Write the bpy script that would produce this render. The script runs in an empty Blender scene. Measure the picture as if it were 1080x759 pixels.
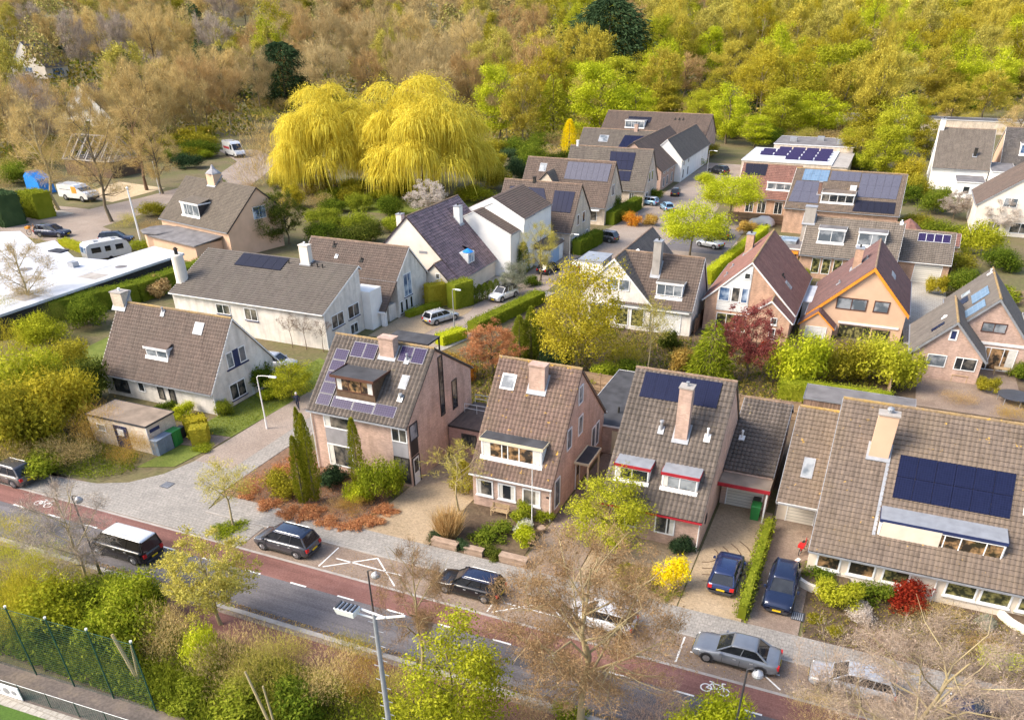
import bpy, math, random
import numpy as np
from mathutils import Vector, Matrix
R = math.radians
PI = math.pi
scn = bpy.context.scene
COL = scn.collection
rnd = random.Random(7)

# ------------------------------------------------------------------ camera
F_PX, PITCH, ROLL, YAW = 833.96, .591, -.003, -.400
PPX, PPY, CAMH = 551.4, 566.8, 32.0
def cam_axes():
    c, s = math.cos(PITCH), math.sin(PITCH)
    fw, up, rt = np.array([0, c, -s]), np.array([0, s, c]), np.array([1., 0, 0])
    cr, sr = math.cos(ROLL), math.sin(ROLL)
    rx, dy = cr*rt + sr*up, sr*rt - cr*up
    a = -YAW
    M = np.array([[math.cos(a), -math.sin(a), 0], [math.sin(a), math.cos(a), 0], [0, 0, 1]])
    return M @ fw, M @ rx, M @ dy
FW, RX, DY = cam_axes()
cam_d = bpy.data.cameras.new('camera')
cam = bpy.data.objects.new('camera', cam_d)
COL.objects.link(cam)
m = Matrix.Identity(4)
for i in range(3):
    m[i][0] = RX[i]; m[i][1] = -DY[i]; m[i][2] = -FW[i]
m[2][3] = CAMH
cam.matrix_world = m
cam_d.sensor_width = 36
cam_d.lens = F_PX/1080*36
cam_d.shift_x = -(PPX-540)/1080
cam_d.shift_y = (PPY-379.5)/1080
cam_d.clip_end = 6000
cam_d.clip_start = .5
scn.camera = cam

def sstep(a, b, x):
    t = min(1, max(0, (x-a)/(b-a)))
    return t*t*(3-2*t)
def terrain(x, y):
    d = -.389*x + .921*y
    return 30*sstep(250, 760, d)
def ground(px, py, z=None):
    """the spot on the ground seen at a place of the photograph"""
    d = FW + RX*(px-PPX)/F_PX + DY*(py-PPY)/F_PX
    if z is not None:
        t = (z-CAMH)/d[2]
        return float(d[0]*t), float(d[1]*t)
    t = 20.
    while t < 1500:
        if CAMH + d[2]*t <= terrain(d[0]*t, d[1]*t): break
        t *= 1.004
    return float(d[0]*t), float(d[1]*t)

# ------------------------------------------------------------------ materials
MATS = {}
def newmat(name):
    m = bpy.data.materials.new(name); m.use_nodes = True
    nt = m.node_tree; nt.nodes.clear()
    out = nt.nodes.new('ShaderNodeOutputMaterial')
    return m, nt, out
def N(nt, t, **kw):
    n = nt.nodes.new(t)
    for k, v in kw.items(): setattr(n, k, v)
    return n
def mixc(nt, fac, a, b, blend='MIX'):
    n = N(nt, 'ShaderNodeMix', data_type='RGBA', blend_type=blend)
    for i, v in ((0, fac), (6, a), (7, b)):
        if isinstance(v, bpy.types.NodeSocket): nt.links.new(v, n.inputs[i])
        elif i == 0: n.inputs[0].default_value = v
        else: n.inputs[i].default_value = (*v, 1) if len(v) == 3 else v
    return n.outputs[2]
def ramp(nt, fac, stops):
    r = N(nt, 'ShaderNodeValToRGB'); e = r.color_ramp.elements
    while len(e) < len(stops): e.new(.5)
    for k, (p, c) in enumerate(stops):
        e[k].position = p; e[k].color = (*c, 1) if len(c) == 3 else c
    nt.links.new(fac, r.inputs[0])
    return r.outputs[0]
def noise(nt, scale, detail=3, coord='Object', rough=.55, vec=None):
    tc = N(nt, 'ShaderNodeTexCoord')
    n = N(nt, 'ShaderNodeTexNoise'); n.inputs['Scale'].default_value = scale
    n.inputs['Detail'].default_value = detail; n.inputs['Roughness'].default_value = rough
    nt.links.new(vec if vec is not None else tc.outputs[coord], n.inputs['Vector'])
    return n.outputs['Fac']
def math_(nt, op, a, b=None):
    n = N(nt, 'ShaderNodeMath', operation=op)
    for i, v in enumerate((a, b)):
        if v is None: continue
        if isinstance(v, bpy.types.NodeSocket): nt.links.new(v, n.inputs[i])
        else: n.inputs[i].default_value = v
    return n.outputs[0]
def bsdf(nt, out, col, rough=.8, metal=0, spec=.3, bump=None, bdist=.02, bstr=.6, coat=0):
    p = N(nt, 'ShaderNodeBsdfPrincipled')
    if isinstance(col, bpy.types.NodeSocket): nt.links.new(col, p.inputs['Base Color'])
    else: p.inputs['Base Color'].default_value = (*col, 1)
    if isinstance(rough, bpy.types.NodeSocket): nt.links.new(rough, p.inputs['Roughness'])
    else: p.inputs['Roughness'].default_value = rough
    p.inputs['Metallic'].default_value = metal
    p.inputs['Specular IOR Level'].default_value = spec
    if coat: p.inputs['Coat Weight'].default_value = coat; p.inputs['Coat Roughness'].default_value = .05
    if bump is not None:
        b = N(nt, 'ShaderNodeBump'); b.inputs['Distance'].default_value = bdist; b.inputs['Strength'].default_value = bstr
        nt.links.new(bump, b.inputs['Height']); nt.links.new(b.outputs[0], p.inputs['Normal'])
    nt.links.new(p.outputs[0], out.inputs[0])
    return p
def mul(c, k): return tuple(min(1, v*k) for v in c)
def plain(name, c, rough=.7, var=.18, scale=1.5, metal=0, spec=.3, bump=0, coat=0):
    """a colour with uneven wear and dirt"""
    if name in MATS: return MATS[name]
    m, nt, out = newmat(name)
    f = noise(nt, scale, 5)
    col = ramp(nt, f, [(.3, mul(c, 1-var)), (.7, mul(c, 1+var))])
    bsdf(nt, out, col, rough, metal, spec, f if bump else None, bump, 1, coat)
    MATS[name] = m; return m
def uvsock(nt):
    return N(nt, 'ShaderNodeUVMap').outputs[0]
def tile_mat(name, c, var=.3, tw=.3, th=.34, moss=None, mossamt=.5, rough=.85, lichen=0, lcol=(.62, .36, .04)):
    m, nt, out = newmat(name)
    uv = uvsock(nt)
    sep = N(nt, 'ShaderNodeSeparateXYZ'); nt.links.new(uv, sep.inputs[0])
    fu = math_(nt, 'FLOOR', math_(nt, 'DIVIDE', sep.outputs[0], tw))
    fv = math_(nt, 'FLOOR', math_(nt, 'DIVIDE', sep.outputs[1], th))
    cmb = N(nt, 'ShaderNodeCombineXYZ'); nt.links.new(fu, cmb.inputs[0]); nt.links.new(fv, cmb.inputs[1])
    wn = N(nt, 'ShaderNodeTexWhiteNoise', noise_dimensions='2D'); nt.links.new(cmb.outputs[0], wn.inputs[0])
    col = ramp(nt, wn.outputs['Value'], [(0, mul(c, 1-var)), (.5, c), (1, mul(c, 1+var))])
    n1 = noise(nt, .5, 5)
    col = mixc(nt, ramp(nt, n1, [(.42, (0, 0, 0)), (.66, (mossamt,)*3)]), col, moss or mul(c, .6))
    mp = N(nt, 'ShaderNodeMapping'); mp.inputs['Scale'].default_value = (2.4, .22, 1); nt.links.new(uv, mp.inputs[0])
    st_ = noise(nt, 1., 5, vec=mp.outputs[0], rough=.7)
    col = mixc(nt, 1, col, ramp(nt, st_, [(.3, (.70, .69, .68)), (.52, (1, 1, 1)), (.75, (1.14, 1.12, 1.08))]), 'MULTIPLY')
    n3 = noise(nt, 3.5, 4)
    col = mixc(nt, ramp(nt, n3, [(.5, (0, 0, 0)), (.75, (.35,)*3)]), col, mul(c, 1.5))
    if lichen:
        n2 = noise(nt, 2.2, 6, rough=.7)
        col = mixc(nt, ramp(nt, n2, [(.66-.1*lichen, (0, 0, 0)), (.70-.1*lichen, (.85,)*3)]), col, lcol)
    bsdf(nt, out, col, rough, bump=n3, bdist=.01)
    MATS[name] = m; return m
def brick_mat(name, c, mortar=None, var=.16, rough=.9, bw=.22, bh=.065):
    m, nt, out = newmat(name)
    uv = uvsock(nt)
    b = N(nt, 'ShaderNodeTexBrick'); nt.links.new(uv, b.inputs['Vector'])
    b.inputs['Color1'].default_value = (*mul(c, 1-var), 1); b.inputs['Color2'].default_value = (*mul(c, 1+var), 1)
    b.inputs['Mortar'].default_value = (*(mortar or mul(c, .75)), 1); b.inputs['Scale'].default_value = 1
    b.inputs['Mortar Size'].default_value = .008; b.inputs['Brick Width'].default_value = bw; b.inputs['Row Height'].default_value = bh
    n1 = noise(nt, .8, 5)
    mp = N(nt, 'ShaderNodeMapping'); mp.inputs['Scale'].default_value = (1.6, .25, 1); nt.links.new(uv, mp.inputs[0])
    col = mixc(nt, 1, b.outputs[0], ramp(nt, n1, [(.3, (.8, .8, .8)), (.7, (1.12, 1.1, 1.08))]), 'MULTIPLY')
    col = mixc(nt, 1, col, ramp(nt, noise(nt, 1., 4, vec=mp.outputs[0]), [(.32, (.80, .79, .77)), (.55, (1, 1, 1))]), 'MULTIPLY')
    bsdf(nt, out, col, rough, bump=b.outputs['Fac'], bdist=-.006)
    MATS[name] = m; return m
def plank_mat(name, c, w=.14, var=.3, rough=.85, axis=1):
    m, nt, out = newmat(name)
    sep = N(nt, 'ShaderNodeSeparateXYZ'); nt.links.new(uvsock(nt), sep.inputs[0])
    d = math_(nt, 'DIVIDE', sep.outputs[axis], w)
    wn = N(nt, 'ShaderNodeTexWhiteNoise', noise_dimensions='1D'); nt.links.new(math_(nt, 'FLOOR', d), wn.inputs['W'])
    gap = math_(nt, 'LESS_THAN', math_(nt, 'FRACT', d), .1)
    col = ramp(nt, wn.outputs['Value'], [(0, mul(c, 1-var)), (1, mul(c, 1+var))])
    col = mixc(nt, gap, col, mul(c, .3))
    bsdf(nt, out, col, rough, bump=gap, bdist=-.02)
    MATS[name] = m; return m
def ground_mat(name, cols, scale=.35, fine=6., bump=.03, rough=.95, blocks=None, streak=0):
    m, nt, out = newmat(name)
    f = noise(nt, scale, 6, 'Object', .65)
    n = len(cols)
    col = ramp(nt, f, [(.28+.44*i/(n-1), c) for i, c in enumerate(cols)])
    f2 = noise(nt, fine, 4)
    col = mixc(nt, .8, col, ramp(nt, f2, [(.3, (.72,)*3), (.7, (1.25,)*3)]), 'MULTIPLY')
    h = f2
    if streak:
        tc = N(nt, 'ShaderNodeTexCoord'); mp = N(nt, 'ShaderNodeMapping'); mp.inputs['Scale'].default_value = (.04, 1.6, 1); nt.links.new(tc.outputs['Object'], mp.inputs[0])
        col = mixc(nt, 1, col, ramp(nt, noise(nt, 1., 5, vec=mp.outputs[0], rough=.65), [(.32, (.74, .73, .73)), (.68, (1.2, 1.2, 1.19))]), 'MULTIPLY')
    if blocks:
        b = N(nt, 'ShaderNodeTexBrick'); nt.links.new(uvsock(nt), b.inputs['Vector'])
        b.inputs['Color1'].default_value = (.92, .92, .92, 1); b.inputs['Color2'].default_value = (1.06, 1.05, 1.04, 1)
        b.inputs['Mortar'].default_value = (.74, .72, .69, 1); b.inputs['Scale'].default_value = 1
        b.inputs['Mortar Size'].default_value = .012*blocks[1]/.2; b.inputs['Brick Width'].default_value = blocks[0]; b.inputs['Row Height'].default_value = blocks[1]
        col = mixc(nt, 1, col, b.outputs[0], 'MULTIPLY')
    bsdf(nt, out, col, rough, spec=.2, bump=h, bdist=bump)
    MATS[name] = m; return m
def leaf_mat(name, cols, trans=.35, spread=.6):
    """foliage: every leaf picks its own tone, clumps differ, each plant differs"""
    m, nt, out = newmat(name)
    geo = N(nt, 'ShaderNodeNewGeometry'); oi = N(nt, 'ShaderNodeObjectInfo')
    f = math_(nt, 'ADD', math_(nt, 'MULTIPLY', geo.outputs['Random Per Island'], .55),
              math_(nt, 'MULTIPLY', noise(nt, spread, 2), .6))
    f = math_(nt, 'ADD', f, math_(nt, 'MULTIPLY', math_(nt, 'SUBTRACT', oi.outputs['Random'], .5), .25))
    n = len(cols)
    col = ramp(nt, f, [(.2+.65*i/max(1, n-1), c) for i, c in enumerate(cols)])
    d = N(nt, 'ShaderNodeBsdfDiffuse'); nt.links.new(col, d.inputs[0])
    t = N(nt, 'ShaderNodeBsdfTranslucent'); nt.links.new(col, t.inputs[0])
    mx = N(nt, 'ShaderNodeMixShader'); mx.inputs[0].default_value = trans
    nt.links.new(d.outputs[0], mx.inputs[1]); nt.links.new(t.outputs[0], mx.inputs[2])
    nt.links.new(mx.outputs[0], out.inputs[0])
    MATS[name] = m; return m
def glass_mat(name, dark=(.02, .025, .03), light=(.25, .22, .18), scale=.9, amt=.5):
    """window panes: a dim room with lighter things in it, under a glossy surface"""
    m, nt, out = newmat(name)
    f = noise(nt, scale, 3)
    col = ramp(nt, f, [(.45, dark), (.5+.2/amt*.5, light)])
    bsdf(nt, out, col, .04, spec=.6)
    MATS[name] = m; return m
def panel_mat(name, c, line, cw=.16, lw=.012, rough=.18):
    m, nt, out = newmat(name)
    b = N(nt, 'ShaderNodeTexBrick'); b.offset = 0
    nt.links.new(uvsock(nt), b.inputs['Vector'])
    b.inputs['Color1'].default_value = (*mul(c, .9), 1); b.inputs['Color2'].default_value = (*mul(c, 1.15), 1)
    b.inputs['Mortar'].default_value = (*line, 1); b.inputs['Scale'].default_value = 1
    b.inputs['Mortar Size'].default_value = lw; b.inputs['Brick Width'].default_value = cw; b.inputs['Row Height'].default_value = cw
    bsdf(nt, out, b.outputs[0], max(.3, rough), spec=.12)
    MATS[name] = m; return m

# ------------------------------------------------------------------ mesh builder
class MB:
    def __init__(s): s.v = []; s.f = []
    def add(s, vs, fs):
        o = len(s.v); s.v += [tuple(map(float, p)) for p in vs]; s.f += [tuple(o+i for i in f) for f in fs]
        return s
    def box(s, x0, x1, y0, y1, z0, z1):
        vs = [(x, y, z) for z in (z0, z1) for x, y in ((x0, y0), (x1, y0), (x1, y1), (x0, y1))]
        return s.add(vs, [(3, 2, 1, 0), (4, 5, 6, 7), (0, 1, 5, 4), (1, 2, 6, 5), (2, 3, 7, 6), (3, 0, 4, 7)])
    def hexa(s, b, t):
        """bottom and top quads, both counterclockwise seen from above"""
        return s.add(list(b)+list(t), [(3, 2, 1, 0), (4, 5, 6, 7), (0, 1, 5, 4), (1, 2, 6, 5), (2, 3, 7, 6), (3, 0, 4, 7)])
    def quad(s, *p): return s.add(p, [tuple(range(len(p)))])
    def prism(s, poly, ext):
        """closed polygon (3D points) extruded by a vector"""
        n = len(poly); e = Vector(ext); q = [Vector(p)+e for p in poly]
        nn = Vector((0, 0, 0))
        for i in range(n): nn += Vector(poly[i]).cross(Vector(poly[(i+1) % n]))
        fs = [tuple(range(n)), tuple(range(2*n-1, n-1, -1))] + [(i, i+n, (i+1) % n+n, (i+1) % n) for i in range(n)]
        if nn.dot(e) > 0: fs = [tuple(reversed(f)) for f in fs]
        return s.add(list(poly)+q, fs)
    def tube(s, p0, p1, r0, r1=None, n=6, cap=True):
        r1 = r0 if r1 is None else r1
        a, b = Vector(p0), Vector(p1); d = (b-a)
        if d.length < 1e-6: return s
        d.normalize(); u = d.orthogonal().normalized(); w = d.cross(u)
        ring = lambda c, r: [tuple(c+u*(r*math.cos(2*PI*i/n))+w*(r*math.sin(2*PI*i/n))) for i in range(n)]
        vs = ring(a, r0)+ring(b, r1)
        fs = [(i, (i+1) % n, (i+1) % n+n, i+n) for i in range(n)]
        if cap: fs += [tuple(range(n-1, -1, -1)), tuple(range(n, 2*n))]
        return s.add(vs, fs)
    def path(s, pts, r, n=5):
        for a, b in zip(pts[:-1], pts[1:]): s.tube(a, b, r, r, n)
        return s
    def lathe(s, c, prof, n=16):
        """profile of (radius, height) turned about the vertical through c"""
        vs = []; fs = []
        for r, h in prof:
            vs += [(c[0]+r*math.cos(2*PI*i/n), c[1]+r*math.sin(2*PI*i/n), c[2]+h) for i in range(n)]
        for k in range(len(prof)-1):
            fs += [(k*n+i, k*n+(i+1) % n, (k+1)*n+(i+1) % n, (k+1)*n+i) for i in range(n)]
        fs += [tuple(range(n-1, -1, -1)), tuple(range((len(prof)-1)*n, len(prof)*n))]
        return s.add(vs, fs)
    def build(s, name, mat, parent=None, smooth=False, off=None):
        off = off if off is not None else (root_loc(parent) if parent else (0, 0, 0))
        me = bpy.data.meshes.new(name)
        me.from_pydata([(p[0]-off[0], p[1]-off[1], p[2]-off[2]) for p in s.v], [], s.f)
        me.update(); uv_metric(me)
        if mat: me.materials.append(MATS[mat] if isinstance(mat, str) else mat)
        if smooth: me.shade_smooth()
        o = bpy.data.objects.new(name, me); COL.objects.link(o)
        if parent: o.parent = parent
        else: o.location = off
        return o
def root_loc(p):
    while p.parent: p = p.parent
    if p.get('spun'): return (0, 0, 0)          # built in its own axes, then turned
    return tuple(p.location)
def uv_metric(me):
    """UV in metres in the plane of each face: u level, v up the face"""
    uvl = me.uv_layers.new(name='UVMap')
    nl = len(me.loops)
    if nl == 0: return
    nv = len(me.vertices); co = np.empty(nv*3, 'f'); me.vertices.foreach_get('co', co); co = co.reshape(-1, 3)
    vi = np.empty(nl, 'i'); me.loops.foreach_get('vertex_index', vi)
    npoly = len(me.polygons); no = np.empty(npoly*3, 'f'); me.polygons.foreach_get('normal', no); no = no.reshape(-1, 3)
    lt = np.empty(npoly, 'i'); me.polygons.foreach_get('loop_total', lt)
    nl_no = np.repeat(no, lt, axis=0)
    u = np.stack([-nl_no[:, 1], nl_no[:, 0], np.zeros(nl)], 1); L = np.linalg.norm(u, axis=1)
    flat = L < .05; u[flat] = (1, 0, 0); L[flat] = 1; u /= L[:, None]
    v = np.cross(nl_no, u)
    p = co[vi]
    uv = np.stack([(p*u).sum(1), (p*v).sum(1)], 1).astype('f')
    uvl.data.foreach_set('uv', uv.ravel())
def tag(o, label=None, cat=None, group=None, kind=None):
    if label: o['label'] = label
    if cat: o['category'] = cat
    if group: o['group'] = group
    if kind: o['kind'] = kind
    return o
def empty(name, loc, label, cat, group=None, rz=0):
    o = bpy.data.objects.new(name, None); COL.objects.link(o)
    o.location = loc; o.rotation_euler = (0, 0, rz); o.empty_display_size = .3
    return tag(o, label, cat, group)
def copy_tree(o, parent=None):
    c = o.copy(); COL.objects.link(c)
    if parent: c.parent = parent
    for ch in list(o.children): copy_tree(ch, c)
    return c
def fastmesh(name, verts, faces_n, mat=None, smooth=False):
    """verts: (k, n, 3) array of k separate n-gons"""
    k = len(verts); me = bpy.data.meshes.new(name)
    me.vertices.add(k*faces_n); me.vertices.foreach_set('co', np.asarray(verts, 'f').ravel())
    me.loops.add(k*faces_n); me.loops.foreach_set('vertex_index', np.arange(k*faces_n, dtype='i'))
    me.polygons.add(k); me.polygons.foreach_set('loop_start', np.arange(0, k*faces_n, faces_n, dtype='i'))
    me.update(calc_edges=True)
    if mat: me.materials.append(MATS[mat] if isinstance(mat, str) else mat)
    return me
def joined(name, parts, mat):
    """(verts, faces) lists and polygon soups into one mesh"""
    vs = []; fs = []
    for V, Fc in parts:
        o = len(vs); vs += [tuple(p) for p in V]; fs += [tuple(o+i for i in f) for f in Fc]
    me = bpy.data.meshes.new(name); me.from_pydata(vs, [], fs); me.update()
    me.materials.append(MATS[mat]); return me
# ------------------------------------------------------------------ palette
plain('white_paint', (.72, .71, .69), .55, .06); plain('white_frame', (.78, .78, .77), .4, .04)
plain('cream_render', (.70, .63, .54), .9, .1, .7, bump=.01); plain('white_render', (.78, .76, .72), .9, .08, .7, bump=.01)
plain('peach_render', (.60, .40, .27), .9, .08, .7, bump=.01); plain('pale_board', (.66, .57, .46), .8, .08)
plain('dark_frame', (.035, .03, .03), .5, .2); plain('brown_frame', (.10, .045, .03), .55, .2); plain('red_trim', (.33, .02, .03), .5, .12)
plain('orange_trim', (.75, .27, .03), .6, .1); plain('cream_trim', (.66, .56, .38), .6, .08); plain('navy', (.02, .03, .09), .5, .2)
plain('zinc', (.34, .35, .37), .45, .15, metal=.4); plain('grey_metal', (.42, .43, .44), .4, .08, metal=.5); plain('dark_metal', (.05, .05, .055), .5, .2)
plain('bitumen', (.055, .055, .06), .9, .35, .8, bump=.01); plain('bitumen_grey', (.16, .15, .15), .9, .3, .7, bump=.01); plain('bitumen_brown', (.26, .20, .15), .9, .35, .6, bump=.01)
plain('roof_white', (.50, .51, .54), .75, .24, .3); plain('concrete', (.34, .31, .28), .9, .2, 1., bump=.01); plain('curtain', (.60, .58, .53), .9, .12, 4)
plain('shutter_grey', (.28, .27, .28), .6, .15); plain('green_bin', (.03, .20, .05), .5, .12); plain('grey_bin', (.17, .21, .27), .5, .2)
plain('wood_pale', (.42, .30, .17), .8, .2, 3); plain('wood_dark', (.12, .075, .045), .8, .3, 3); plain('yellow_plate', (.70, .48, .02), .5, .05)
plain('soot', (.03, .028, .025), .9, .3, 3); plain('tyre', (.022, .022, .024), .85, .2, 5); plain('rim', (.40, .41, .43), .3, .1, metal=.8)
plain('tarp_blue', (.02, .22, .62), .45, .12, 1.2); plain('red_paint', (.5, .02, .02), .4, .1); plain('skin', (.45, .27, .18), .6, .08); plain('cloth_navy', (.02, .025, .05), .9, .2, 6); plain('cloth_pale', (.5, .48, .45), .9, .1, 6)
plain('lead', (.30, .31, .33), .6, .15, 2, metal=.2); plain('render_blue', (.33, .45, .60), .8, .08); plain('net_green', (.02, .07, .045), .6, .2)
plain('road_paint', (.72, .71, .68), .8, .14, 4); plain('lamp_glass', (.75, .76, .76), .3, .05)
brick_mat('brick_pink', (.56, .395, .32)); brick_mat('brick_rose', (.52, .365, .295)); brick_mat('brick_peach', (.56, .36, .25)); brick_mat('brick_red', (.36, .16, .10))
brick_mat('brick_white', (.74, .70, .64), (.64, .60, .55), .05); brick_mat('brick_cream', (.66, .56, .45)); brick_mat('brick_brown', (.22, .13, .10)); brick_mat('brick_link', (.42, .26, .22))
brick_mat('paving_wall', (.40, .29, .215), bw=.3, bh=.12)
tile_mat('tile_brown', (0.118, 0.0863, 0.0703), .13, moss=(0.0896, 0.0736, 0.0607), mossamt=.4); tile_mat('tile_brown_lichen', (0.15, 0.0998, 0.0799), .16, moss=(0.133, 0.0998, 0.0665), lichen=.3)
tile_mat('tile_tan', (0.153, 0.117, 0.0916), .14, moss=(0.17, 0.127, 0.0849), lichen=.12); tile_mat('tile_grey', (0.116, 0.0986, 0.0843), .12, moss=(0.14, 0.123, 0.0986), mossamt=.4)
tile_mat('tile_weathered', (0.121, 0.0986, 0.0824), .18, moss=(0.076, 0.0634, 0.0539), mossamt=.7, lichen=.15, lcol=(.30, .24, .13)); tile_mat('tile_slate', (0.119, 0.103, 0.0911), .13, moss=(0.151, 0.134, 0.111), mossamt=.5)
tile_mat('tile_purple', (.165, .11, .115), .4, tw=.5, th=.42, moss=(.22, .15, .15), rough=.4); tile_mat('tile_red', (0.206, 0.103, 0.0817), .14, moss=(0.163, 0.0903, 0.0731)); tile_mat('tile_maroon', (0.144, 0.081, 0.0738), .14, moss=(0.108, 0.072, 0.0675))
tile_mat('tile_thatch', (0.126, 0.104, 0.0808), .15, tw=.25, th=.25, moss=(0.0976, 0.0808, 0.0634)); tile_mat('tile_light', (0.165, 0.138, 0.113), .12, moss=(0.134, 0.111, 0.0884)); tile_mat('tile_charcoal', (.10, .09, .085), moss=(.14, .12, .10))
tile_mat('ridge_lichen', (.26, .185, .11), .2, tw=.4, th=.3, moss=(.40, .26, .07), mossamt=.7, lichen=.6, lcol=(.50, .31, .06)); tile_mat('ridge_plain', (.23, .16, .12), tw=.4, th=.3, moss=(.30, .20, .10))
plank_mat('fence_wood', (.36, .25, .155)); plank_mat('fence_brown', (.20, .12, .075)); plank_mat('garage_door', (.64, .60, .52), .25, .05); plank_mat('white_boards', (.72, .71, .68), .16, .05); plank_mat('shed_wood', (.26, .17, .12), axis=0)
glass_mat('glass'); glass_mat('glass_warm', (.03, .025, .02), (.42, .25, .12), 1.6, .7); glass_mat('glass_green', (.03, .035, .02), (.30, .27, .10), 2.2, .7); glass_mat('glass_pale', (.10, .12, .14), (.30, .32, .34), .8, .9); glass_mat('glass_blue', (.05, .10, .20), (.42, .5, .6), .7, .8)
glass_mat('car_glass', (.012, .014, .018), (.05, .055, .06), .6, .3)
panel_mat('solar_blue', (.008, .011, .034), (.018, .022, .055)); panel_mat('solar_black', (.016, .016, .026), (.03, .03, .045)); panel_mat('solar_grid', (.018, .012, .05), (.075, .06, .13), .2, .012)
panel_mat('solar_grey', (.085, .085, .115), (.14, .14, .17), .18, .01, .3); panel_mat('solar_sky', (.12, .19, .28), (.2, .27, .36), .5, .02, .3)
ground_mat('asphalt', [(.10, .095, .10), (.135, .125, .13), (.165, .15, .15)], .25, 9, streak=1)
ground_mat('asphalt_patch', [(.075, .07, .072), (.10, .095, .098)], .5, 9)
ground_mat('asphalt_red', [(.16, .078, .065), (.20, .098, .082), (.235, .125, .108)], .3, 9, streak=1)
ground_mat('pavers_grey', [(.235, .22, .20), (.285, .265, .24), (.33, .305, .275)], .35, 7, blocks=(.3, .3))
ground_mat('pavers_brown', [(.19, .14, .11), (.245, .185, .145), (.29, .23, .18)], .4, 8, blocks=(.22, .11))
ground_mat('pavers_tan', [(.29, .22, .14), (.36, .275, .18), (.40, .31, .21)], .3, 7, blocks=(.24, .12))
ground_mat('pavers_street', [(.24, .19, .155), (.295, .24, .20), (.34, .285, .24)], .2, 7, blocks=(.24, .12))
ground_mat('tiles_pale', [(.33, .30, .26), (.40, .37, .32)], .4, 6, blocks=(.5, .5))
ground_mat('soil', [(.075, .052, .035), (.115, .08, .052), (.155, .115, .07)], .6, 4, .08)
ground_mat('earth', [(.09, .075, .04), (.15, .12, .065), (.12, .115, .045), (.19, .15, .09)], .12, 2.5, .1)
ground_mat('lawn', [(.09, .12, .02), (.135, .165, .03), (.17, .19, .045)], .8, 9, .06)
ground_mat('turf', [(.06, .115, .018), (.08, .14, .024)], .3, 12, .03)
ground_mat('mulch', [(.12, .07, .045), (.18, .11, .07), (.24, .14, .09)], 2, 9, .08)
ground_mat('path_cinder', [(.10, .085, .075), (.14, .115, .10), (.20, .16, .12)], .5, 6)
ground_mat('sand', [(.42, .32, .19), (.52, .41, .27)], .4, 4)
leaf_mat('bark', [(.10, .085, .06), (.19, .15, .10)], 0); leaf_mat('bark_pale', [(.30, .24, .13), (.42, .34, .19)], 0); leaf_mat('bark_brown', [(.12, .08, .055), (.20, .13, .09)], 0)
leaf_mat('twig_tan', [(0.29, 0.2, 0.077), (0.494, 0.359, 0.149), (0.681, 0.517, 0.214)], .1); leaf_mat('twig_rust', [(0.261, 0.152, 0.064),(0.431, 0.278, 0.114),(0.548, 0.393, 0.174)], .15)
leaf_mat('twig_grey', [(0.206, 0.159, 0.135), (0.349, 0.277, 0.222), (0.476, 0.397, 0.317)], .1); leaf_mat('twig_gold', [(0.281, 0.216, 0.0275),(0.466, 0.384, 0.0515),(0.585, 0.497, 0.0824)], .25)
leaf_mat('twig_olive', [(0.248, 0.214, 0.0433), (0.445, 0.387, 0.0743), (0.61, 0.528, 0.124)], .2); leaf_mat('twig_pink', [(0.286, 0.204, 0.0929),(0.445, 0.336, 0.159),(0.551, 0.427, 0.215)], .1)
leaf_mat('leaf_lime', [(0.242, 0.272, 0.00976), (0.434, 0.475, 0.0209), (0.603, 0.616, 0.0489)]); leaf_mat('leaf_yellowgreen', [(0.209, 0.226, 0.0114),(0.389, 0.4, 0.0258),(0.524, 0.503, 0.0515)]); leaf_mat('leaf_olive', [(0.165, 0.152, 0.0121), (0.317, 0.279, 0.0235), (0.483, 0.419, 0.0503)])
leaf_mat('leaf_green', [(0.0508, 0.0825, 0.00941), (0.121, 0.172, 0.0161), (0.229, 0.266, 0.0302)]); leaf_mat('leaf_bright', [(0.121, 0.157, 0.00964), (0.241, 0.29, 0.0176), (0.386, 0.402, 0.0403)]); leaf_mat('leaf_dark', [(.018,.035,.016),(.04,.07,.03),(.075,.12,.05)], .2)
leaf_mat('leaf_willow', [(0.484, 0.381, 0.0375), (0.77, 0.638, 0.0825), (0.85, 0.795, 0.15)], .5); leaf_mat('leaf_forsythia', [(.55,.40,.0),(.88,.70,.01),(.92,.78,.03)], .35); leaf_mat('leaf_cypress', [(0.108, 0.132, 0.00964), (0.237, 0.244, 0.0161), (0.367, 0.355, 0.0322)], .25)
leaf_mat('leaf_plum', [(0.0983, 0.0227, 0.0233), (0.219, 0.0566, 0.0533), (0.35, 0.106, 0.0868)]); leaf_mat('leaf_red', [(0.133, 0.0125, 0.0066), (0.266, 0.026, 0.0138), (0.35, 0.0624, 0.0275)]); leaf_mat('leaf_orange', [(0.33, 0.102, 0.0134), (0.583, 0.203, 0.0268), (0.698, 0.381, 0.047)])
leaf_mat('leaf_coral', [(0.305, 0.127, 0.0523), (0.508, 0.229, 0.105), (0.634, 0.342, 0.152)]); leaf_mat('leaf_blossom', [(.35, .27, .20), (.55, .47, .40), (.70, .65, .60)]); leaf_mat('leaf_straw', [(0.354, 0.208, 0.078), (0.562, 0.374, 0.156), (0.666, 0.489, 0.234)]); leaf_mat('leaf_rust', [(0.279, 0.152, 0.0336),(0.457, 0.279, 0.0605),(0.583, 0.419, 0.107)])
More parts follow.
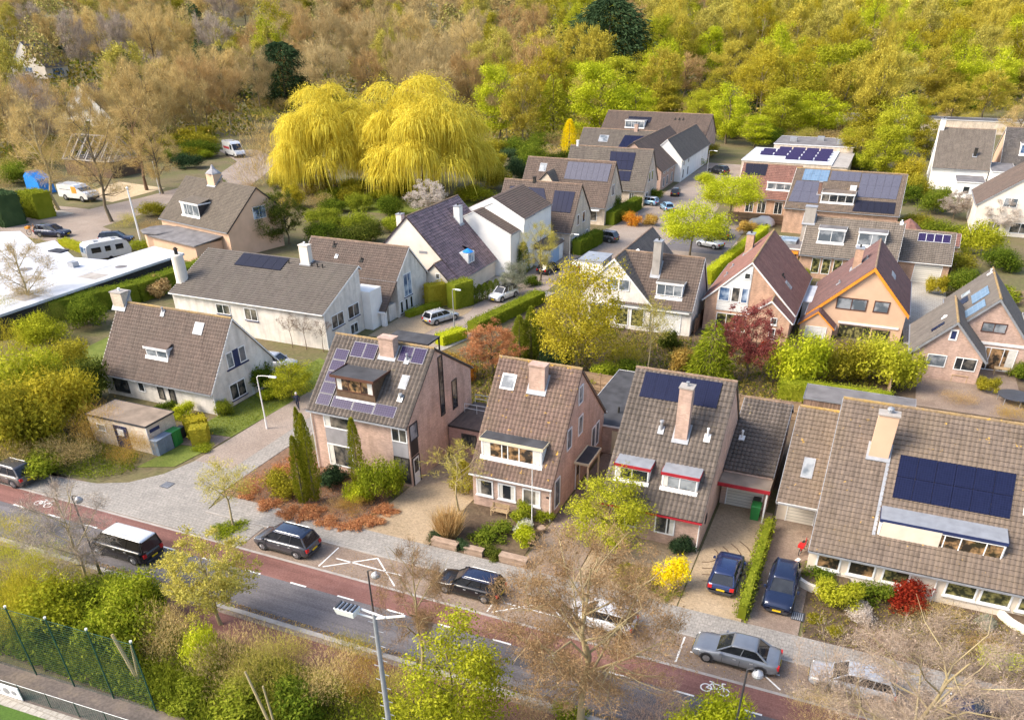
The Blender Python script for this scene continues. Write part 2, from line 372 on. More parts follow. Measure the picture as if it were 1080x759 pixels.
leaf_mat('leaf_silver', [(.15, .16, .10), (.28, .29, .20), (.40, .40, .30)]); leaf_mat('leaf_ivy', [(0.0317, 0.0508, 0.00803), (0.0888, 0.114, 0.0168), (0.178, 0.19, 0.0336)]); leaf_mat('leaf_gold', [(0.244, 0.199, 0.014), (0.427, 0.359, 0.028), (0.573, 0.479, 0.056)])
leaf_mat('leaf_hedge', [(0.102, 0.139, 0.0121), (0.203, 0.241, 0.0201), (0.317, 0.342, 0.0369)]); leaf_mat('leaf_white', [(.5, .5, .42), (.75, .74, .68)])
leaf_mat('grass_blades', [(0.104, 0.135, 0.011),(0.177, 0.218, 0.0193),(0.27, 0.291, 0.0385)], .3, .35); leaf_mat('undergrowth_leaves', [(0.0444, 0.0761, 0.0101), (0.114, 0.139, 0.0168), (0.254, 0.203, 0.0403), (0.33, 0.254, 0.0671)], .2, .25)
leaf_mat('twig_mauve', [(.19, .135, .10), (.31, .235, .175), (.42, .33, .25)], .1); leaf_mat('twig_russet', [(.18, .105, .05), (.30, .19, .095), (.41, .28, .15)], .15)
leaf_mat('bush_mauve', [(0.244, 0.159, 0.122), (0.415, 0.268, 0.195), (0.512, 0.378, 0.268)], .1)

# ------------------------------------------------------------------ plants
def unit(a):
    return a/np.maximum(1e-9, np.linalg.norm(a, axis=1))[:, None]
def leaves(rng, P, Nn, s, ratio=.55):
    """diamond leaves at P facing Nn"""
    n = len(P); t = unit(np.cross(Nn, rng.normal(size=(n, 3)))); b = np.cross(Nn, t)
    s = np.asarray(s).reshape(-1, 1)*rng.uniform(.6, 1.35, (n, 1))
    bend = Nn*s*rng.uniform(-.25, .25, (n, 1))
    return np.stack([P-b*s, P+t*s*ratio+bend, P+b*s, P-t*s*ratio+bend], 1)
def slivers(rng, P, D, L, w):
    """thin twigs from P along D"""
    n = len(P); L = np.asarray(L).reshape(-1, 1)*rng.uniform(.5, 1.3, (n, 1))
    side = unit(np.cross(D, rng.normal(size=(n, 3))))*w
    mid = P+D*L*.5+rng.normal(size=(n, 3))*L*.05
    return np.stack([P-side*.5, mid-side*.35, P+D*L, mid+side*.35], 1)
def clump_points(rng, clumps, n, shell=.5):
    C = np.array([c for c, r in clumps]); Rr = np.array([r for c, r in clumps], dtype=float)
    w = Rr.mean(1)**2; k = rng.choice(len(C), n, p=w/w.sum())
    d = unit(rng.normal(size=(n, 3)))
    rad = rng.uniform(0, 1, (n, 1))**shell
    return C[k]+d*Rr[k]*rad, unit(d+rng.normal(size=(n, 3))*.5+np.array([0, 0, .35]))
def soup(arr): # (k,4,3) -> lists for joined
    k, n = arr.shape[:2]
    return arr.reshape(-1, 3), [tuple(range(i*n, i*n+n)) for i in range(k)]
def skeleton(seed, h, r, limbs=9, subs=90, base=.28, up=.35, lean=(0, 0), tr=.017, cz=.6, ch=.42):
    """trunk and limb tubes, branch tubes filling the crown, and the branch stations that carry twigs"""
    rng = np.random.default_rng(seed); T = MB(); B = MB(); st = []; J = []
    top = np.array([lean[0]*h, lean[1]*h, h*.86]); pts = []
    for i in range(7):
        f = i/6; p = top*f+np.append(rng.normal(size=2)*.012*h*(i > 0), 0); pts.append(p)
    rad = [tr*h*(1.25 if i == 0 else 1)*(1-.8*i/6) for i in range(7)]
    for i in range(6): T.tube(pts[i], pts[i+1], rad[i], rad[i+1], 7, False)
    for f in np.linspace(base, 1, 8): q = f*6; i = min(5, int(q)); J.append((pts[i]+(pts[i+1]-pts[i])*(q-i), rad[i]*.5))
    ph = rng.uniform(0, 6.28)
    for k in range(limbs):
        f = base+(.92-base)*(k+.3)/limbs; q = f*6; i = min(5, int(q)); o = pts[i]+(pts[i+1]-pts[i])*(q-i)
        a = ph+k*2.4+rng.normal()*.25; zr = (f-base)/(1-base)
        reach = r*(.86-.5*zr**2)*rng.uniform(.7, 1.05)
        e = np.array([math.cos(a)*reach, math.sin(a)*reach, h*min(.97, f+up*(1-.35*zr)*rng.uniform(.5, 1.0))])+np.array([top[0]*f, top[1]*f, 0])
        m1 = o+(e-o)*.4+np.array([0, 0, -.02*h*rng.uniform(-1, 1)])+rng.normal(size=3)*.02*h
        m2 = o+(e-o)*.72+rng.normal(size=3)*.025*h
        r0 = tr*h*.45*(1-.5*zr); seq = [o, m1, m2, e]
        for j in range(3):
            T.tube(seq[j], seq[j+1], r0*(1-.3*j), r0*(.7-.28*j), 5, False)
            for g in (.35, .7, 1.): J.append((seq[j]+(seq[j+1]-seq[j])*g, r0*(.8-.28*j)))
    JP = np.array([j[0] for j in J]); JR = [j[1] for j in J]
    for s in range(subs):
        d = unit(rng.normal(size=(1, 3)))[0]; q = rng.uniform(.25, 1)**.45*(1+.14*math.sin(3*math.atan2(d[1], d[0])+ph)+.1*math.sin(5*d[2]*2+ph))*.93
        c = np.array([d[0]*r*q+top[0]*.7, d[1]*r*q+top[1]*.7, h*cz+d[2]*h*ch*q])
        c[2] = max(c[2], h*(base*.8)); w = JP-c; dist = np.linalg.norm(w, axis=1)+np.maximum(0, w[:, 2])*1.5; i = int(np.argmin(dist)); b0 = JP[i]; L = np.linalg.norm(c-b0)
        m = b0+(c-b0)*.5+rng.normal(size=3)*.08*L+np.array([0, 0, -.05*L]); rr = max(.008*tr/.017*h/10, min(JR[i]*.6, .012*L+.012))
        B.tube(b0, m, rr, rr*.6, 3, False); B.tube(m, c, rr*.6, rr*.2, 3, False)
        dd = (c-m)/max(1e-6, np.linalg.norm(c-m))
        for g in np.linspace(.45, 1, 4): st.append((b0+(c-b0)*g, dd))
    return T, B, st, rng
PROTO = {}
def proto(key, h, r, trunk, crown): PROTO[key] = (h, r, trunk, crown)
def bare_proto(key, seed, h, r, n=5000, w=.035, L=.9, buds=0, bsize=.1, upb=.3, **kw):
    T, B, st, rng = skeleton(seed, h, r, **kw)
    P = np.array([s[0] for s in st]); D = np.array([s[1] for s in st])
    k = rng.integers(0, len(P), n); d = unit(D[k]*.6+unit(rng.normal(size=(n, 3)))*.95+np.array([0, 0, upb]))
    q = P[k]+rng.normal(size=(n, 3))*L*.22
    parts = [soup(slivers(rng, q, d, L, w))]
    # side twigs
    n2 = n//2; k2 = rng.integers(0, n, n2); q2 = q[k2]+d[k2]*L*rng.uniform(.2, .8, (n2, 1)); d2 = unit(d[k2]+unit(rng.normal(size=(n2, 3)))*.9)
    parts.append(soup(slivers(rng, q2, d2, L*.6, w*.8)))
    if buds:
        k3 = rng.integers(0, n, buds); q3 = q[k3]+d[k3]*L*rng.uniform(.1, 1, (buds, 1))
        parts.append(soup(leaves(rng, q3, unit(rng.normal(size=(buds, 3))+np.array([0, 0, .4])), bsize)))
    tm = joined('trunk', [(T.v, T.f), (B.v, B.f)], 'bark'); tm.shade_smooth()
    proto(key, h, r, tm, joined('crown', parts, 'twig_tan'))
def leafy_proto(key, seed, h, r, n=6000, size=.16, cl=.31, subs=85, **kw):
    T, B, st, rng = skeleton(seed, h, r, subs=subs, **kw)
    clumps = [(st[i][0], np.array([1, 1, .72])*r*cl*rng.uniform(.6, 1.25)) for i in range(len(st)) if i % 4 == 3 or rng.uniform() < .25]
    P, Nn = clump_points(rng, clumps, n)
    tm = joined('trunk', [(T.v, T.f), (B.v, B.f)], 'bark'); tm.shade_smooth()
    proto(key, h, r, tm, joined('crown', [soup(leaves(rng, P, Nn, size)), soup(slivers(rng, P[:n//4], unit(Nn[:n//4]+np.array([0, 0, .6])), size*4, size*.22))], 'leaf_lime'))
def willow_proto(key, seed, h, r, n=19000):
    T, B, st, rng = skeleton(seed, h*.9, r*.9, limbs=12, subs=70, base=.3)
    heads = []
    for k in range(70):
        a = rng.uniform(0, 6.28); q = math.sqrt(rng.uniform(0, 1)); lob = 1+.16*math.sin(3*a+1)+.1*math.sin(5*a); z = h*(1-.5*q**2.2)*rng.uniform(.62, 1.03)
        heads.append((np.array([math.cos(a)*q*r*.9*lob, math.sin(a)*q*r*.9*lob, z]), r*rng.uniform(.16, .34)))
    parts = [(B.v, B.f)]
    C = np.array([c for c, _ in heads]); Q = np.array([q for _, q in heads]); k = rng.integers(0, len(C), n)
    a = rng.uniform(0, 6.28, n); f = np.sqrt(rng.uniform(0, 1, n)); s = C[k]+np.stack([np.cos(a)*f*Q[k], np.sin(a)*f*Q[k], (1-f**2)*Q[k]*.8-.4*Q[k]], 1)
    out = unit(np.stack([np.cos(a), np.sin(a), 0*a], 1)+unit(s*np.array([1, 1, 0])+1e-3)*.6); drop = np.minimum(s[:, 2]-.12*h, h*rng.uniform(.03, .15, n)*(.6+2.2*(np.hypot(C[k, 0], C[k, 1])/r)**2*rng.uniform(.4, 1, len(C))[k]))
    w = rng.uniform(.02, .055, (n, 1)); side = unit(np.cross(out, np.array([0, 0, 1.]))+rng.normal(size=(n, 3))*.6)*w
    m1 = s+out*rng.uniform(.15, .8, (n, 1))-np.stack([0*a, 0*a, drop*.3], 1); e = m1+out*.2+rng.normal(size=(n, 3))*.25-np.stack([0*a, 0*a, drop*.7], 1)
    parts += [soup(np.stack([s-side, m1-side, m1+side, s+side], 1)), soup(np.stack([m1-side, e-side*.3, e+side*.3, m1+side], 1))]
    P, Nn = clump_points(rng, [(c, np.array([1, 1, .75])*q*1.05) for c, q in heads], n*2, .55)
    parts.append(soup(leaves(rng, P, Nn, .12)))
    proto(key, h, r, joined('trunk', [(T.v, T.f)], 'bark'), joined('crown', parts, 'leaf_willow'))
def conifer_proto(key, seed, h, r, n=6000, size=.3, column=False):
    rng = np.random.default_rng(seed); T = MB(); T.tube((0, 0, 0), (0, 0, h*.9), .022*h, .004*h, 7, False)
    a = rng.uniform(0, 6.28, n); f = 1-np.sqrt(rng.uniform(0, 1, n)) if not column else rng.uniform(0, 1, n)
    lob = 1+.16*np.sin(a*5+f*23)+.12*np.sin(a*9-f*41)
    rr = r*((1-f)**.8*1.0+.03 if not column else np.minimum(1, (1-f)**.5*1.25)*np.minimum(1, .55+f*2.2))*lob
    if column == 'broad': f = rng.uniform(0, 1, n); rr = r*np.minimum(1, 1.15*(1-f**2.6)**.6)*np.minimum(1, .7+f)*(lob+.12*np.sin(a*3))+.2; column = False
    q = rng.uniform(.0, 1, n)**.35; P = np.stack([np.cos(a)*rr*q, np.sin(a)*rr*q, h*(.03+.97*f)], 1)
    o = np.stack([np.cos(a), np.sin(a), np.full(n, 1.6 if column else -.35)], 1); D = unit(o+rng.normal(size=(n, 3))*.3)
    parts = [soup(slivers(rng, P, D, size*(1.6 if not column else 1.2), size*.55))]
    proto(key, h, r, joined('trunk', [(T.v, T.f)], 'bark'), joined('crown', parts, 'leaf_dark'))
def bush_proto(key, seed, h, r, n=2600, size=.1, k=16, low=0., fine=0):
    rng = np.random.default_rng(seed); cl = []
    for i in range(k):
        a = rng.uniform(0, 6.28); q = math.sqrt(rng.uniform(0, 1))*.72; z = h*(low+(1-low)*(.15+.62*rng.uniform(0, 1)*(1-q**2*.5)))
        cl.append((np.array([math.cos(a)*q*r, math.sin(a)*q*r, z]), np.array([r*.36, r*.36, h*.24])*rng.uniform(.7, 1.25)))
    cl.append((np.array([0, 0, h*(.5+low*.3)]), np.array([r*.6, r*.6, h*.36])))
    P, Nn = clump_points(rng, cl, n, .45); P[:, 2] = np.maximum(P[:, 2], .03)
    parts = [soup(leaves(rng, P, Nn, size*.85)), soup(slivers(rng, P[:n//2], unit(P[:n//2]*np.array([1, 1, .2])+np.array([0, 0, .8*h])+rng.normal(size=(n//2, 3))*.4*h), size*3.2, size*.3))] if not fine else []
    if fine:
        D = unit(P*np.array([1, 1, .3])+np.array([0, 0, .9*h])+rng.normal(size=P.shape)*.5*h); parts.append(soup(slivers(rng, P, D, size*3, size*.22)))
    PROTO[key] = (h, r, None, joined(key, parts, 'leaf_green'))
def fountain_proto(key, seed, h, r, n=1500):
    """grass tussock: blades arching out from one foot"""
    rng = np.random.default_rng(seed); a = rng.uniform(0, 6.28, n); b = np.stack([np.cos(a), np.sin(a), 0*a], 1)*rng.uniform(0, r*.4, (n, 1))
    D = unit(np.stack([np.cos(a)*.35, np.sin(a)*.35, 1+0*a], 1)+rng.normal(size=(n, 3))*.15)
    PROTO[key] = (h, r, None, joined(key, [soup(slivers(rng, b, D, h*.85, .05))], 'leaf_straw'))
bare_proto('bare1', 1, 11, 4.6, 6500, .03, .75, buds=1200, bsize=.06); bare_proto('bare2', 2, 12, 4.2, 6500, .032, .8, limbs=10); bare_proto('bare_big', 3, 12, 5.4, 26000, .02, .55, limbs=14, subs=280, buds=15000, bsize=.05)
bare_proto('budding', 4, 8, 3.6, 6500, .022, .5, subs=130, buds=15000, bsize=.075); bare_proto('bare_small', 5, 5, 2.2, 2600, .02, .38, base=.5, cz=.72, ch=.28, buds=1200, bsize=.05); bare_proto('sprawl', 6, 9, 5.2, 29000, .018, .45, limbs=14, subs=340, buds=7000, bsize=.045, base=.2, cz=.55, ch=.36, lean=(.12, .18))
bare_proto('pruned', 8, 5, 2.0, 900, .028, .4, limbs=9, subs=40, base=.55, cz=.75, ch=.26, tr=.014)
bare_proto('far_bare1', 11, 17, 6.5, 7000, .06, 1.7, upb=1.1, limbs=10, subs=80, tr=.013, buds=500, bsize=.22); bare_proto('far_bare2', 12, 18, 6, 7000, .06, 1.7, upb=1.1, subs=80, base=.3, tr=.013, buds=300, bsize=.2); bare_proto('far_bud1', 13, 16, 6.2, 3600, .06, 1.6, upb=1.1, subs=80, buds=9500, bsize=.17, tr=.012); bare_proto('far_bud2', 14, 17, 5.6, 3600, .06, 1.6, upb=1.1, subs=80, buds=9500, bsize=.17, base=.18, tr=.012)
leafy_proto('leafy1', 21, 8, 3.2, 15000, .085, base=.15, cz=.55, ch=.45); leafy_proto('leafy2', 22, 8, 3.4, 15000, .085, base=.12, cz=.54, ch=.46); leafy_proto('spread', 23, 8, 4.2, 16000, .1, base=.35, up=.2, cz=.68, ch=.32); leafy_proto('far_leafy1', 24, 15, 5.6, 14000, .17, base=.1, cz=.53, ch=.47); leafy_proto('far_leafy2', 25, 15, 5.2, 14000, .17, base=.12, cz=.55, ch=.45)
willow_proto('willow', 31, 20, 10); conifer_proto('conifer', 32, 16, 5, 6500, .55); conifer_proto('conifer_broad', 36, 16, 6, 12000, .6, 'broad'); conifer_proto('conifer_soft', 35, 14, 4.6, 5000, .5); conifer_proto('cypress', 33, 6, .75, 5200, .16, True); conifer_proto('thuja', 34, 4, .8, 3000, .16, True)
bush_proto('bush1', 41, 2, 1.5); bush_proto('bush2', 42, 2, 1.5, k=10); bush_proto('bush3', 43, 2.4, 1.5, 3200, .09, 22); bush_proto('ball', 44, 2, 1, 3600, .07, 30); bush_proto('twiggy', 45, 2, 1.7, 2600, .09, fine=1); bush_proto('bigbush', 46, 4, 2.8, 6000, .12, 26); bush_proto('bigtwig', 47, 4, 2.8, 5200, .11, 26, fine=1); bush_proto('low', 48, .8, 1.3, 1800, .08, 20)
fountain_proto('tussock', 49, 1.8, 1.1)
def plant(kind, x, y, h, r, mat, label, cat='tree', group=None, name=None, bark=None, rz=None, z=None):
    """one plant at (x, y): trunk and crown under an Empty, or one mesh for a shrub"""
    H0, R0, tm, cm = PROTO[kind]; z = terrain(x, y) if z is None else z
    rz = rnd.uniform(0, 6.28) if rz is None else rz
    sc = (r/R0, r/R0, h/H0)
    def leafob(nm):
        o = bpy.data.objects.new(nm, cm); COL.objects.link(o)
        o.material_slots[0].link = 'OBJECT'; o.material_slots[0].material = MATS[mat]; return o
    if tm is None:
        o = leafob(name or 'shrub'); o.location = (x, y, z-.02); o.scale = sc; o.rotation_euler = (0, 0, rz)
        return tag(o, label, cat, group)
    e = empty(name or 'tree', (x, y, z), label, cat, group, rz); e.scale = sc
    t = bpy.data.objects.new('trunk', tm); COL.objects.link(t); t.parent = e
    t.material_slots[0].link = 'OBJECT'; t.material_slots[0].material = MATS[bark or 'bark']
    c = leafob('crown'); c.parent = e
    return e
def pplant(kind, px, py, h, r, mat, label, cat='tree', group=None, **kw):
    x, y = ground(px, py); return plant(kind, x, y, h, r, mat, label, cat, group, **kw)
def hedge(pts, w, h, mat, label, group=None, leaf=.08, dens=75, name='hedge', jag=.11):
    """clipped hedge along a polyline: leafy skin over a solid core"""
    rng = np.random.default_rng(int(abs(pts[0][0]*13+pts[0][1]*7))); core = MB(); V = []
    for (x0, y0), (x1, y1) in zip(pts[:-1], pts[1:]):
        L = math.hypot(x1-x0, y1-y0); ux, uy = (x1-x0)/L, (y1-y0)/L; nx, ny = -uy, ux; k = w/2-.1
        b = [(x0+nx*-k*1, y0+ny*-k, 0), (x1+nx*-k, y1+ny*-k, 0), (x1+nx*k, y1+ny*k, 0), (x0+nx*k, y0+ny*k, 0)]
        core.hexa(b, [(p[0], p[1], h-.1) for p in b])
        n = int(dens*L*(w+2*h)/max(.3, leaf*10)*.8)
        t = rng.uniform(-.02, 1.02, n)*L; q = rng.uniform(-h, w+h, n)
        top = (q >= 0) & (q <= w); side = np.where(top, q-w/2, np.where(q < 0, -w/2, w/2)); zz = np.where(top, h, np.where(q < 0, h+q, h-(q-w)))
        no = np.where(top[:, None], np.array([[0, 0, 1.]]), np.stack([nx*np.sign(side), ny*np.sign(side), 0*side], 1))
        P = np.stack([x0+ux*t+nx*side, y0+uy*t+ny*side, zz], 1)+rng.normal(size=(n, 3))*jag
        P[:, 2] = np.maximum(P[:, 2], .03)
        V.append(leaves(rng, P, unit(no+rng.normal(size=(n, 3))*.55), leaf))
    V = np.concatenate(V); x, y = pts[0]; off = np.array([x, y, 0])
    me = joined(name, [(np.array(core.v)-off, core.f), soup(V-off)], mat)
    o = bpy.data.objects.new(name, me); COL.objects.link(o); o.location = (x, y, 0)
    return tag(o, label, 'hedge', group)
# ------------------------------------------------------------------ buildings
class Plane:
    """one roof slope: A, B eave ends, C, D ridge ends"""
    def __init__(s, A, B, C, D):
        A, B, C, D = [Vector(p) for p in (A, B, C, D)]
        n = (B-A).cross(D-A)
        if n.z < 0: A, B, C, D = B, A, D, C; n = -n
        s.A, s.B, s.C, s.D = A, B, C, D; s.n = n.normalized(); s.u = (B-A).normalized(); s.s = s.n.cross(s.u)
    def z(s, x, y): return s.A.z-(s.n.x*(x-s.A.x)+s.n.y*(y-s.A.y))/s.n.z
    def at(s, x, y, h=0): return Vector((x, y, s.z(x, y)))+s.n*h
    def tiles(s, name, mat, parent, tw=.3, th=.36, amp=.035, step=.05, res=4, thick=.16):
        A, B, C, D = s.A, s.B, s.C, s.D
        W = max((B-A).length, (C-D).length); Hh = ((D-A).length+(C-B).length)/2
        nt = max(2, round(W/tw)); nr = max(2, round(Hh/th)); nu = nt*res
        uu = np.linspace(0, 1, nu+1); prof = np.array([0, .75, 1, .55, .3, .12])[:res] if res > 1 else np.array([0])
        hu = np.tile(prof, nt+1)[:nu+1]*amp
        vv = []; hv = []
        for r in range(nr): vv += [r/nr, (r+1)/nr]; hv += [step, 0]
        vv = np.array(vv); hv = np.array(hv)
        a, b, c, d, n = [np.array(q) for q in (A, B, C, D, s.n)]
        U, V = np.meshgrid(uu, vv); U = U[..., None]; V = V[..., None]
        Pt = a*(1-U)*(1-V)+b*U*(1-V)+c*U*V+d*(1-U)*V
        Pt = Pt+n*(hu[None, :, None]+hv[:, None, None])
        nv = len(vv); ids = np.arange(nv*(nu+1)).reshape(nv, nu+1)
        F = np.stack([ids[:-1, :-1], ids[:-1, 1:], ids[1:, 1:], ids[1:, :-1]], -1).reshape(-1, 4)
        v = Pt.reshape(-1, 3); off = np.array(root_loc(parent)); k = len(v)
        lo = [np.array(q)-n*thick for q in (A, B, C, D)]; hi = [np.array(q)-n*.012 for q in (A, B, C, D)]
        v = np.concatenate([v, lo, hi])-off
        fs = F.tolist()+[[k+3, k+2, k+1, k]]+[[k+i, k+(i+1) % 4, k+4+(i+1) % 4, k+4+i] for i in range(4)]
        me = bpy.data.meshes.new(name); me.from_pydata(v.tolist(), [], fs); me.update()
        uvl = me.uv_layers.new(name='UVMap'); vi = np.empty(len(me.loops), 'i'); me.loops.foreach_get('vertex_index', vi)
        rel = v+off-a; uvc = np.stack([rel@np.array(s.u), rel@np.array(s.s)], 1)
        uvl.data.foreach_set('uv', uvc[vi].astype('f').ravel())
        me.materials.append(MATS[mat]); me.materials.append(MATS['tile_gap_shade'])
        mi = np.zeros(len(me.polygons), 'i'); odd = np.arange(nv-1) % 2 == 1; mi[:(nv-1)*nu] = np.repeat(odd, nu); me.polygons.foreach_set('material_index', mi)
        o = bpy.data.objects.new(name, me); COL.objects.link(o); o.parent = parent
        return o
plain('tile_gap_shade', (.05, .04, .035), .95, .3, 2)  # shadow in the gap under each tile row, painted dark on the step faces
def wbox(mb, side, pl, u0, u1, n0, n1, z0, z1):
    """box on a wall: side f faces -y, b +y, r +x, l -x; n counts outward"""
    if side == 'f': return mb.box(u0, u1, pl-n1, pl-n0, z0, z1)
    if side == 'b': return mb.box(u0, u1, pl+n0, pl+n1, z0, z1)
    if side == 'r': return mb.box(pl+n0, pl+n1, u0, u1, z0, z1)
    return mb.box(pl-n1, pl-n0, u0, u1, z0, z1)
class House:
    def __init__(s, name, label, x, y, cat='house', group=None, rz=0, z=0):
        s.root = empty(name, (x, y, z), label, cat, group, rz); s.z = z
        if rz: s.root['spun'] = 1
        s.pl = {}
    def part(s, mb, name, mat, parent=None, **k): return mb.build(name, mat, parent or s.root, **k)
    def gable(s, axis, a0, a1, c0, c1, ze0, ze1, rp, zr, wall, roof, ov=.35, vg=.12, tiles={}, trim='white_paint', trim_w=.2, ridge='ridge_plain', key='', gutter='zinc', z0=0, sides='ab', rear_roof=True):
        P = (lambda a, c, z: (a, c, z)) if axis == 'x' else (lambda a, c, z: (c, a, z))
        d = .13
        t0 = (zr-ze0)/(rp-c0); t1 = (zr-ze1)/(c1-rp) if c1 > rp+.01 else 0
        poly = [P(a0, c0, z0), P(a0, c1, z0), P(a0, c1, ze1-d)]+([P(a0, rp, zr-d)] if c1 > rp+.01 else [])+[P(a0, c0, ze0-d)]
        e = Vector(P(a1, 0, 0))-Vector(P(a0, 0, 0))
        s.part(MB().prism(poly, e), 'wall', wall)
        b0, b1 = a0-vg, a1+vg
        F = Plane(P(b0, c0-ov, ze0-t0*ov), P(b1, c0-ov, ze0-t0*ov), P(b1, rp, zr), P(b0, rp, zr)); s.pl['f'+key] = F
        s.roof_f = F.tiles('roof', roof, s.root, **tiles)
        tr = MB()
        sl = [(c0-ov, ze0-t0*ov)]
        if c1 > rp+.01:
            Bk = Plane(P(b0, c1+ov, ze1-t1*ov), P(b1, c1+ov, ze1-t1*ov), P(b1, rp, zr), P(b0, rp, zr)); s.pl['b'+key] = Bk
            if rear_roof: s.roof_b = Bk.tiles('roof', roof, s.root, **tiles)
            sl.append((c1+ov, ze1-t1*ov))
        for (cc, zz) in sl:
            for bb, w, q in ((b0, -.04, 'a'), (b1, .04, 'b')):
                if q not in sides: continue
                lo, hi = sorted((bb+w*.1, bb+w)); k = trim_w
                tr = MB(); tr.prism([P(lo, cc, zz-k), P(lo, rp, zr-k), P(lo, rp, zr+.0), P(lo, cc, zz+.0)], Vector(P(hi, 0, 0))-Vector(P(lo, 0, 0)))
                if trim: s.part(tr, 'bargeboard', trim)
        if ridge:
            rt = MB(); n = max(2, int((b1-b0)/.42)); L = (b1-b0)/n
            for i in range(n): rt.tube(P(b0+i*L, rp, zr+.0), P(b0+(i+.97)*L, rp, zr+.0), .125, .105, 7)
            s.part(rt, 'ridge_tiles', ridge, s.roof_f)
        if gutter:
            g = MB()
            for j, (cc, zz) in enumerate(sl):
                sg = -1 if j == 0 else 1
                lo, hi = sorted((cc+sg*.015, cc+sg*.13))
                p, q = P(b0, lo, zz-.12), P(b1, hi, zz-.02)
                g = MB(); g.box(min(p[0], q[0]), max(p[0], q[0]), min(p[1], q[1]), max(p[1], q[1]), p[2], q[2]); s.part(g, 'gutter', gutter)
        return s
    def window(s, side, pl, u0, u1, z0, z1, n=1, frame='white_frame', glass='glass', curtain=0, sill=None, w=.075, out=.06, name='window', split=None):
        f = MB(); 
        wbox(f, side, pl, u0, u1, -.02, out, z1-w, z1); wbox(f, side, pl, u0, u1, -.02, out, z0, z0+w)
        wbox(f, side, pl, u0, u0+w, -.02, out, z0+w, z1-w); wbox(f, side, pl, u1-w, u1, -.02, out, z0+w, z1-w)
        for i in range(1, n):
            c = u0+(u1-u0)*(split[i-1] if split else i/n); wbox(f, side, pl, c-w*.45, c+w*.45, -.02, out-.006, z0+w, z1-w)
        o = s.part(f, name, frame)
        s.part(wbox(MB(), side, pl, u0+w*.8, u1-w*.8, -.015, .022, z0+w*.8, z1-w*.8), 'pane', glass, o)
        if curtain:
            c = MB(); k = (u1-u0)*.2
            if curtain in (1, 3): wbox(c, side, pl, u0+w, u0+w+k, .023, .03, z0+w, z1-w)
            if curtain in (2, 3): wbox(c, side, pl, u1-w-k, u1-w, .023, .03, z0+w, z1-w)
            if curtain == 4: wbox(c, side, pl, u0+w, u1-w, .023, .03, z0+w+(z1-z0)*.3, z1-w)
            s.part(c, 'curtain', 'curtain', o)
        if sill: s.part(wbox(MB(), side, pl, u0-.06, u1+.06, -.02, .13, z0-.09, z0-.004), 'sill', sill, o)
        return o
    def door(s, side, pl, u0, u1, z0, z1, mat='navy', frame='white_frame', glaze=True):
        f = MB(); w = .08
        wbox(f, side, pl, u0, u0+w, -.02, .07, z0, z1); wbox(f, side, pl, u1-w, u1, -.02, .07, z0, z1); wbox(f, side, pl, u0+w, u1-w, -.02, .07, z1-w, z1)
        wbox(f, side, pl, u0+w, u1-w, -.02, .035, z0, z1-w)
        o = s.part(f, 'door', mat if not frame else frame); s.part(wbox(MB(), side, pl, u0+w+.03, u1-w-.03, -.0, .045, z0+.03, z1-w-.03), 'door_leaf', mat, o)
        if glaze: s.part(wbox(MB(), side, pl, u0+w+.15, u1-w-.15, .0, .052, z0+1.1, z1-w-.2), 'pane', 'glass', o)
        s.part(wbox(MB(), side, pl, u1-w-.16, u1-w-.1, .045, .09, z0+1., z0+1.06), 'handle', 'grey_metal', o)
        return o
    def garage(s, side, pl, u0, u1, z1, mat='garage_door', ribs=5, z0=0.02):
        f = MB(); wbox(f, side, pl, u0-.08, u0, -.02, .06, z0, z1+.08); wbox(f, side, pl, u1, u1+.08, -.02, .06, z0, z1+.08); wbox(f, side, pl, u0, u1, -.02, .06, z1, z1+.08)
        o = s.part(f, 'garage_door', 'white_frame'); d = MB(); h = (z1-z0)/ribs
        for i in range(ribs): wbox(d, side, pl, u0, u1, -.01, .03, z0+i*h+.012, z0+(i+1)*h-.012)
        s.part(wbox(d, side, pl, u0, u1, -.015, .015, z0, z1), 'door_leaf', mat, o); return o
    def band(s, side, pl, u0, u1, z0, z1, mat, name='panel', d=.03): return s.part(wbox(MB(), side, pl, u0, u1, -.02, d, z0, z1), name, mat)
    def pipe(s, x, y, z0, z1, mat='zinc', r=.045): return s.part(MB().tube((x, y, z0), (x, y, z1), r, r, 7), 'downpipe', mat)
    def chimney(s, x0, x1, y0, y1, z0, z1, mat, cap='lead', pots=1, flash=True, key='f', potmat='soot', cowl=None):
        o = s.part(MB().box(x0, x1, y0, y1, z0, z1), 'chimney', mat); e = .06
        s.part(MB().box(x0-e, x1+e, y0-e, y1+e, z1+.002, z1+.1), 'chimney_cap', cap, o)
        p = MB(); xc, yc = (x0+x1)/2, (y0+y1)/2
        for i in range(pots):
            q = xc+(i-(pots-1)/2)*.32; p.lathe((q, yc, z1+.1), [(.11, 0), (.1, .22), (.13, .24), (.13, .28)], 9)
        if pots: s.part(p, 'chimney_pot', potmat, o)
        if cowl: s.part(MB().lathe((xc, yc, z1+.1), [(.16, 0), (.16, .22), (.24, .24), (.2, .34), (.02, .42)], 10), 'cowl', cowl, o)
        if flash and key in s.pl:
            pl = s.pl[key]; m = MB(); k = .14; q = [(x0-k, y0-k), (x1+k, y0-k), (x1+k, y1+k), (x0-k, y1+k)]
            m.hexa([pl.at(x, y, .0) for x, y in q], [pl.at(x, y, .12) for x, y in q]); s.part(m, 'flashing', 'lead', o)
        return o
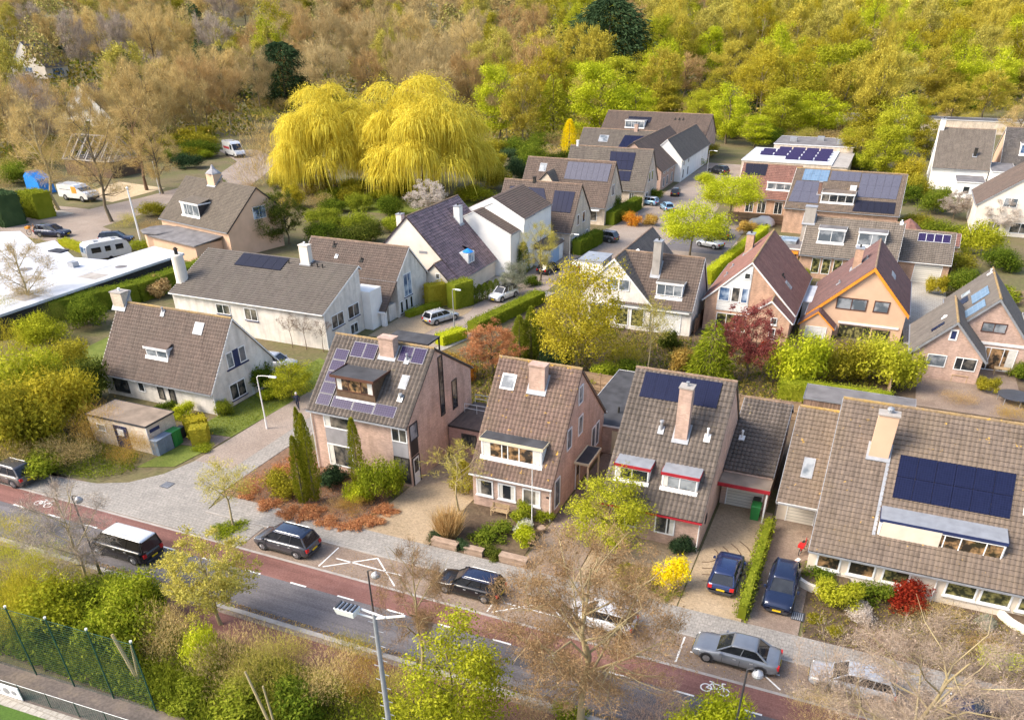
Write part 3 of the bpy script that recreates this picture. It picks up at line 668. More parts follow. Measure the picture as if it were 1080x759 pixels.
    def vent(s, x, y, h=.5, key='f', mat='lead', r=.07, base=True):
        pl = s.pl[key]; z = pl.z(x, y); m = MB().tube((x, y, z-.1), (x, y, z+h), r, r, 8); m.tube((x, y, z+h), (x, y, z+h+.1), r*1.6, r*1.3, 8)
        if base: q = [(x-.22, y-.22), (x+.22, y-.22), (x+.22, y+.22), (x-.22, y+.22)]; m.hexa([pl.at(a, b, 0) for a, b in q], [pl.at(a, b, .12) for a, b in q])
        return s.part(m, 'vent_pipe', mat)
    def onroof(s, q, h0, h1, name, mat, key='f', parent=None):
        pl = s.pl[key]; return s.part(MB().hexa([pl.at(x, y, h0) for x, y in q], [pl.at(x, y, h1) for x, y in q]), name, mat, parent)
    def skylight(s, x0, x1, y0, y1, key='f', frame='lead', glass='glass_pale'):
        q = [(x0, y0), (x1, y0), (x1, y1), (x0, y1)]; o = s.onroof(q, 0, .1, 'skylight', frame, key); e = .09
        s.onroof([(x0+e, y0+e), (x1-e, y0+e), (x1-e, y1-e), (x0+e, y1-e)], .05, .115, 'pane', glass, key, o); return o
    def solar(s, q, cols, rows, mat='solar_blue', key='f', gap=.03, frame=None, skip=()):
        """q: four (x, y) corners on the roof: lower left, lower right, upper right, upper left"""
        pl = s.pl[key]; q = [Vector((*p, 0)) for p in q]
        bl = lambda u, v: q[0]*(1-u)*(1-v)+q[1]*u*(1-v)+q[2]*u*v+q[3]*(1-u)*v
        gu = gap/max(.1, (q[1]-q[0]).length); gv = gap/max(.1, (q[3]-q[0]).length)
        for i in range(cols):
            for j in range(rows):
                if (i, j) in skip: continue
                c = [bl(i/cols+gu*.5, j/rows+gv*.5), bl((i+1)/cols-gu*.5, j/rows+gv*.5), bl((i+1)/cols-gu*.5, (j+1)/rows-gv*.5), bl(i/cols+gu*.5, (j+1)/rows-gv*.5)]
                if (c[1]-c[0]).cross(c[3]-c[0]).z < 0: c.reverse()
                m = MB().hexa([pl.at(p.x, p.y, .06) for p in c], [pl.at(p.x, p.y, .115) for p in c])
                o = s.part(m, 'solar_panel', mat)
                if frame:
                    fr = MB(); cc = sum(c, Vector())/4
                    for k in range(4):
                        a, b = c[k], c[(k+1) % 4]; w = .035
                        a2 = a+(cc-a).normalized()*w*1.4; b2 = b+(cc-b).normalized()*w*1.4
                        fr.hexa([pl.at(p.x, p.y, .11) for p in (a, b, b2, a2)], [pl.at(p.x, p.y, .122) for p in (a, b, b2, a2)])
                    s.part(fr, 'panel_frame', frame, o)
    def dormer(s, x0, x1, yf, zb, zt, n=2, cheek='white_paint', roof='bitumen', fascia='white_paint', frame='white_frame', glass='glass', key='f', split=None, curtain=0, wz=None, over=.1, wins=True, slope=0, apron='white_paint'):
        """flat-roofed dormer on a slope that rises toward +y"""
        pl = s.pl[key]; y = yf; xc = (x0+x1)/2
        while pl.z(xc, y) < zt+.02 and y < yf+12: y += .04
        zlo = pl.z(xc, yf)-.12
        d = s.part(MB().prism([(x0, yf, zlo), (x0, yf, zt), (x0, y, zt)], (x1-x0, 0, 0)), 'dormer', cheek)
        r = MB(); o = over
        r.hexa([(x0-o*.6, yf-o, zt+.003), (x1+o*.6, yf-o, zt+.003), (x1+o*.6, y+.1, zt+.003+slope), (x0-o*.6, y+.1, zt+.003+slope)], [(x0-o*.6, yf-o, zt+.1), (x1+o*.6, yf-o, zt+.1), (x1+o*.6, y+.1, zt+.12+slope), (x0-o*.6, y+.1, zt+.12+slope)])
        s.part(r, 'dormer_roof', roof, d)
        f = MB(); f.box(x0-o*.6-.02, x1+o*.6+.02, yf-o-.03, yf-o-.003, zt-.1, zt+.13)
        for xx in (x0-o*.6-.03, x1+o*.6+.003): f.box(xx, xx+.027, yf-o, y, zt-.06, zt+.13)
        s.part(f, 'fascia', fascia, d)
        if apron: s.part(MB().hexa([pl.at(x0-.05, yf-.22, .05), pl.at(x1+.05, yf-.22, .05), pl.at(x1+.05, yf-.01, .05), pl.at(x0-.05, yf-.01, .05)], [pl.at(x0-.05, yf-.22, .085), pl.at(x1+.05, yf-.22, .085), pl.at(x1+.05, yf-.01, .14), pl.at(x0-.05, yf-.01, .14)]), 'apron', apron, d)
        if wins:
            z0 = zb if wz is None else wz; w = .07; fr = MB(); u0, u1, z1 = x0+.06, x1-.06, zt-.12
            fr.box(u0, u1, yf-.05, yf+.02, z1-w, z1); fr.box(u0, u1, yf-.05, yf+.02, z0, z0+w); fr.box(u0, u0+w, yf-.05, yf+.02, z0+w, z1-w); fr.box(u1-w, u1, yf-.05, yf+.02, z0+w, z1-w)
            for i in range(1, n):
                c = u0+(u1-u0)*(split[i-1] if split else i/n); fr.box(c-w*.5, c+w*.5, yf-.046, yf+.02, z0+w, z1-w)
            s.part(fr, 'window_frame', frame, d); s.part(MB().box(u0+w*.8, u1-w*.8, yf-.02, yf+.015, z0+w*.8, z1-w*.8), 'pane', glass, d)
            if curtain:
                c = MB(); k = (u1-u0)*.13
                if curtain & 1: c.box(u0+w, u0+w+k, yf-.028, yf-.021, z0+w, z1-w)
                if curtain & 2: c.box(u1-w-k, u1-w, yf-.028, yf-.021, z0+w, z1-w)
                if curtain & 4: c.box(u0+w+.05, u0+(u1-u0)*.46, yf-.028, yf-.021, z0+w+.05, z1-w-.02)
                s.part(c, 'curtain', 'curtain', d)
        return d
    def flat(s, x0, x1, y0, y1, zt, wall, roof, edge='white_paint', z0=0, name='flat_roof', eh=.12, ov=.12):
        s.part(MB().box(x0, x1, y0, y1, z0, zt-.1), 'wall', wall)
        r = s.part(MB().box(x0-ov, x1+ov, y0-ov, y1+ov, zt-.1+.002, zt), name, roof); f = MB(); o = ov+.03
        f.box(x0-o, x1+o, y0-o, y0-ov-.002, zt-eh, zt+.04); f.box(x0-o, x1+o, y1+ov+.002, y1+o, zt-eh, zt+.04); f.box(x0-o, x0-ov-.002, y0-ov, y1+ov, zt-eh, zt+.04); f.box(x1+ov+.002, x1+o, y0-ov, y1+ov, zt-eh, zt+.04)
        s.part(f, 'fascia', edge, r); return r

# ------------------------------------------------------------------ vehicles
def paint(name, c, metal=.3, rough=.25):
    if name in MATS: return name
    m, nt, out = newmat(name); bsdf(nt, out, ramp(nt, noise(nt, 2.5, 3), [(.3, mul(c, .92)), (.7, mul(c, 1.06))]), rough, metal, .5, coat=.6); MATS[name] = m; return name
def loft(mb, secs, closed=True):
    n = len(secs[0]); o = len(mb.v); vs = [p for s in secs for p in s]; fs = []
    for k in range(len(secs)-1):
        for i in range(n if closed else n-1): fs.append((k*n+i, k*n+(i+1) % n, (k+1)*n+(i+1) % n, (k+1)*n+i))
    fs += [tuple(range(n-1, -1, -1)), tuple(range((len(secs)-1)*n, len(secs)*n))]
    return mb.add(vs, fs)
CARTYPES = {  # L, W, H, belt, bonnet height, then fractions from the nose: screen foot, roof front, roof rear, tail foot, deck height
    'hatch': (4.3, 1.80, 1.48, .92, .82, .25, .43, .86, .965, .90), 'estate': (4.6, 1.82, 1.50, .93, .80, .26, .43, .90, .975, .90), 'mpv': (4.5, 1.84, 1.66, .98, .86, .17, .38, .90, .975, .95),
    'suv': (4.6, 1.88, 1.68, 1.02, .96, .24, .41, .88, .97, 1.0), 'sedan': (4.85, 1.86, 1.46, .92, .80, .27, .44, .72, .86, .93), 'van': (5.3, 1.98, 1.98, 1.12, 1.02, .14, .31, .965, .99, 1.1), 'roadster': (4.0, 1.75, 1.25, .88, .78, .33, .45, .58, .68, .88)}
def car(kind, x, y, ang, colour, label, roof=None, group=None, cat='car', name='parked_car', rails=False, scale=1., plates=True, glassy=False, panel=False):
    L, W, H, belt, hood, fs_, rf, rr, rt, deck = CARTYPES[kind]
    root = empty(name, (0, 0, 0), label, cat, group); root['spun'] = 1
    X = lambda f: L*(.5-f); w = W/2
    st = [(0, .72, hood*.62, .42), (.012, .84, hood*.80, .30), (.05, .93, hood*.93, .22), (.12, .98, hood*.98, .2), (fs_*.9, 1, hood*1.03, .2), (fs_+.04, 1, belt, .2), (.5, 1, belt+.01, .2), (rr-.05, 1, belt+.03, .2), (max(rt-.02, .9), .99, max(deck, belt) if kind != 'sedan' else deck, .22), (.965, .95, deck*.97, .26), (.99, .88, deck*.86, .34), (1., .78, deck*.62, .42)]
    secs = []
    for f, ww, zt, zb in st:
        a = w*ww; half = [(a*.90, zb), (a, zb+.14), (a*1.0, zb+(zt-zb)*.55), (a*.975, zt-.09), (a*.90, zt-.015), (a*.6, zt+.012)]
        secs.append([(X(f), q, z) for q, z in half]+[(X(f), -q, z) for q, z in reversed(half)])
    b = MB(); loft(b, secs); pm = colour
    body = b.build('body', pm, root, smooth=True)
    for q_ in (-1, 1):
        sm = MB()
        for fx in ((fs_+.09, .56) if kind in ('sedan', 'hatch', 'roadster') else (fs_+.09, .53, .74)): sm.box(X(fx)-.011, X(fx)+.011, q_*(w+.002)-.006, q_*(w+.002)+.006, .34, belt-.2)
        sm.box(X(.86), X(.16), q_*(w-.004)-.012, q_*(w-.004)+.012, .22, .31); sm.build('door_seam', 'soot', root)
        for fx in ((.53,) if kind == 'roadster' else (.5, .69)): MB().box(X(fx)-.09, X(fx)+.09, q_*(w-.012)-.025, q_*(w-.012)+.025, belt-.22, belt-.18).build('handle', 'grey_metal', root)
    bw, rw, bz = w*.90, w*.70, belt-.03
    def ring(f, q, z): return [(X(f), q, z), (X(f), -q, z)]
    gb = [(X(rt), -bw*.93, bz), (X(fs_), -bw*.88, bz-.03), (X(fs_), bw*.88, bz-.03), (X(rt), bw*.93, bz)]
    gt = [(X(rr), -rw*.97, H-.06), (X(rf), -rw*.95, H-.07), (X(rf), rw*.95, H-.07), (X(rr), rw*.97, H-.06)]
    if kind != 'roadster':
        MB().hexa(gb, gt).build('windows', 'car_glass', root)
        rp = MB(); xs = [X(rf)+.05, X(rf)-.12, X((rf+rr)/2), X(rr)+.15, X(rr)-.04]; hs = [-.075, -.02, .0, -.015, -.06]
        rs = []
        for xx, hh in zip(xs, hs):
            half = [(rw*1.03, H+hh-.06), (rw*.97, H+hh-.012), (rw*.72, H+hh+.008), (rw*.3, H+hh+.018)]
            rs.append([(xx, q, z) for q, z in half]+[(xx, -q, z) for q, z in reversed(half)])
        loft(rp, rs); rp.build('roof', roof or pm, root, smooth=True)
        lerp = lambda a, c, t: tuple(a[i]+(c[i]-a[i])*t for i in range(3)); out = lambda q: (q[0], q[1]*1.01, q[2]+.004)
        for i in range(4): MB().tube(out(gb[i]), out(gt[i]), .05 if i in (1, 2) else .07, .05, 6).build('pillar', pm, root)
        for sgn in (0, 1):
            i0, i1 = (0, 1) if sgn == 0 else (3, 2)
            for t in ([.52] if kind in ('sedan', 'hatch') else [.36, .66]): MB().tube(out(lerp(gb[i0], gb[i1], t)), out(lerp(gt[i0], gt[i1], t*.96)), .035, .03, 5).build('pillar', pm, root)
            if panel:
                q0, q1 = (.02, .6); s_ = -1 if sgn == 0 else 1; off = lambda v: (v[0], v[1]+s_*.014, v[2])
                A, B_, C_, D_ = [off(v) for v in (lerp(gb[i0], gb[i1], q0), lerp(gb[i0], gb[i1], q1), lerp(gt[i0], gt[i1], q1), lerp(gt[i0], gt[i1], q0))]
                (MB().quad(A, B_, C_, D_) if s_ < 0 else MB().quad(D_, C_, B_, A)).build('side_panel', pm, root)
    else:
        MB().hexa([(X(rt), -bw*.8, bz-.05), (X(fs_+.1), -bw*.8, bz-.05), (X(fs_+.1), bw*.8, bz-.05), (X(rt), bw*.8, bz-.05)], [(X(rt), -bw*.8, bz+.06), (X(fs_+.1), -bw*.8, bz+.06), (X(fs_+.1), bw*.8, bz+.06), (X(rt), bw*.8, bz+.06)]).build('cabin', 'soot', root)
        MB().hexa([(X(fs_+.03), -bw*.85, bz), (X(fs_), -bw*.85, bz), (X(fs_), bw*.85, bz), (X(fs_+.03), bw*.85, bz)], [(X(rf)-.03, -rw, H), (X(rf), -rw, H), (X(rf), rw, H), (X(rf)-.03, rw, H)]).build('windscreen', 'car_glass', root)
        for q in (-.36, .36): MB().box(X(rr)-.1, X(rr)+.1, q-.22, q+.22, .6, 1.12).build('seat', 'dark_metal', root)
    if rails:
        for q in (-1, 1):
            r = MB(); xs = [X(rf)-.2, X((rf+rr)/2), X(rr)+.12]; r.path([(xs[0], q*rw*.9, H-.0), (xs[0]-.1, q*rw*.9, H+.055), (xs[2]+.1, q*rw*.9, H+.055), (xs[2], q*rw*.9, H-.0)], .025, 5); r.build('roof_rail', 'grey_metal', root)
    wr = .33 if kind not in ('suv', 'van') else .37
    for f in (.185, .80):
        for q in (-1, 1):
            t = MB().tube((X(f), q*(w-.2), wr), (X(f), q*(w+.012), wr), wr, wr, 18).build('wheel', 'tyre', root); rm = MB().tube((X(f), q*(w-.1), wr), (X(f), q*(w+.02), wr), wr*.66, wr*.62, 14)
            for k in range(5): a = k*PI*.4; rm.tube((X(f), q*(w+.022), wr), (X(f)+math.cos(a)*wr*.6, q*(w+.022), wr+math.sin(a)*wr*.6), .035, .03, 4)
            rm.build('rim', 'rim', t)
            ar = MB(); pts = [(X(f)+math.cos(a)*(wr+.045), q*(w+.004), wr+math.sin(a)*(wr+.045)) for a in np.linspace(-.15, PI+.15, 9)]; ar.path(pts, .035, 4); ar.build('wheel_arch', 'dark_metal', root)
    for q in (-1, 1):
        h = MB().hexa([(X(.05), q*w*.62-.18, hood*.74), (X(.012), q*w*.62-.18, hood*.70), (X(.02), q*w*.62+.2, hood*.70), (X(.06), q*w*.62+.2, hood*.74)], [(X(.055), q*w*.62-.18, hood*.90), (X(.02), q*w*.62-.18, hood*.84), (X(.03), q*w*.62+.2, hood*.84), (X(.065), q*w*.62+.2, hood*.90)]); h.build('headlight', 'lamp_glass', root)
        MB().box(X(.999), X(.955), q*w*.76-.13, q*w*.76+.13, deck*.66, deck*.9).build('taillight', 'red_paint', root)
        mx = X(fs_+.07); MB().hexa([(mx-.09, q*(w+.08)-.09, belt-.02), (mx+.07, q*(w+.08)-.07, belt-.02), (mx+.07, q*(w+.08)+.07, belt-.02), (mx-.09, q*(w+.08)+.09, belt-.02)], [(mx-.07, q*(w+.08)-.08, belt+.13), (mx+.04, q*(w+.08)-.06, belt+.13), (mx+.04, q*(w+.08)+.06, belt+.13), (mx-.07, q*(w+.08)+.08, belt+.13)]).build('mirror', pm, root)
    bp = MB(); bp.box(X(.995), X(1.0)-.015, -w*.76, w*.76, .28, .46); bp.box(X(0)-.01, X(.01)+.012, -w*.66, w*.66, .26, .42); bp.build('bumper', 'dark_metal', root)
    if plates:
        MB().box(X(1)-.03, X(1)-.012, -.26, .26, .52, .64).build('number_plate', 'yellow_plate', root); MB().box(X(0)+.014, X(0)+.03, -.26, .26, .36, .48).build('number_plate', 'yellow_plate', root)
        MB().box(X(0)-.02, X(0)+.012, -w*.45, w*.45, .44, hood*.62).build('grille', 'soot', root)
    root.location = (x, y, terrain(x, y)+.02); root.rotation_euler = (0, 0, ang); root.scale = (scale,)*3
    return root
# ------------------------------------------------------------------ the setting
def sheet(name, pts, z, mat, thick=0, kind='structure', label=None):
    m = MB()
    if thick: m.prism([(x, y, z) for x, y in pts], (0, 0, -thick))
    else:
        a = sum(pts[i][0]*pts[(i+1) % len(pts)][1]-pts[(i+1) % len(pts)][0]*pts[i][1] for i in range(len(pts)))
        m.quad(*[(x, y, z) for x, y in (pts if a > 0 else pts[::-1])])
    o = m.build(name, mat); o['kind'] = kind
    if label: o['label'] = label
    return o
def rect(x0, x1, y0, y1): return [(x0, y0), (x1, y0), (x1, y1), (x0, y1)]
gx = list(range(-1800, -300, 60))+list(range(-300, 160, 10))+list(range(160, 1200, 60)); gy = list(range(-60, 520, 10))+list(range(520, 2200, 60))
gm = MB(); gm.v = [(x, y, terrain(x, y)) for y in gy for x in gx]; w_ = len(gx)
gm.f = [(j*w_+i, j*w_+i+1, (j+1)*w_+i+1, (j+1)*w_+i) for j in range(len(gy)-1) for i in range(w_-1)]
g = gm.build('ground', 'earth', smooth=True); g['kind'] = 'structure'
# the main street, running along x
sheet('road', rect(-160, 90, 29.3, 33.0), .012, 'asphalt')
sheet('bicycle_lane', rect(-160, 90, 32.95, 34.85), .016, 'asphalt_red')
sheet('parking_strip', rect(-160, 90, 35.05, 37.8), .02, 'pavers_brown')
sheet('kerb', rect(-160, 90, 34.85, 35.05), .026, 'concrete', .02)
sheet('kerb', rect(-160, 90, 28.95, 29.3), .10, 'concrete', .1)
sheet('cycle_path', rect(-40, 30, 26.6, 28.6), .03, 'asphalt_red', .02)
sheet('verge', rect(-160, 90, 20.4, 26.6), .012, 'soil')
sheet('verge', rect(-160, 90, 28.6, 28.95), .05, 'pavers_brown', .05)
sheet('pavement', rect(-42.3, 90, 37.9, 40.35), .09, 'pavers_grey', .09)
sheet('kerb', rect(-42.3, 90, 37.8, 37.9), .10, 'concrete', .1)
sheet('junction', [(-56, 35.1), (-36.8, 35.1), (-36.8, 37.8), (-42.3, 37.9), (-43.0, 40.4), (-43.1, 44), (-48.8, 44), (-49.6, 41.2), (-51.2, 39), (-53.4, 37.9), (-58, 37.2), (-61, 36.8), (-61, 35.1)], .05, 'pavers_grey', .04)
sheet('side_street', [(-48.9, 44), (-45.0, 44), (-44.9, 58), (-43.6, 72), (-41.7, 80), (-38.9, 100), (-38.6, 112), (-44.6, 112), (-44.8, 95), (-46.2, 84), (-48.6, 66)], .024, 'pavers_street')
sheet('side_street', [(-44.6, 112), (-16, 112), (-17, 122), (-20, 138), (-22.5, 156), (-27.5, 156), (-30, 196), (-31, 214), (-40.6, 214), (-41.4, 150), (-42.6, 130)], .028, 'pavers_street')
sheet('parking_bays', rect(-30, -20, 128, 146), .034, 'asphalt')
sheet('pavement', [(-44.9, 41.5), (-43.2, 41.5), (-43.0, 58), (-44.2, 58)], .06, 'pavers_grey', .05)
sheet('pavement', [(-43.4, 72), (-42.1, 72), (-40.3, 80), (-37.4, 100), (-38.8, 100), (-41.6, 80)], .07, 'tiles_pale', .06)
sheet('pavement', rect(-46.5, -42.6, 40.2, 60), .018, 'pavers_grey')
# left-hand street behind the white roofed building
sheet('back_street', [(-160, 104), (-138, 96.5), (-112, 93), (-108, 99), (-125, 106), (-127.5, 126), (-124, 143), (-132, 160), (-142, 178), (-158, 190), (-168, 186), (-150, 172), (-139, 150), (-138, 128), (-139, 116), (-160, 116)], .02, 'pavers_street')
sheet('pavement', [(-160, 112.5), (-139, 109), (-138.2, 112), (-160, 116.5)], .08, 'tiles_pale', .07)
sheet('sand_yard', [(-152, 124), (-140, 122.6), (-141, 138), (-156, 140)], .03, 'sand')
for i, (x0, x1, y0, y1) in enumerate(((-38, -33.5, 29.9, 31.2), (-14, -12.2, 31.4, 32.8), (4, 9, 30.0, 31.0), (-52, -50.5, 31.0, 32.6))): sheet('road_patch', rect(x0, x1, y0, y1), .0145, 'asphalt_patch')
# road paint
mk = MB()
for k in range(-26, 14):
    x = k*3.72-1.1; mk.box(x, x+1.25, 32.9, 33.03, .018, .0215)

o = mk.build('road_markings', 'road_paint'); o['kind'] = 'structure'
mk = MB()
def stripe(m, p, q, w=.1, z=.0235):
    a, b = Vector((*p, 0)), Vector((*q, 0)); d = (b-a).normalized(); n = Vector((-d.y, d.x, 0))*w/2
    m.hexa([a-n+Vector((0, 0, z)), b-n+Vector((0, 0, z)), b+n+Vector((0, 0, z)), a+n+Vector((0, 0, z))], [a-n+Vector((0, 0, z+.003)), b-n+Vector((0, 0, z+.003)), b+n+Vector((0, 0, z+.003)), a+n+Vector((0, 0, z+.003))])
for x in (-30.2, -17.4, -5.2, 14.2):
    stripe(mk, (x, 35.25), (x, 37.7)); stripe(mk, (x+.3, 35.3), (x+3.3, 37.65)) if x in (-30.2, -17.4) else None; stripe(mk, (x+.6, 36.5), (x+5.8, 36.5)); stripe(mk, (x+3.3, 37.6), (x+6.0, 35.3))
o = mk.build('parking_markings', 'road_paint'); o['kind'] = 'structure'
def cycle_sign(x, y, s):
    m = MB(); z = .0195; R_ = .30*s
    for cx_ in (-.5*s, .5*s):
        pts = [(x+cx_+R_*math.cos(a), y+R_*math.sin(a)) for a in np.linspace(0, 2*PI, 15)]
        for p, q in zip(pts[:-1], pts[1:]): stripe(m, p, q, .075, z)
    P_ = lambda u, v: (x+u*s, y+v*s)
    for p, q in (((-.5, 0), (-.22, .46)), ((-.22, .46), (.3, .46)), ((-.5, 0), (.02, .0)), ((.02, 0), (.3, .46)), ((.02, 0), (-.28, .56)), ((-.42, .56), (-.16, .56)), ((.5, 0), (.28, .64)), ((.28, .64), (.48, .66))): stripe(m, P_(*p), P_(*q), .075, z+.0035)
    o = m.build('bicycle_symbol', 'road_paint'); o['kind'] = 'structure'
cycle_sign(-2.6, 33.9, 1.0); cycle_sign(-54.8, 33.9, 1.0)
# plots behind the pavement
sheet('front_garden', [(-43.2, 40.4), (-30.4, 40.4), (-30.4, 47.2), (-43.0, 50)], .05, 'mulch', .04)
sheet('driveway', [(-30.2, 40.4), (-24.4, 40.4), (-24.0, 53.4), (-29.3, 53.4)], .055, 'pavers_tan', .04)
sheet('front_garden', rect(-24.3, -17.6, 40.4, 46.8), .05, 'soil', .04)
sheet('driveway', [(-17.4, 40.4), (-13.4, 40.4), (-14.0, 58.6), (-17.2, 58.6)], .055, 'pavers_brown', .04)
sheet('front_garden', rect(-13.4, -6.4, 40.4, 47.1), .045, 'pavers_tan', .04)
sheet('driveway', rect(-6.3, -2.3, 40.4, 54.2), .055, 'pavers_tan', .04)
sheet('driveway', rect(-1.9, 1.15, 40.4, 53.8), .055, 'pavers_brown', .04)
sheet('front_garden', [(1.4, 40.4), (40, 40.4), (40, 47.3), (1.2, 47.3), (1.15, 44)], .05, 'soil', .04)
sheet('lawn', [(-53.2, 48.2), (-49.0, 48.8), (-48.3, 66), (-52.9, 68)], .045, 'lawn', .03); sheet('lawn', [(-52.6, 41.2), (-49.7, 42.5), (-49.2, 46.3), (-52.0, 45.8)], .045, 'lawn', .03)
sheet('driveway', [(-52.9, 45.8), (-49.1, 46.4), (-49.0, 48.7), (-53.2, 48.1)], .05, 'pavers_brown', .03)
sheet('driveway', [(-51.8, 76), (-46.4, 77), (-44.6, 88), (-45.0, 91), (-51.6, 84)], .04, 'pavers_tan', .03)
sheet('driveway', [(-47.5, 93.6), (-44.6, 93.6), (-44.5, 104.3), (-49.8, 104.3), (-46.1, 99)], .045, 'tiles_pale', .03)
sheet('rear_garden', rect(-38, 30, 58, 96), .008, 'soil'); sheet('lawn', rect(-31, -25.5, 62, 71), .02, 'lawn')
sheet('lawn', rect(8, 34, 66, 72), .02, 'lawn'); sheet('driveway', [(6.1, 97), (10.8, 97), (11, 124), (5.2, 124)], .03, 'tiles_pale')
sheet('terrace', rect(7.5, 17, 79.5, 92), .03, 'pavers_brown')
sheet('verge', [(-86, 37.4), (-60, 37.2), (-53.6, 38.1), (-52, 40.5), (-54, 43.4), (-86, 44)], .02, 'earth')
sheet('lawn', [(-78, 47), (-68, 50), (-68, 64), (-80, 66)], .02, 'lawn')
sheet('lawn', rect(-98, -72, 134, 150), .02, 'lawn')
# sports ground in the lower left corner
band_ = lambda a, b: [(-90, a-2.805), (-14, a+1.375), (-14, b+1.375), (-90, b-2.805)]
sheet('cinder_path', band_(18.1, 20.15), .03, 'path_cinder'); sheet('kerb', band_(17.5, 18.1), .06, 'tiles_pale', .05); sheet('sports_pitch', [(-90, -8), (-14, -8), (-14, 18.87), (-90, 14.69)], .035, 'turf')

# ------------------------------------------------------------------ houses
WF, DF, BF = 'white_frame', 'dark_frame', 'brown_frame'
# corner house on the left of the side street
h = House('brick_house', 'cream cottage with brown tiled roof and small white dormer behind the utility hut', -60, 56)
h.gable('x', -66.9, -53.3, 52, 60.9, 2.62, 2.8, 56.3, 8.0, 'brick_white', 'tile_brown', ridge='ridge_lichen')
h.window('f', 52, -65.8, -63.9, .45, 1.95, 1, DF); h.window('f', 52, -60.15, -59.4, .55, 2.0, 1, DF); h.window('f', 52, -58.75, -58.05, .3, 2.05, 1, DF); h.window('f', 52, -62.6, -61.8, .9, 1.9, 1, WF)
h.window('r', -53.3, 54.6, 55.5, 3.6, 5.1, 1, glass='glass_pale'); h.band('r', -53.3, 55.5, 56.35, 3.55, 5.1, 'navy'); h.window('r', -53.3, 56.35, 57.3, 3.6, 5.1, 1, glass='glass_pale')
h.band('r', -53.3, 54.4, 57.5, 3.42, 3.54, 'navy', 'sill', .1); h.window('r', -53.3, 54.2, 56.4, .5, 2.1, 2, sill='navy'); h.band('r', -53.3, 57.2, 57.5, .0, 2.0, 'white_paint', 'post')
h.dormer(-61.8, -59.1, 53.3, 3.75, 5.05, 2, glass='glass_pale', slope=.35, roof='tile_brown', over=.15); h.skylight(-57.1, -56.0, 55.0, 55.75, glass='zinc'); h.chimney(-67.4, -66.0, 55.8, 56.9, 6.5, 8.9, 'brick_cream', 'concrete', 1, potmat='white_paint'); h.vent(-61.2, 55.95, .5)
h.pipe(-53.2, 51.9, 0, 2.5, 'white_paint'); h.pipe(-66.8, 51.9, 0, 2.5, 'white_paint')
# big mono-pitch house behind it
h = House('brick_house', 'long cream house with one brown roof slope and a black solar strip', -64, 74)
h.gable('x', -74.8, -53.4, 70.4, 78.0, 4.26, 7.4, 77.95, 7.45, 'brick_white', 'tile_grey', ridge=None, gutter='white_paint', tiles=dict(amp=.02))
h.window('f', 70.4, -68.45, -66.45, 2.35, 3.5, 2, sill='navy'); h.window('f', 70.4, -64.4, -62.6, 2.1, 3.5, 2, sill='navy')
h.window('r', -53.4, 71.6, 74.0, 1.95, 3.45, 2, sill='navy'); h.window('r', -53.4, 74.9, 77.2, 2.05, 3.55, 2, sill='navy'); h.window('r', -53.4, 75.0, 76.6, .2, 1.4, 2)
h.solar([(-69.3, 75.6), (-62.6, 75.6), (-62.6, 77.7), (-69.3, 77.7)], 5, 1, 'solar_black'); h.part(MB().lathe((-74.6, 72.3, 4.2), [(.85, 0), (.72, .7), (.68, 3.7), (.6, 3.8)], 18), 'chimney', 'cream_render'); h.part(MB().lathe((-74.6, 72.3, 8.0), [(.2, 0), (.2, .5), (.3, .55), (.1, .8)], 10), 'chimney_pot', 'soot')
h.chimney(-60.6, -59.4, 77.0, 77.8, 6.6, 9.2, 'cream_render', 'cream_render', 1, potmat='white_paint')
for x in (-59.0, -58.2, -57.5, -62.2): h.vent(x, 76.9, .35, mat='soot', base=False)
h.pipe(-53.3, 70.3, 0, 4.1, 'white_paint'); h.part(MB().box(-55, -52.3, 78.05, 80.6, 0, 4.5), 'rear_wing', 'white_render')
# gabled white house with the covered entrance
h = House('brick_house', 'white gabled house with brown roof swept down over its entrance, behind the long cream house', -58, 86)
h.gable('x', -65.6, -51.6, 83.1, 90.4, 4.8, 4.0, 86.45, 7.75, 'brick_white', 'tile_brown', ov=.3, ridge='ridge_plain')
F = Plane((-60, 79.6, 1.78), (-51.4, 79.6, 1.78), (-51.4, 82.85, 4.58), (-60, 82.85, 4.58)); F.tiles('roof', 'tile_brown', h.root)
h.part(MB().box(-60, -52, 81.4, 83.1, 0, 1.9), 'wall', 'brick_white'); h.part(MB().box(-52.0, -51.5, 79.6, 80.1, 0, 1.75), 'post', 'white_paint'); h.part(MB().box(-60, -51.4, 79.35, 79.6, 1.6, 1.8), 'beam', 'white_paint')
h.window('r', -51.6, 84.6, 86.5, 2.1, 4.85, 2, glass='glass_blue', sill='navy')
for y in (83.4, 84.6, 85.8): h.window('r', -51.6, y, y+.7, .4, 1.9, 1, sill='navy')
h.vent(-61.8, 85.7, .5, mat='soot'); h.vent(-60.9, 84.6, .25, mat='white_paint'); h.vent(-57.2, 84.5, .3, mat='soot')
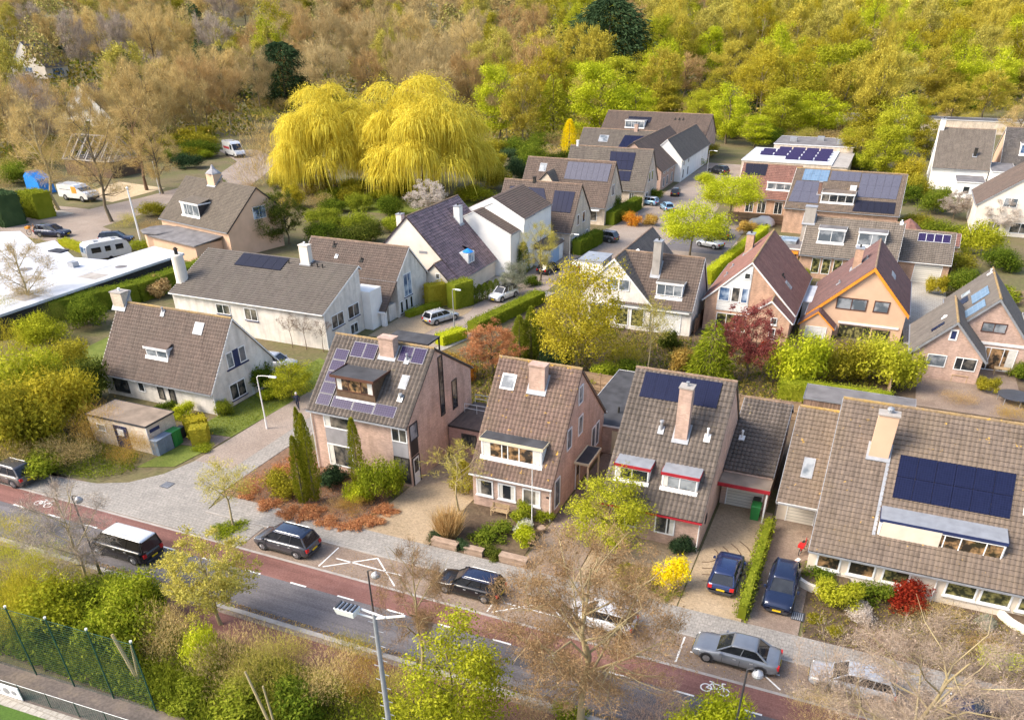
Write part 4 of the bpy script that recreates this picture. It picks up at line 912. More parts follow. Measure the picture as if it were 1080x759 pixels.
# steep house with purple tiles
h = House('brick_house', 'cream gabled house with steep glazed purple roof and blue parasol balcony', -54, 98)
h.gable('y', 93, 107.5, -59.3, -48.3, 6.0, 2.65, -55.4, 9.75, 'cream_render', 'tile_purple', ov=.3, tiles=dict(tw=.5, th=.42, amp=.05), ridge='ridge_plain', trim='dark_frame', trim_w=.12)
h.gable('y', 90.9, 93.0, -53.2, -48.3, 2.4, 2.55, -50.6, 4.75, 'cream_render', 'tile_purple', ov=.25, tiles=dict(tw=.5, th=.42, amp=.05), key='w', trim='dark_frame', trim_w=.12)
h.band('f', 93, -53.9, -52.7, 5.3, 5.6, 'zinc', 'vent_grille'); h.window('f', 90.9, -50.5, -49.9, 2.9, 3.6, 1); h.band('f', 90.9, -50.5, -49.9, 2.2, 2.75, 'white_paint')
bx = h.part(MB().prism([(-51.0, 97.2, 5.3), (-48.9, 97.2, 3.2), (-48.9, 97.2, 4.7), (-50.4, 97.2, 4.7)], (0, 1.9, 0)), 'dormer', 'white_paint'); h.window('r', -48.9, 97.35, 98.9, 3.4, 4.55, 2, glass='glass_blue')
h.part(MB().lathe((-49.3, 98.0, 4.75), [(.8, 0), (.45, .22), (.03, .45)], 8), 'parasol', 'tarp_blue', bx)
h.chimney(-53.5, -52.6, 102.4, 103.4, 7, 9.3, 'white_render', 'lead', 1, key='b'); h.chimney(-59.0, -58.2, 96.3, 97.2, 5.8, 9.0, 'cream_render', 'lead', 1, flash=False)
h.window('r', -48.3, 92.0, 93.6, .2, 1.9, 2, glass='glass_blue'); h.door('r', -48.3, 94.4, 95.3, 0, 2.1, 'navy')
# stepped white house
h = House('rendered_house', 'tall white stepped house with two brown roof levels beside the purple roof', -51, 111)
h.gable('y', 104.5, 107.6, -57.0, -45.9, 6.0, 5.9, -51.5, 8.45, 'white_render', 'tile_brown', ov=.12, vg=.02, trim_w=.14, ridge=None, trim='white_paint')
h.gable('y', 107.6, 111.3, -57.3, -45.2, 6.6, 7.4, -50, 9.85, 'white_render', 'tile_brown', ov=.15, vg=.05, trim_w=.75, ridge=None, key='k', sides='a', tiles=dict(tw=.4))
h.gable('y', 111.3, 118.5, -57.3, -45.3, 6.6, 7.42, -50, 9.85, 'white_render', 'tile_brown', ov=.15, vg=.0, ridge=None, key='m', sides='', tiles=dict(tw=.4))
h.part(MB().box(-45.2, -42.9, 111.5, 117.5, 0, 2.35), 'garage', 'white_render'); h.part(MB().hexa([(-45.2, 111.3, 2.95), (-42.7, 111.3, 2.37), (-42.7, 117.7, 2.37), (-45.2, 117.7, 2.95)], [(-45.2, 111.3, 3.1), (-42.7, 111.3, 2.5), (-42.7, 117.7, 2.5), (-45.2, 117.7, 3.1)]), 'roof', 'tile_brown')
h.garage('r', -42.9, 112.1, 115.8, 2.1, 'render_blue', 1)
# three cream houses stepping back along the street
def row_house(label, x0, x1, y0, y1, ze0, ze1, rp, zr, wall, roof, wins, solar, extra=None):
    h = House('brick_house', label, (x0+x1)/2, (y0+y1)/2, group='gabled houses stepping back along the side street')
    h.gable('x', x0, x1, y0, y1, ze0, ze1, rp, zr, wall, roof, ridge='ridge_plain', trim='dark_frame', trim_w=.14, tiles=dict(res=3))
    for a, b, c, d, n in wins: h.window('r', x1, a, b, c, d, n, glass='glass')
    for q, c, r, m_ in solar: h.solar(q, c, r, m_)
    return h
h = row_house('cream gabled house with two blue solar strips, next after the stepped white house', -55.3, -42.5, 119.7, 129.2, 3.6, 4.4, 124.2, 9.35, 'brick_cream', 'tile_brown', [(122.4, 123.5, 3.6, 5.2, 1), (125, 126.2, 3.6, 5.2, 1), (120.4, 122.6, .6, 2.2, 2)], [([(-53.5, 121.4), (-46.9, 121.4), (-48.4, 123.5), (-54.2, 123.5)], 6, 1, 'solar_blue'), ([(-46.4, 121.3), (-43.2, 121.3), (-43.2, 123.4), (-46.6, 123.4)], 4, 1, 'solar_blue')])
h.chimney(-50.5, -50.1, 123.9, 124.3, 8.5, 9.9, 'soot', 'soot', 0, flash=False); h.window('f', 119.7, -45, -43.6, .5, 2.3, 1); h.door('r', -42.5, 127, 128, 0, 2.1)
h = row_house('cream gabled house with a long grey solar strip, behind the one with blue strips', -60, -43.6, 140.2, 150, 3.3, 4.2, 145.3, 9.5, 'brick_cream', 'tile_brown', [(143.6, 145.2, 4.2, 6, 2), (142, 144, .6, 2.3, 2)], [([(-52.3, 142.9), (-44.2, 142.9), (-44.2, 145.0), (-52.3, 145.0)], 8, 1, 'solar_grey')])
h.gable('y', 140.6, 146, -58.2, -51.8, 4.6, 4.6, -54.6, 8.0, 'brick_cream', 'tile_grey', key='w', ridge=None, trim='dark_frame', trim_w=.12); h.skylight(-57.4, -56.1, 143.6, 144.6); h.window('f', 140.2, -46.4, -45, .6, 2.2, 1); h.part(MB().box(-47.6, -44.4, 139.2, 140.2, 2.45, 2.6), 'canopy', 'white_paint')
h = row_house('cream gabled house with a large dark blue solar block, third along the side street', -58.3, -41.7, 158.6, 168.2, 3.1, 3.6, 163.2, 9.3, 'brick_cream', 'tile_grey', [(161.3, 162.5, 3.8, 5.6, 1), (163.4, 164.6, 3.8, 5.6, 1), (160, 161.4, .6, 2.2, 1), (164, 165.4, .6, 2.2, 1)], [([(-49.6, 160.6), (-44.9, 160.6), (-44.9, 162.7), (-50.0, 162.7)], 4, 2, 'solar_blue'), ([(-47.4, 159.3), (-44.9, 159.3), (-44.9, 160.5), (-47.4, 160.5)], 2, 1, 'solar_blue')])
h.window('f', 158.6, -44.6, -43.6, .2, 2.2, 2); h.chimney(-57.2, -56.8, 163, 163.5, 8.6, 10.1, 'white_paint', 'white_paint', 0, flash=False); h.gable('y', 159.5, 162, -53.8, -51.4, 5.4, 5.4, -52.6, 6.9, 'brick_cream', 'tile_grey', key='w', ridge=None, trim_w=.1)
h = House('brick_house', 'long brown brick house with rambling brown roofs where the side street ends', -50, 195)
h.gable('y', 174, 203, -55.5, -42.4, 4.2, 4.0, -48.6, 9.0, 'brick_rose', 'tile_brown', trim='dark_frame', ridge='ridge_plain', tiles=dict(res=3)); h.gable('x', -66, -48.6, 188, 198, 4.6, 4.6, 193, 8.9, 'brick_rose', 'tile_grey', key='w', trim='dark_frame', tiles=dict(res=3)); h.gable('x', -69, -42.2, 214, 228, 5.4, 5, 221, 9.8, 'brick_rose', 'tile_brown', key='k', trim='dark_frame', tiles=dict(res=3))
h.gable('y', 186, 214, -47.6, -41.0, 5.8, 4.6, -44.6, 8.3, 'white_render', 'tile_grey', key='m', trim='white_paint', tiles=dict(res=3))
for y in (176, 179, 183, 187.5, 192): h.window('r', -42.4 if y < 185 else -41.0, y, y+1.2, .5, 2.3, 1); h.window('r', -42.4 if y < 185 else -41.0, y+.1, y+1.2, 3.0, 3.9, 1)
h.solar([(-63, 217.6), (-57, 217.6), (-57, 219.3), (-63, 219.3)], 5, 1, 'solar_black', 'fk'); h.solar([(-46.9, 199), (-46.9, 205), (-44.9, 205), (-44.9, 201)], 3, 2, 'solar_blue', 'fm'); h.solar([(-56.5, 189.2), (-51, 189.2), (-50.4, 191.8), (-55.8, 191.8)], 5, 1, 'solar_blue', 'fw'); h.skylight(-61.6, -59.4, 190.2, 191.6, 'fw'); h.chimney(-54, -53.2, 192.6, 193.4, 8, 10.2, 'brick_rose', 'lead', 1, flash=False); h.dormer(-63, -58, 216, 6.6, 8.2, 3, key='fk', roof='bitumen_grey', glass='glass_pale')
for x, y in ((-51, 217.5), (-50, 217.5), (-49, 217.5)): h.vent(x, y+1.5, .4, 'fk', 'soot')
# middle: white cross-gabled house
h = House('brick_house', 'white cross gabled house with brown roof, white chimney and dormer behind the golden tree', -23, 95)
h.gable('y', 90, 106.5, -30.4, -21.8, 4.3, 3.3, -26.5, 8.05, 'brick_white', 'tile_slate', ridge='ridge_plain', trim_w=.26, tiles=dict(tw=.42, th=.4, amp=.045)); h.gable('x', -26.3, -17.0, 90.15, 98, 3.35, 3.4, 94, 8.0, 'brick_white', 'tile_brown', key='w', ridge='ridge_plain', ov=.3)
h.dormer(-21.5, -18.4, 90.75, 4.25, 5.6, 3, roof='tile_grey', key='fw', glass='glass_pale', curtain=0); h.chimney(-22.6, -21.7, 92.2, 93.3, 5.8, 9.7, 'concrete', 'lead', 1, key='fw')
h.window('f', 90, -27.25, -25.95, 4.45, 5.75, 1, glass='glass_blue'); h.window('f', 90, -25.8, -24.5, 4.45, 5.75, 1, glass='glass_pale'); h.band('f', 90, -29.8, -17.2, 2.65, 2.85, 'white_paint', 'fascia', .25)
for x0, x1 in ((-26, -24.4), (-24.1, -22.5), (-29.2, -27)): h.window('f', 90, x0, x1, .4, 2.5, 1, glass='glass_green')
h.garage('f', 90.15, -21.4, -18.2, 2.4, 'white_boards', 1); bx = h.part(MB().box(-31.2, -28.4, 91.6, 95.2, 3.9, 7.0), 'dormer', 'white_paint'); h.part(MB().box(-31.4, -28.3, 91.4, 95.4, 7.003, 7.12), 'dormer_roof', 'zinc', bx); h.vent(-24.9, 94.1, .3, mat='white_paint', key='bw')
h = House('carport', 'small white glazed lean to between the white cross gabled house and the red roof', -16, 99, cat='lean-to')
h.part(MB().hexa([(-16.6, 96, 2.3), (-13.9, 96, 2.1), (-13.9, 103, 2.1), (-16.6, 103, 2.3)], [(-16.6, 96, 2.42), (-13.9, 96, 2.2), (-13.9, 103, 2.2), (-16.6, 103, 2.42)]), 'roof', 'glass_blue')
for x, y in ((-16.5, 96.1), (-14, 96.1), (-14, 102.9), (-16.5, 102.9)): h.part(MB().box(x-.06, x+.06, y-.06, y+.06, 0, 2.2), 'post', 'white_paint')
# reddish roof, white gable
h = House('brick_house', 'peach brick house with red brown roof and white boarded gable behind the plum tree', -11.5, 101)
h.gable('y', 93.5, 110, -16.2, -6.2, 3.85, 3.2, -11.5, 8.25, 'brick_peach', 'tile_red', ridge='ridge_lichen', trim_w=.22, tiles=dict(th=.4)); h.gable('y', 91.4, 93.5, -10.6, -6.2, 3.35, 2.9, -8.5, 4.85, 'brick_peach', 'tile_red', key='w', ridge='ridge_lichen', trim_w=.2, vg=.08)
h.part(MB().prism([(-14.85, 93.49, 2.5), (-11.3, 93.49, 2.5), (-11.3, 93.49, 7.75), (-11.6, 93.49, 7.75), (-14.85, 93.49, 4.75)], (0, -.05, 0)), 'gable_boards', 'white_boards')
h.window('f', 93.44, -14.75, -13.5, 3.6, 5.2, 1, glass='glass_blue'); h.window('f', 93.44, -13.3, -12.35, 3.6, 5.3, 1); h.window('f', 93.44, -12.2, -11.4, 3.6, 5.3, 1, glass='glass_blue'); h.window('f', 93.44, -12.15, -11.45, 6.3, 7.0, 1)
h.window('f', 93.5, -14.7, -11.2, .2, 2.2, 3, glass='glass_green', frame=WF); h.window('f', 91.4, -8.3, -7.6, 2.2, 3.0, 1, sill='white_paint'); h.window('f', 91.4, -8.3, -7.6, .5, 1.8, 1)
h.skylight(-8.1, -7.3, 98.4, 99.4, 'b'); h.vent(-8.5, 99.5, .3, 'b', 'soot'); h.chimney(-14.3, -13.4, 106.4, 107.6, 4.5, 8.2, 'brick_peach', 'lead', 1); h.vent(-15, 99, .3, mat='lead'); h.vent(-15, 103, .3, mat='lead')
h.part(MB().box(-5.9, -3.2, 101, 108, 2.25, 2.4), 'lean_to_roof', 'roof_white'); h.part(MB().box(-5.8, -3.4, 101.3, 107.7, 0, 2.24), 'wall', 'white_render')
# orange-trimmed house
h = House('brick_house', 'peach house with maroon roof edged in bright orange, facing the big olive bush', 1, 103)
h.gable('y', 97, 110.5, -4.7, 5.6, 2.45, 3.65, 1.3, 8.1, 'peach_render', 'tile_maroon', ov=.3, vg=.3, trim='orange_trim', trim_w=.42, ridge='ridge_plain', tiles=dict(th=.4)); h.gable('y', 95.2, 97, -5.3, -1.7, 1.7, 1.5, -3.6, 3.15, 'peach_render', 'tile_maroon', key='w', ov=.2, trim='orange_trim', trim_w=.2, ridge=None)
h.window('f', 97, -1.95, 1.35, 3.15, 4.5, 2, BF, 'glass_pale', w=.1); h.window('f', 97, 2.05, 3.7, 3.2, 4.5, 1, BF, 'glass_pale', w=.1); h.window('f', 97, -1.1, 2.3, .0, 1.4, 4, DF, 'glass_green'); h.window('f', 97, 2.5, 4.4, .0, 1.3, 2, DF, 'glass_green'); h.band('f', 97, -1.3, 5.2, 1.55, 1.75, 'white_paint', 'lintel', .12)
h.chimney(-1.2, -.3, 103.6, 105, 4.6, 8.3, 'brick_peach', 'lead', 1, potmat='soot'); h.skylight(3.2, 3.7, 102, 104, 'b', glass='lead'); h.vent(-2.2, 101, .35); h.vent(.2, 104.2, .4); h.garage('f', 95.2, -4.6, -2.4, 1.3, 'white_boards', 1)
# pink brick pair on the right
h = House('brick_house', 'low pink brick gabled house with small blue solar collector, in front of its taller twin', 9.8, 91)
h.gable('y', 87.3, 96, 6.6, 13.05, 2.95, 2.85, 9.82, 6.15, 'brick_pink', 'tile_slate', ridge='ridge_lichen', trim='zinc', trim_w=.3, vg=.25)
h.window('f', 87.3, 9.4, 10.15, 4.2, 5.3, 1, glass='navy', w=.14); h.window('f', 87.3, 8.0, 9.8, 1.35, 2.6, 1, glass='glass_pale'); h.window('f', 87.3, 10.6, 12.6, 1.3, 2.6, 2, glass='glass', split=[.35]); h.solar([(7.9, 89.6), (7.9, 88.9), (8.9, 88.9), (8.9, 89.6)], 1, 2, 'solar_blue'); h.vent(8.9, 91, .15, mat='white_paint', r=.12)
h = House('brick_house', 'taller pink brick gabled house with grey solar collectors at the right edge', 13.7, 98)
h.gable('y', 92, 104, 9.9, 17.6, 3.85, 3.0, 13.5, 7.5, 'brick_pink', 'tile_slate', ridge='ridge_lichen', trim='zinc', trim_w=.3, vg=.25)
h.window('f', 92, 12.6, 14.9, 4.0, 5.0, 2, BF, 'glass_pale'); h.window('f', 92, 12.9, 16.6, .1, 2.5, 3, glass='glass_warm', curtain=3); h.band('f', 92, 12.6, 17.4, 2.75, 3.0, 'white_paint', 'lintel', .1)
h.solar([(11.6, 98.6), (11.6, 95.6), (12.9, 95.6), (12.9, 98.6)], 3, 1, 'solar_sky'); h.solar([(11.0, 94.8), (11.0, 92.4), (12.5, 92.4), (12.5, 94.8)], 3, 1, 'solar_sky'); h.solar([(10.6, 99.6), (10.6, 97.6), (11.4, 97.6), (11.4, 99.6)], 2, 1, 'solar_blue'); h.skylight(10.9, 11.6, 100.0, 101.2); h.vent(13.2, 102.5, .5, mat='white_paint')
h.flat(17.8, 24, 96, 103, 3.2, 'white_render', 'bitumen_grey')
# terraced houses with dormers and solar roofs
h = House('brick_house', 'tan roofed terrace house with two white dormers and peach brick front', -2, 125)
h.gable('x', -8.5, 4.0, 120.5, 130, 3.4, 3.2, 125.1, 7.3, 'brick_peach', 'tile_light', ridge='ridge_plain'); h.dormer(-6.75, -3.2, 121.9, 4.7, 6.35, 2, roof='bitumen_grey', glass='glass_pale'); h.dormer(-1.5, 2.1, 121.9, 4.7, 6.35, 2, roof='bitumen_grey', glass='glass_pale')
for x in (-6.8, -5.4, -3.9): h.window('f', 120.5, x, x+1.15, .7, 2.8, 1, glass='glass_green')
h.chimney(-9.2, -7.7, 124.0, 125.2, 4, 8.6, 'concrete', 'lead', 0); h.vent(3.6, 125.0, .4, mat='white_paint'); h.pipe(-1.7, 120.35, 0, 3.2, 'white_paint')
h = House('garage_annex', 'tan roofed garage with a cream door and four framed solar panels', 7.7, 128, cat='garage')
h.gable('x', 4.4, 10.9, 124, 132.5, 2.9, 4.2, 129.2, 5.7, 'brick_peach', 'tile_light', ridge='ridge_plain', gutter='white_paint'); h.garage('f', 124, 6.6, 10.0, 2.3); h.solar([(6.2, 127.2), (10.4, 127.2), (10.4, 128.7), (6.2, 128.7)], 4, 1, 'solar_grid', frame='white_frame')
h = House('brick_house', 'red roofed terrace house with a black solar block beside the flat roofed building', -19, 165)
h.gable('x', -24.6, -14.1, 160, 170, 3.0, 3.0, 165.1, 7.7, 'brick_peach', 'tile_red', ridge='ridge_plain'); h.solar([(-24.0, 163.2), (-20.2, 163.2), (-20.2, 165), (-24.2, 165)], 3, 1, 'solar_black'); h.dormer(-19.4, -14.7, 161.2, 4.0, 5.3, 3, glass='glass_pale', roof='tile_red')
for x in (-22.6, -20.4, -17.4): h.window('f', 160, x, x+1.5, .2, 2.3, 2)
h = House('brick_house', 'terrace house whose tan roof is almost covered with grey solar panels', -5.5, 155)
h.gable('x', -14.2, 3.5, 147, 166, 4.1, 4.4, 157, 8.6, 'brick_peach', 'tile_tan', ridge='ridge_lichen', tiles=dict(res=3)); h.solar([(-12.9, 153.8), (-8.7, 153.8), (-8.7, 156.7), (-12.9, 156.7)], 3, 1, 'solar_sky'); h.solar([(-8.4, 154.2), (-3.6, 154.2), (-3.6, 156.6), (-8.4, 156.6)], 5, 1, 'solar_grey')
h.solar([(-3.5, 150.5), (2.6, 150.5), (2.8, 156.5), (-3.5, 156.5)], 5, 2, 'solar_grey'); h.solar([(-3.6, 147.0), (2.8, 147.0), (2.7, 149.7), (-3.4, 149.7)], 6, 1, 'solar_black'); h.solar([(-14.0, 148.2), (-9.2, 148.2), (-9.6, 153.6), (-13.7, 153.6)], 3, 2, 'solar_grey')
h.dormer(-8.9, -3.7, 148.6, 5.0, 6.3, 4, frame=WF, glass='glass', roof='tile_tan'); h.part(MB().box(-4.8, -3.8, 151.8, 152.6, 6.0, 7.1), 'air_conditioner', 'white_paint'); h.chimney(-9.7, -9.2, 150.4, 150.9, 5.5, 7.6, 'brick_brown', 'lead', 0)
h = House('porch', 'white glazed porch with a dome light left of the tan terrace house', -12, 127, cat='porch')
h.flat(-13.6, -9.0, 124, 131, 2.9, 'brick_peach', 'bitumen_grey'); h.part(MB().box(-12.2, -9.8, 126.5, 129.5, 2.9, 3.3), 'roof_light', 'glass_pale'); h.part(MB().box(-13.3, -9.3, 123.9, 123.99, .2, 2.2), 'opening', 'soot'); h.part(MB().box(-13.5, -9.1, 123.75, 123.88, 2.2, 2.6), 'arch_beam', 'orange_trim')
h = House('flat_building', 'flat roofed building with white roof and blue solar rows at the edge of the wood', -19, 207, cat='building')
h.flat(-30, -11, 197, 217, 3.6, 'brick_cream', 'roof_white'); h.flat(-26, -8, 217.4, 232, 4.6, 'brick_cream', 'bitumen_grey'); h.flat(-10.8, -7.6, 196, 217.2, 3.4, 'brick_cream', 'concrete', 'concrete')
sp = MB()
for r_, y in enumerate((201, 205.5, 210, 214)):
    for c_ in range(5):
        if (r_, c_) in ((0, 0), (0, 1), (3, 0)): continue
        x = -27.4+c_*3.1; o = h.part(MB().hexa([(x, y, 3.65), (x+2.8, y, 3.65), (x+2.8, y+1.6, 4.2), (x, y+1.6, 4.2)], [(x, y, 3.71), (x+2.8, y, 3.71), (x+2.8, y+1.6, 4.26), (x, y+1.6, 4.26)]), 'solar_panel', 'solar_grid')
for x, y in ((-23, 222), (-17, 226), (-12, 221)): h.part(MB().box(x, x+1.6, y, y+1.4, 4.62, 5.5), 'roof_unit', 'zinc')
h = House('rendered_house', 'white house with plain light tan roof and white chimney at upper right', 14, 203)
h.gable('x', 8.9, 19.4, 198, 218, 4.3, 4.4, 208.5, 10.4, 'white_render', 'tile_light', ridge='ridge_plain', trim='white_paint', trim_w=.5); h.chimney(8.6, 9.6, 207.6, 209.4, 7, 12, 'white_render', 'lead', 1, flash=False); h.chimney(16, 16.6, 201, 201.6, 5.5, 7.6, 'soot', 'soot', 0); h.flat(13.6, 18.6, 190, 197.8, 3.0, 'white_render', 'bitumen_grey'); h.window('f', 190, 15, 16.2, .8, 2.2, 1); h.window('f', 190, 17, 18, .8, 2.2, 1); h.flat(19.6, 24, 194, 206, 4.6, 'white_render', 'bitumen_grey')
h = House('rendered_house', 'cream gabled house with brown roof cut by the right edge, before the white house', 22, 162)
h.gable('y', 158, 172, 15.4, 29, 4.8, 4.8, 22, 9.6, 'cream_render', 'tile_brown', ridge='ridge_plain', trim='zinc'); h.window('f', 158, 19, 21, 4.5, 5.9, 2, glass='glass_pale'); h.window('f', 158, 17.6, 19.6, .6, 2.2, 2); h.window('f', 158, 21, 24, .6, 2.2, 2)
h = House('rendered_house', 'house with dark roof and blue white dormer behind the bare tree at the right edge', 27, 216)
h.gable('x', 22, 38, 206, 224, 4.6, 4.4, 214.5, 10.4, 'peach_render', 'tile_charcoal', ridge='ridge_plain'); h.dormer(25, 31, 208, 6.3, 8.0, 3, roof='bitumen_grey', glass='glass_blue')
h = House('shed', 'long low building with bluish roof edge under the trees at upper right', 20, 300, cat='shed'); zz = terrain(20, 300); h.root.location.z = zz
h.flat(-18, 60, 296, 304, zz+3.4, 'brick_cream', 'solar_grey', z0=zz-.5)
h = House('shed', 'low tiled garden shed with terracotta roof behind the terrace house', 8, 139, cat='shed')
h.gable('x', 5.2, 12.4, 137, 141.4, 2.5, 2.5, 139.2, 3.6, 'brick_peach', 'tile_red', ridge='ridge_plain'); h.skylight(9.5, 10.8, 137.8, 138.5, glass='white_paint')
h = House('summerhouse', 'round brown summerhouse with conical roof beside the solar terrace', 4.6, 147, cat='summerhouse'); h.part(MB().lathe((5.3, 146, 0), [(1.5, 0), (1.5, 2.3)], 8), 'wall', 'brick_brown'); h.part(MB().lathe((5.3, 146, 2.3), [(2.3, -.1), (1.2, .9), (.1, 1.6)], 8), 'roof', 'tile_red')
# left: thatched-looking house, turned a little
h = House('brick_house', 'peach house with mossy tan roof, lead capped chimney and octagonal bay at left', -106.2, 101.5, rz=R(-13)); 
h.gable('x', 0, 17.3, 0, 10, 4.1, 6.3, 6.3, 9.3, 'peach_render', 'tile_thatch', ov=.3, trim='dark_frame', trim_w=.22, ridge=None, tiles=dict(tw=.25, th=.25, amp=.015)); h.dormer(5.0, 9.6, .9, 4.9, 6.7, 3, cheek='dark_frame', roof='tile_thatch', fascia='white_paint', slope=.5, glass='glass_pale', curtain=1); h.chimney(6.6, 8.4, 5.4, 7.0, 7, 10.3, 'peach_render', 'lead', 0); h.part(MB().lathe((7.5, 6.2, 10.4), [(1.15, 0), (1.0, .2), (.4, .6), (.1, 1.2)], 8), 'chimney_hood', 'shutter_grey')
h.part(MB().box(4.4, 15.4, -4.8, -.05, 0, 2.5), 'wall', 'peach_render'); h.part(MB().hexa([(4, -5.2, 2.5), (15.8, -5.2, 2.5), (15.8, -.02, 3.0), (4, -.02, 3.0)], [(4, -5.2, 2.66), (15.8, -5.2, 2.66), (15.8, -.02, 3.15), (4, -.02, 3.15)]), 'roof', 'bitumen_grey'); h.part(MB().lathe((3.2, -2.4, 0), [(2.6, 0), (2.6, 2.6)], 8), 'bay', 'peach_render'); h.part(MB().lathe((3.2, -2.4, 2.7), [(3.0, 0), (3.1, .18), (2.9, .3)], 8), 'bay_roof', 'bitumen_grey'); h.window('r', 17.3, 5, 7.4, 4.8, 6.6, 2, glass='glass_blue')
# white flat-roofed building
h = House('flat_building', 'sprawling low building with patchy white flat roof at the left edge', -100, 75, cat='building')
wp = [(-128, 58), (-90.2, 58), (-90.2, 88.9), (-97.2, 90.3), (-97.4, 81.9), (-103, 81.2), (-113.8, 87.3), (-114.5, 84.5), (-123.9, 89.6), (-128, 87)]
sh = lambda k: [((x+100)*k-100, (y-75)*k+75) for x, y in wp]
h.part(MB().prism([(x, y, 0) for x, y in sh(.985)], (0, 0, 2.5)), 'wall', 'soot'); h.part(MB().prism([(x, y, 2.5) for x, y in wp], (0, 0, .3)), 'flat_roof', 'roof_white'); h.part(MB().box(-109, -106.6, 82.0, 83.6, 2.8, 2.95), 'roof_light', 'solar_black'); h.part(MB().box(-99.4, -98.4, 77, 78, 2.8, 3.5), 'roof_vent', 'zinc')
for i in range(9): h.part(MB().box(-127.5+i*4.1, -127.42+i*4.1, 58.2, 81, 2.8, 2.815), 'roof_seam', 'zinc')
for x, y, a in ((-108, 66, 1.2), (-118, 72, 1.6), (-93, 80, .8), (-104, 74, 1.)): h.part(MB().lathe((x, y, 2.8), [(a, 0), (a*.96, .012)], 14), 'puddle_stain', 'bitumen_grey')
for x, y in ((-111, 70), (-99, 62), (-121, 66)): h.part(MB().tube((x, y, 2.8), (x, y, 3.3), .16, .12, 8), 'roof_vent', 'soot')
for x, y in ((-95, 64), (-101, 70), (-94.5, 74)): h.part(MB().box(x, x+3.2, y, y+2.4, 2.8, 2.812), 'roof_patch', 'concrete')
# utility hut with its bins
h = House('utility_hut', 'flat roofed brick utility hut with blue door beside the road verge', -56.4, 45.2, cat='hut')
h.flat(-59.8, -53.1, 43.6, 46.8, 2.6, 'brick_cream', 'bitumen_brown', 'dark_metal', ov=.06); h.door('f', 43.6, -56.9, -55.4, 0, 2.1, 'navy', 'navy', False); h.window('f', 43.6, -58.9, -57.9, 1.2, 1.9, 1, glass='glass_pale'); h.band('r', -53.1, 43.9, 45.0, 1.85, 2.15, 'navy', 'sign_board'); h.part(MB().box(-56.5, -55.8, 43.5, 43.55, 1.2, 1.8), 'notice', 'white_paint'); h.pipe(-53.05, 43.55, 0, 2.5, 'white_paint')
def bin_(x, y, mat, label, lid=None, w=.58, d=.74, hh=1.06, group=None):
    e = empty('wheelie_bin', (x, y, 0), label, 'bin', group); MB().hexa([(x-w*.42, y-d*.4, .05), (x+w*.42, y-d*.4, .05), (x+w*.42, y+d*.4, .05), (x-w*.42, y+d*.4, .05)], [(x-w*.5, y-d*.5, hh-.1), (x+w*.5, y-d*.5, hh-.1), (x+w*.5, y+d*.5, hh-.1), (x-w*.5, y+d*.5, hh-.1)]).build('bin_body', mat, e)
    MB().hexa([(x-w*.53, y-d*.55, hh-.1), (x+w*.53, y-d*.55, hh-.1), (x+w*.53, y+d*.55, hh-.08), (x-w*.53, y+d*.55, hh-.08)], [(x-w*.45, y-d*.5, hh-.02), (x+w*.45, y-d*.5, hh-.02), (x+w*.45, y+d*.45, hh+.02), (x-w*.45, y+d*.45, hh+.02)]).build('lid', lid or mat, e)
    for q in (-1, 1): MB().tube((x+q*w*.38, y+d*.42, .12), (x+q*w*.5, y+d*.42, .12), .12, .12, 10).build('wheel', 'tyre', e)
    return e
def cabinet(x0, x1, y0, y1, hh, mat, label):
    e = empty('street_cabinet', ((x0+x1)/2, (y0+y1)/2, 0), label, 'cabinet'); MB().box(x0, x1, y0, y1, 0, hh).build('cabinet_body', mat, e); MB().box(x0-.05, x1+.05, y0-.05, y1+.05, hh+.002, hh+.08).build('lid', mat, e); MB().box(x1, x1+.025, y0+.1, (y0+y1)/2-.02, .15, hh-.12).build('door', mat, e); MB().box(x1, x1+.025, (y0+y1)/2+.02, y1-.1, .15, hh-.12).build('door', mat, e)
cabinet(-52.95, -52.2, 43.5, 45.2, 1.35, 'grey_bin', 'blue grey cabinet against the utility hut wall'); cabinet(-52.95, -52.2, 45.3, 46.3, 1.35, 'green_bin', 'green cabinet against the utility hut wall')
bin_(-3.5, 53.0, 'green_bin', 'tall green bin beside the cream garage door', 'green_bin', .7, .8, 1.3); bin_(-3.6, 53.9, 'dark_metal', 'dark grey bin behind the tall green one', None, .6, .7, 1.2)
bin_(-13.9, 54.5, 'dark_metal', 'black bin beside the side door canopy of the white dormer house'); bin_(-53.0, 47.0, 'dark_metal', 'black bin beside the cottage corner')
# solar house with tall front
h = House('brick_house', 'pink brick house with purple solar panels around a brown dormer, behind the tall cypresses', -34, 52)
h.gable('x', -38.5, -29.5, 47.2, 58.2, 5.65, 6.2, 52.1, 9.9, 'brick_pink', 'tile_weathered', ov=.35, vg=.05, trim='dark_frame', trim_w=.15, ridge='ridge_lichen', tiles=dict(tw=.34, th=.42, amp=.075, step=.035), gutter='lead')
h.window('f', 47.2, -37.25, -34.7, 3.95, 5.15, 1, glass='glass', curtain=1, w=.1); h.band('f', 47.2, -37.25, -34.7, 2.55, 3.93, 'shutter_grey'); h.window('f', 47.2, -37.25, -34.9, .55, 2.53, 1, glass='glass', curtain=1, w=.1)
h.window('f', 47.2, -31.0, -29.62, 3.9, 5.1, 2, glass='glass'); h.band('f', 47.2, -31.0, -29.62, 2.6, 3.88, 'shutter_grey'); h.window('f', 47.2, -31.0, -29.62, .3, 2.58, 2, DF)
h.window('r', -29.5, 47.35, 48.6, 3.9, 5.3, 1, DF, 'glass_pale'); h.band('r', -29.5, 47.35, 48.5, 2.6, 3.88, 'dark_frame'); h.door('r', -29.5, 47.4, 48.5, 0, 2.5, 'white_paint', DF)
